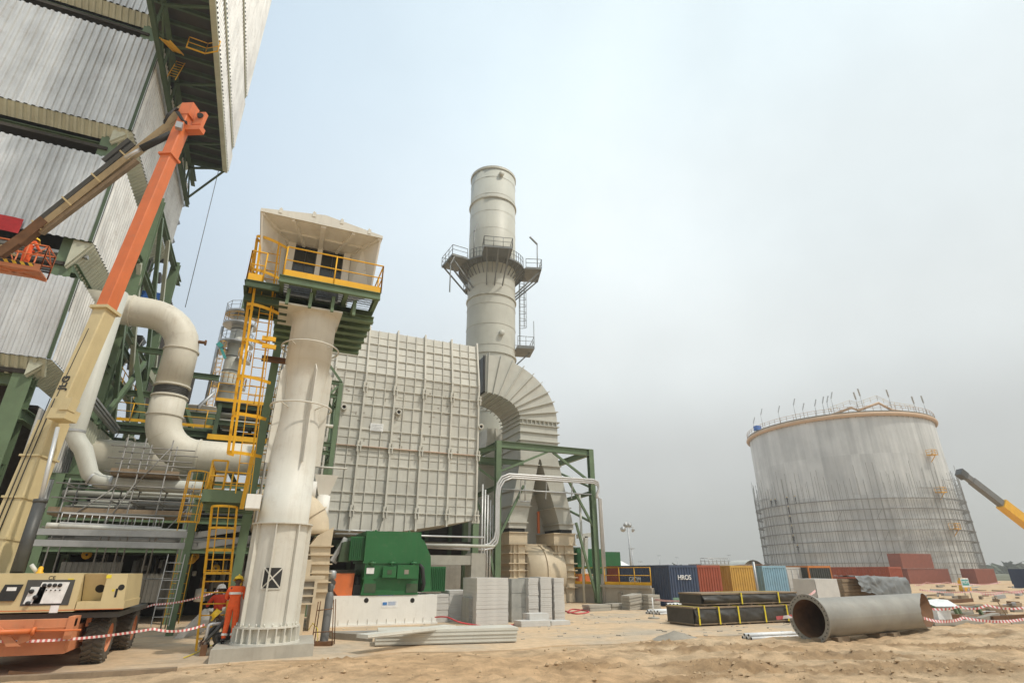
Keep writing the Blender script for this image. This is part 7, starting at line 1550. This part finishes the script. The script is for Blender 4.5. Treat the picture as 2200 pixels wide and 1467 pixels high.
container(None, cm['red'], 'brick red ribbed container second in the row', (PY(1494, 1260, cy0 + .2).x, cy0 + .2, 0), 0, 12.2, group=GR)
container(None, cm['yellow'], 'mustard yellow ribbed container in the middle of the row', (PY(1574, 1260, cy0 + 1.4).x, cy0 + 1.4, 0), 0, 6.06, group=GR)
container(None, cm['sky'], 'pale blue ribbed container right of the yellow one', (PY(1644, 1260, cy0 + 1.6).x, cy0 + 1.6, 0), R(-2), 6.06, group=GR)
container(None, cm['white'], 'off-white container with closed doors right of the pale blue one', (PY(1689, 1262, cy0 + 1.8).x, cy0 + 1.8, -.1), R(-2), 6.06, True, group=GR)
container(None, cm['dark'], 'dark container with an orange frame at the right end of the row', (PY(1744, 1262, cy0 + 1.0).x, cy0 + 1.0, 0), R(-3), 12.2, frame=cm['orange'], group=GR)
mb = MB(); p = PY(1622, 1206, 32.2); e_ = PY(1630, 1280, 32.2); mb.tube((e_.x, 32.2, 0), (e_.x, 32.2, p.z), .09, 10); tag(mb.build('grey_pole', M['steel'], None), 'plain grey pole between the yellow and pale blue containers', 'pole')
mb = MB(); p = PY(1540, 1222, 36); mb.box((p.x - 1.5, 36, 2.62), (p.x + 1.3, 37.5, 2.7)); mb2 = MB(); rail(mb, [(p.x - 1.5, 36, 2.7), (p.x + 1.3, 36, 2.7)], .42, .4, .03, 0); tag(mb.build('roof_rack', M['steel'], None), 'small railed rack on the roof of the red container', 'rack')
GF = 'rusty red containers stacked near the tank foot'
F0 = PF(1955, 1262, 108)
container(None, cm['rustred'], 'upper rusty red container of the stacked pair by the tank foot', (F0.x - .5, F0.y + 2.4, 2.62), R(-90), 9.1, group=GF)
container(None, cm['rustred'], 'lower rusty red container under the stacked one by the tank foot', (F0.x + .6, F0.y + 2.5, 0), R(-90), 12.2, group=GF)
F1 = PF(2010, 1262, 106); container(None, cm['rustred'], 'rusty red container standing right of the stacked pair', (F1.x + 9.5, F1.y + .5, 0), R(-90), 6.06, group=GF)
F2 = PF(1808, 1262, 106); container(None, cm['rustred'], 'long rusty red container lying low before the tank', (F2.x, F2.y + 2.4, 0), R(-88), 12.2, group=GF)
F3 = PF(1924, 1280, 58); container(None, cm['red'], 'bright red ribbed container end-on behind the tarpaulin', (F3.x, F3.y, 0), R(8), 6.06, group=GF)
# ================================================================== domed storage tank with scaffold
TD = 170; taz = R(54.72); TC = V((TD*math.sin(taz), TD*math.cos(taz), 0)); TR = 21.7; TH = 36.0
mtk, ntk, b = nodes_mat('tank_cladding'); Lk = ntk.links
n1 = noise_tex(ntk, 1.0, 5, .65, mscale=(.55, .55, .03)); r1 = ramp(ntk, [(.3, (.46,.465,.455)), (.5, (.59,.595,.58)), (.7, (.66,.66,.64))]); Lk.new(n1.outputs['Fac'], r1.inputs['Fac'])
n2 = noise_tex(ntk, .22, 4, .6, mscale=(1, 1, .8)); r2 = ramp(ntk, [(.35, .86), (.65, 1.06)]); Lk.new(n2.outputs['Fac'], r2.inputs['Fac'])
tcc = ntk.nodes.new('ShaderNodeTexCoord'); sn = ntk.nodes.new('ShaderNodeVectorMath'); sn.operation = 'SNAP'; sn.inputs[1].default_value = (1.1, 60, 9.0); Lk.new(tcc.outputs['Object'], sn.inputs[0])
wn_ = ntk.nodes.new('ShaderNodeTexWhiteNoise'); Lk.new(sn.outputs['Vector'], wn_.inputs['Vector']); rw_ = ramp(ntk, [(0, .88), (1, 1.06)]); Lk.new(wn_.outputs['Value'], rw_.inputs['Fac'])
Lk.new(mix(ntk, 1.0, mix(ntk, 1.0, r1.outputs['Color'], r2.outputs['Color'], 'MULTIPLY'), rw_.outputs['Color'], 'MULTIPLY'), b.inputs['Base Color']); b.inputs['Roughness'].default_value = .45; b.inputs['Metallic'].default_value = .2
M['tank'] = mtk
tk = thing('storage_tank', 'huge round pale clad storage tank beyond the containers', 'tank', TC)
mb = MB(); NS = 150; rows = []
for zz_ in (0, 9, 9.02, 18, 18.02, 27, 27.02, TH): rows.append([TC + V(((TR + (.03 if k % 2 else 0) + (.03 if zz_ in (9, 18, 27, TH) else 0))*math.cos(2*PI*k/(2*NS)), (TR + (.03 if k % 2 else 0))*math.sin(2*PI*k/(2*NS)), zz_)) for k in range(2*NS + 1)])
mb.sheet(rows, False); mb.build('shell', mtk, tk)
mb = MB(); mb.lathe([(TR, 0), (TR*.8, .5), (TR*.45, 1.0), (.01, 1.2)], TC + z*TH, 64); mb.build('roof', M['white'], tk)
mb = MB(); rp_ = TR + .35; mb.path([TC + V((rp_*math.cos(2*PI*k/120), rp_*math.sin(2*PI*k/120), TH + .1)) for k in range(120)], .5, 10, closed=True); mb.build('rim_pipe', M['rimtan'], tk)
mb = MB(); mb.lathe([(TR - .9, .7), (TR + .5, .7), (TR + .5, .85), (TR - .9, .85)], TC + z*TH, 96, smooth=False)
for k in range(90): a_ = 2*PI*k/90; p = TC + V((math.cos(a_)*(TR + .3), math.sin(a_)*(TR + .3), TH - .6)); mb.bar(p, p + z*1.4, .1, .1)
mb.build('rim_walkway', M['conc_dk'], tk)
mb = MB(); rail(mb, [TC + V(((TR + .45)*math.cos(2*PI*k/80), (TR + .45)*math.sin(2*PI*k/80), TH + .85)) for k in range(80)], 1.2, 1.4, .045, 0, True); mb.build('rim_rail', M['rimtan'], tk)
def onring(u, rad, v=1226):
    r_ = ray(u, v); dd = V((r_.x, r_.y)).normalized(); c = V((TC.x, TC.y)); bq = dd.dot(c); disc = bq*bq - (c.dot(c) - rad*rad); return dd*(bq - math.sqrt(max(disc, 0)))
# stepped upper pipe bridge on the roof edge, lamps, boxes
def rimpt(u, h): q_ = onring(u, TR + .2, 905); return V((q_.x, q_.y, TH + h))
mb = MB(); mb.path([rimpt(1790, .6), rimpt(1836, 1.9), rimpt(1850, 1.1), rimpt(1898, 2.7), rimpt(1922, 1.0), rimpt(1975, .5)], .3, 8); mb.build('bridge_pipe', M['rimtan'], tk)
mb = MB(); pts = [rimpt(u_, h_) for u_, h_ in ((1790, 1.4), (1836, 2.6), (1850, 1.9), (1898, 3.4), (1922, 1.9), (1975, 1.4))]; rail(mb, pts, 1.1, 1.5, .045, 0); mb.build('bridge_rail', M['tan'], tk)
for u_ in (1618, 1637, 1676, 1712, 1730, 1758, 1776, 1786, 1797, 1851, 1862, 1924, 1975, 1996):
    p = rimpt(u_, .8); mb = MB(); hh = 3.2 + (u_*7 % 5)*.4; mb.tube(p, p + z*(hh - 1), .07, 6); mb.bar(p + z*(hh - 1), p + z*hh + V((.5 if u_ < 1800 else -.7, -.3, .6)), .3, .2); mb.build('rim_lamp', M['steel'], tk)
p = rimpt(1626, .9); mb = MB(); mb.box((p.x - .8, p.y - .4, p.z), (p.x + .8, p.y + .8, p.z + 1.2)); mb.build('blue_cabin', M['blue'], tk)
for v_, u_ in ((978, 2003), (1058, 2022), (1136, 2052)):
    q_ = onring(u_ - 6, TR + .3, v_); zz_ = PF(u_, v_, q_.x*_sy + q_.y*_cy).z; mb = MB(); dr_ = (V((q_.x, q_.y, 0)) - TC).normalized(); dr_ = V((dr_.x, dr_.y, 0)).normalized(); tt = V((-dr_.y, dr_.x, 0)); o_ = V((q_.x, q_.y, zz_)); mb.obox(o_ + dr_*.6, dr_*.7, tt*.9, z*.08); rail(mb, [o_ + tt*.9, o_ + dr_*1.3 + tt*.9, o_ + dr_*1.3 - tt*.9, o_ - tt*.9], 1.1, 1, .05, 0); mb.bar(o_ + dr_*1.4, o_ - z*1.5, .12, .12); mb.build('side_stage', M['yellow'], tk)
sf = thing('tank_scaffold', 'ring scaffold of thin poles wrapped around the storage tank', 'scaffold', TC)
lv_ = [1.6] + [3.8 + 2.2*k for k in range(7)]
rn = random.Random(9); ang_c = math.atan2(-TC.y, -TC.x)
for k in range(64):
    a_ = ang_c + (k/63 - .5)*PI*1.12; p = TC + V((math.cos(a_)*(TR + 1.35), math.sin(a_)*(TR + 1.35), 0)); c = MB(); c.tube(p, p + z*rn.uniform(20, 25.5), .045, 5); c.build('standard', M['scaf'], sf)
mb = MB()
for k in range(64): a_ = ang_c + (k/63 - .5)*PI*1.1 + .012; p = TC + V((math.cos(a_)*(TR + .45), math.sin(a_)*(TR + .45), 0)); mb.tube(p, p + z*rn.uniform(18, 24), .035, 5)
o = mb.build('inner_standards', M['scaf'], sf); o['kind'] = 'stuff'
for i, zz_ in enumerate(lv_):
    mb = MB(); a0, a1 = ang_c - PI*.57, ang_c + PI*.57
    for r_ in (TR + .45, TR + 1.35):
        pts = [TC + V((r_*math.cos(a0 + (a1 - a0)*k/48), r_*math.sin(a0 + (a1 - a0)*k/48), zz_)) for k in range(49)]; mb.path(pts, .055, 5); 
        pass
    if i in (2, 4, 7): mb.lathe([(TR + .7, .08), (TR + 1.25, .08)], TC + z*zz_, 40, ang_c + (-.9, .2, -.6)[i % 3], ang_c + (-.5, .9, -.3)[i % 3], smooth=False)
    for k in range(64): a_ = ang_c + (k/63 - .5)*PI*1.12; d_ = V((math.cos(a_), math.sin(a_), 0)); mb.bar(TC + d_*(TR + .3) + z*zz_, TC + d_*(TR + 1.55) + z*zz_, .06, .07)
    mb.build('ledger_ring', M['scaf'], sf)
for zz_, a0, a1 in ((19.2, -PI*.56, -PI*.3), (19.2, PI*.2, PI*.56), (21.4, PI*.34, PI*.56)):
    # camera-right ends of the ring are decked higher than the middle
    mb = MB()
    for r_ in (TR + .45, TR + 1.35): mb.path([TC + V((r_*math.cos(ang_c + a0 + (a1 - a0)*k/20), r_*math.sin(ang_c + a0 + (a1 - a0)*k/20), zz_)) for k in range(21)], .055, 5)
    mb.build('ledger_arc', M['scaf'], sf)
for k in range(16):
    a_ = ang_c + rn.uniform(-.5, .5)*PI; i = rn.randrange(0, 6); mb = MB(); r_ = TR + 1.4; mb.tube(TC + V((r_*math.cos(a_), r_*math.sin(a_), lv_[i])), TC + V((r_*math.cos(a_ + .06), r_*math.sin(a_ + .06), lv_[i + 1])), .05, 5); mb.build('diagonal', M['scaf'], sf)
# scaffold crew: one figure, then copies
spots = [(1655, 7), (1664, 7), (1690, 7), (1708, 7), (1694, 6), (1698, 5), (1702, 4), (1706, 3), (1716, 2)]
labs = ['person on the top scaffold ring of the tank, leftmost of the four up there', 'person on the top scaffold ring, second of the four up there', 'person on the top scaffold ring, third of the four up there', 'person on the top scaffold ring, rightmost of the four up there',
        'person on the scaffold ring one below the top crew', 'person on the scaffold ring two below the top crew', 'person on the scaffold ring three below the top crew', 'person on the scaffold ring four below the top crew', 'person standing alone lowest on the tank scaffold']
proto = None
for i, (u_, l_) in enumerate(spots):
    q_ = onring(u_, TR + .95, 1226 - 10.8*(lv_[l_] - 2.2)); lo = (q_.x, q_.y, lv_[l_] + .1)
    if proto is None: proto = person(labs[0], lo, R(120), dict(el_l=(.26,-.05,1.2), wr_l=(.2,-.3,1.35), wr_r=(-.2,-.2,1.0)), suit='dksteel', hat='hat', group='scaffold crew on the tank', bands=False); o = proto
    else: o = copy_tree(proto); o.location = lo; o.rotation_euler = (0, 0, R(60 + 50*i % 300)); o['label'] = labs[i]
# ================================================================== mobile crane at the right edge
cr = thing('mobile_crane', 'mobile crane with a long grey and yellow telescopic boom at the right edge', 'crane', PF(2330, 1236, 88))
T0, T1 = PF(2062, 1013, 84), PF(2330, 1242, 88); T1.z = 3.2; dT = (T1 - T0).normalized(); LT = (T1 - T0).length
T2 = PF(2150, 1090, 85.3); k2 = (T2 - T0).length/LT
mb = MB(); mb.bar(T0, T0 + dT*LT*k2*.55, .75, .8); mb.bar(T0 + dT*LT*.1, T0 + dT*LT*k2, .88, .95); mb.build('fly_sections', M['cyl'], cr)
mb = MB(); mb.bar(T0 - dT*.3 - z*.2, T0 + dT*.9 - z*.2, 1.0, 1.1); mb.tube(T0 + V((0, -.5, -.5)), T0 + V((0, .5, -.5)), .3, 12); mb.build('boom_head', M['dksteel'], cr)
mb = MB(); mb.bar(T0 + dT*LT*(k2 - .005), T1, 1.25, 1.4); mb.build('base_section', M['yellow'], cr)
p = T0 + dT*LT*(k2 + .09); an_ = math.atan2(dT.z, math.hypot(dT.x, dT.y)); hd_ = math.atan2(dT.y, dT.x)
mb = MB(); mb.obox((T1.x + 1, T1.y, 2.6), (2.4, -.8, 0), (.5, 1.2, 0), (0, 0, .9)); mb.obox((T1.x + 3, T1.y, 1.5), (4.5, -1.5, 0), (.4, 1.2, 0), (0, 0, .35)); mb.build('carrier', M['yellow'], cr)
mb = MB(); mb.obox((T1.x - .5, T1.y - 1.6, 2.7), (.9, -.2, 0), (.1, .6, 0), (0, 0, .9)); mb.build('cab', M['glass'], cr)
for k in range(4): c = MB(); o_ = V((T1.x - .6 + k*2.2, T1.y - 1.2 - k*.7, .6)); c.lathe([(.01, -.2), (.35, -.2), (.6, -.18), (.6, .18), (.35, .2), (.01, .2)], o_, 24, ax=(.3, 1, 0)); c.build('wheel', M['tyre'], cr)
# ================================================================== distance: masts, sheds, trees
def mast(u, v_top, F, label, heads=True):
    p = PF(u, v_top, F); t = thing('light_mast', label, 'light mast', (p.x, p.y, 0), 'floodlight masts in the distance'); mb = MB(); mb.tube((p.x, p.y, 0), (p.x, p.y, p.z), .16, 8, .08); mb.build('pole', M['steel'], t); mb = MB()
    if heads:
        for dx_ in (-.8, -.3, .3, .8): mb.lathe([(.05, .3), (.42, 0)], (p.x + dx_*1.1, p.y, p.z + (.3 if abs(dx_) < .5 else -.3)), 12, ax=(dx_*.6, -1, -.3), smooth=True); mb.disc((p.x + dx_*1.1, p.y, p.z + (.3 if abs(dx_) < .5 else -.3)), .42, (dx_*.6, -1, -.3), 12)
        mb.bar((p.x - .9, p.y, p.z), (p.x + .9, p.y, p.z), .1, .1); 
    else: mb.bar((p.x - .7, p.y, p.z), (p.x + .7, p.y, p.z), .25, .15)
    mb.build('floodlights', M['steel'], t)
mast(1349, 1132, 85, 'tall floodlight mast with a cluster of round lamps behind the canopy')
mast(1357, 1178, 120, 'shorter mast just right of the tall floodlight mast', False)
for i, (u_, v_, F_, lb) in enumerate(((1416, 1193, 200, 'faint distant pole above the blue container'), (1454, 1197, 220, 'faint distant pole above the left part of the red container'), (1528, 1200, 220, 'faint distant pole above the middle of the red container'), (1566, 1192, 200, 'faint distant pole above the yellow container'), (1376, 1206, 180, 'faint distant pole right of the floodlight masts'))): mast(u_, v_, F_, lb, False)
for u0, u1, v_, F_, lab in ((1395, 1500, 1217, 70, 'low grey shed roof showing behind the blue container'), (1585, 1680, 1213, 75, 'low brown shed roof behind the yellow and pale blue containers')):
    a, b = PF(u0, v_, F_), PF(u1, v_, F_); mb = MB(); mb.prism([(a.x, a.y, 0), (b.x, b.y, 0), (b.x, b.y, b.z - .25), ((a.x + b.x)/2, (a.y + b.y)/2, a.z + .1), (a.x, a.y, a.z - .25)], (2.5, 6, 0)); tag(mb.build('site_shed', M['conc_dk'] if u0 < 1500 else M['rust'], None), lab, 'shed')
a, b = PF(1602, 1210, 80), PF(1650, 1210, 80); mb = MB(); mb.lathe([(1.6, 0), (1.6, 6)], (a.x + 1.4, a.y, 2.0), 24, ax=(.4, 1, 0)); tag(mb.build('round_roof', M['stackgrey'], None), 'small rounded grey roof behind the pale blue container', 'shed')
m, ntf, b = nodes_mat('tree_foliage'); nf = noise_tex(ntf, .25, 5); rf = ramp(ntf, [(.35, (.035,.05,.022)), (.65, (.07,.09,.04))]); ntf.links.new(nf.outputs['Fac'], rf.inputs['Fac']); ntf.links.new(rf.outputs['Color'], b.inputs['Base Color']); b.inputs['Roughness'].default_value = .9
rn = random.Random(2); mb = MB()
for k in range(900):
    az = R(rn.uniform(38, 74)); F_ = rn.uniform(420, 520); X, Y = F_*math.sin(az), F_*math.cos(az); hh = (7 + 5*noise.noise(V((az*9, 0, 2))) + 3*noise.noise(V((az*40, 0, 7))))*rn.uniform(.4, 1.0); s_ = rn.uniform(1.6, 3.4)
    for j in range(5): c = V((X + rn.uniform(-3, 3), Y + rn.uniform(-3, 3), max(.3, hh*rn.uniform(.15, 1)))); a_ = V((rn.uniform(-1, 1), rn.uniform(-1, 1), rn.uniform(-.4, .8)))*s_; e_ = V((rn.uniform(-1, 1), rn.uniform(-1, 1), rn.uniform(-.6, .6)))*s_; mb.add([c - a_, c + e_, c + a_, c - e_*.8], [(0, 1, 2, 3)])
o = mb.build('treeline', m, None); tag(o, 'hazy dark green treeline on the horizon beyond the tank', 'trees', kind='stuff')
mb = MB(); rows = []
for i in range(40):
    az = R(36 + i); rows.append([(F_*math.sin(az), F_*math.cos(az), zz_) for F_, zz_ in ((190, .02), (230, .5 + .3*noise.noise(V((i*.6, 0, 0)))), (420, .8))])
mb.sheet(rows); m2_ = paint('far_scrub', (.15,.15,.09), .95, 0, .5, (.28,.22,.14), 0, .05, .3); tag(mb.build('far_field', m2_, None), 'dull green scrub field reaching to the treeline', 'field', kind='structure')

# ================================================================== loose clods and stones, haze
rn = random.Random(31); mb = MB(); cnt = 0
while cnt < 700:
    u, v = rn.uniform(380, 2199), rn.uniform(1372, 1466); p = PZ(u, v, .05)
    if p.y > sand_edge(p.x) + .3: continue
    if churn(p.x, p.y) < .25 and rn.random() > .18: continue
    r_ = rn.choice((.012, .018, .022, .03, .04, .06)) * rn.uniform(.7, 1.2); c = V((p.x, p.y, gz(p.x, p.y) + r_*.3)); cnt += 1
    vs = [c + V((rn.uniform(.7, 1.3)*r_*a, rn.uniform(.7, 1.3)*r_*b_, rn.uniform(.6, 1.0)*r_*d_)) for a, b_, d_ in ((1,0,0),(0,1,0),(-1,0,0),(0,-1,0),(0,0,1),(0,0,-1))]
    mb.add(vs, [(0,1,4),(1,2,4),(2,3,4),(3,0,4),(1,0,5),(2,1,5),(3,2,5),(0,3,5)])
tag(mb.build('clods', plain('clod_soil', (.48,.34,.2), .95, 0, .4, 9), None), 'loose clods and stones strewn over the churned sand', 'clods', kind='stuff')
rn = random.Random(8); mb = MB()
for k in range(260):
    p = PZ(rn.uniform(640, 2199), rn.uniform(1318, 1372), .04); r_ = rn.uniform(.015, .05)
    if p.y < sand_edge(p.x): continue
    c = V((p.x, p.y, .03 + r_*.3)); mb.obox(c, V((rn.uniform(.6, 2.5)*r_, rn.uniform(-1, 1)*r_, 0)), V((rn.uniform(-.4, .4)*r_, r_*.8, 0)), V((0, 0, r_*.4)))
tag(mb.build('litter', plain('litter_mix', (.42,.38,.32), .8, 0, .6, 3), None), 'scraps of litter and chippings scattered over the dusty apron', 'litter', kind='stuff')
hz = MB(); hz.box((-460, -340, -3), (860, 1260, 95)); mh = bpy.data.materials.new('haze_air'); mh.use_nodes = True; nh = mh.node_tree; nh.nodes.remove(nh.nodes['Principled BSDF'])
pv = nh.nodes.new('ShaderNodeVolumePrincipled'); pv.inputs['Color'].default_value = (.93,.93,.9,1); pv.inputs['Density'].default_value = .0009; pv.inputs['Anisotropy'].default_value = .2
nh.links.new(pv.outputs['Volume'], nh.nodes['Material Output'].inputs['Volume'])
tag(hz.build('haze', mh, None), 'pale dusty haze filling the air over the whole site', 'haze', kind='stuff')
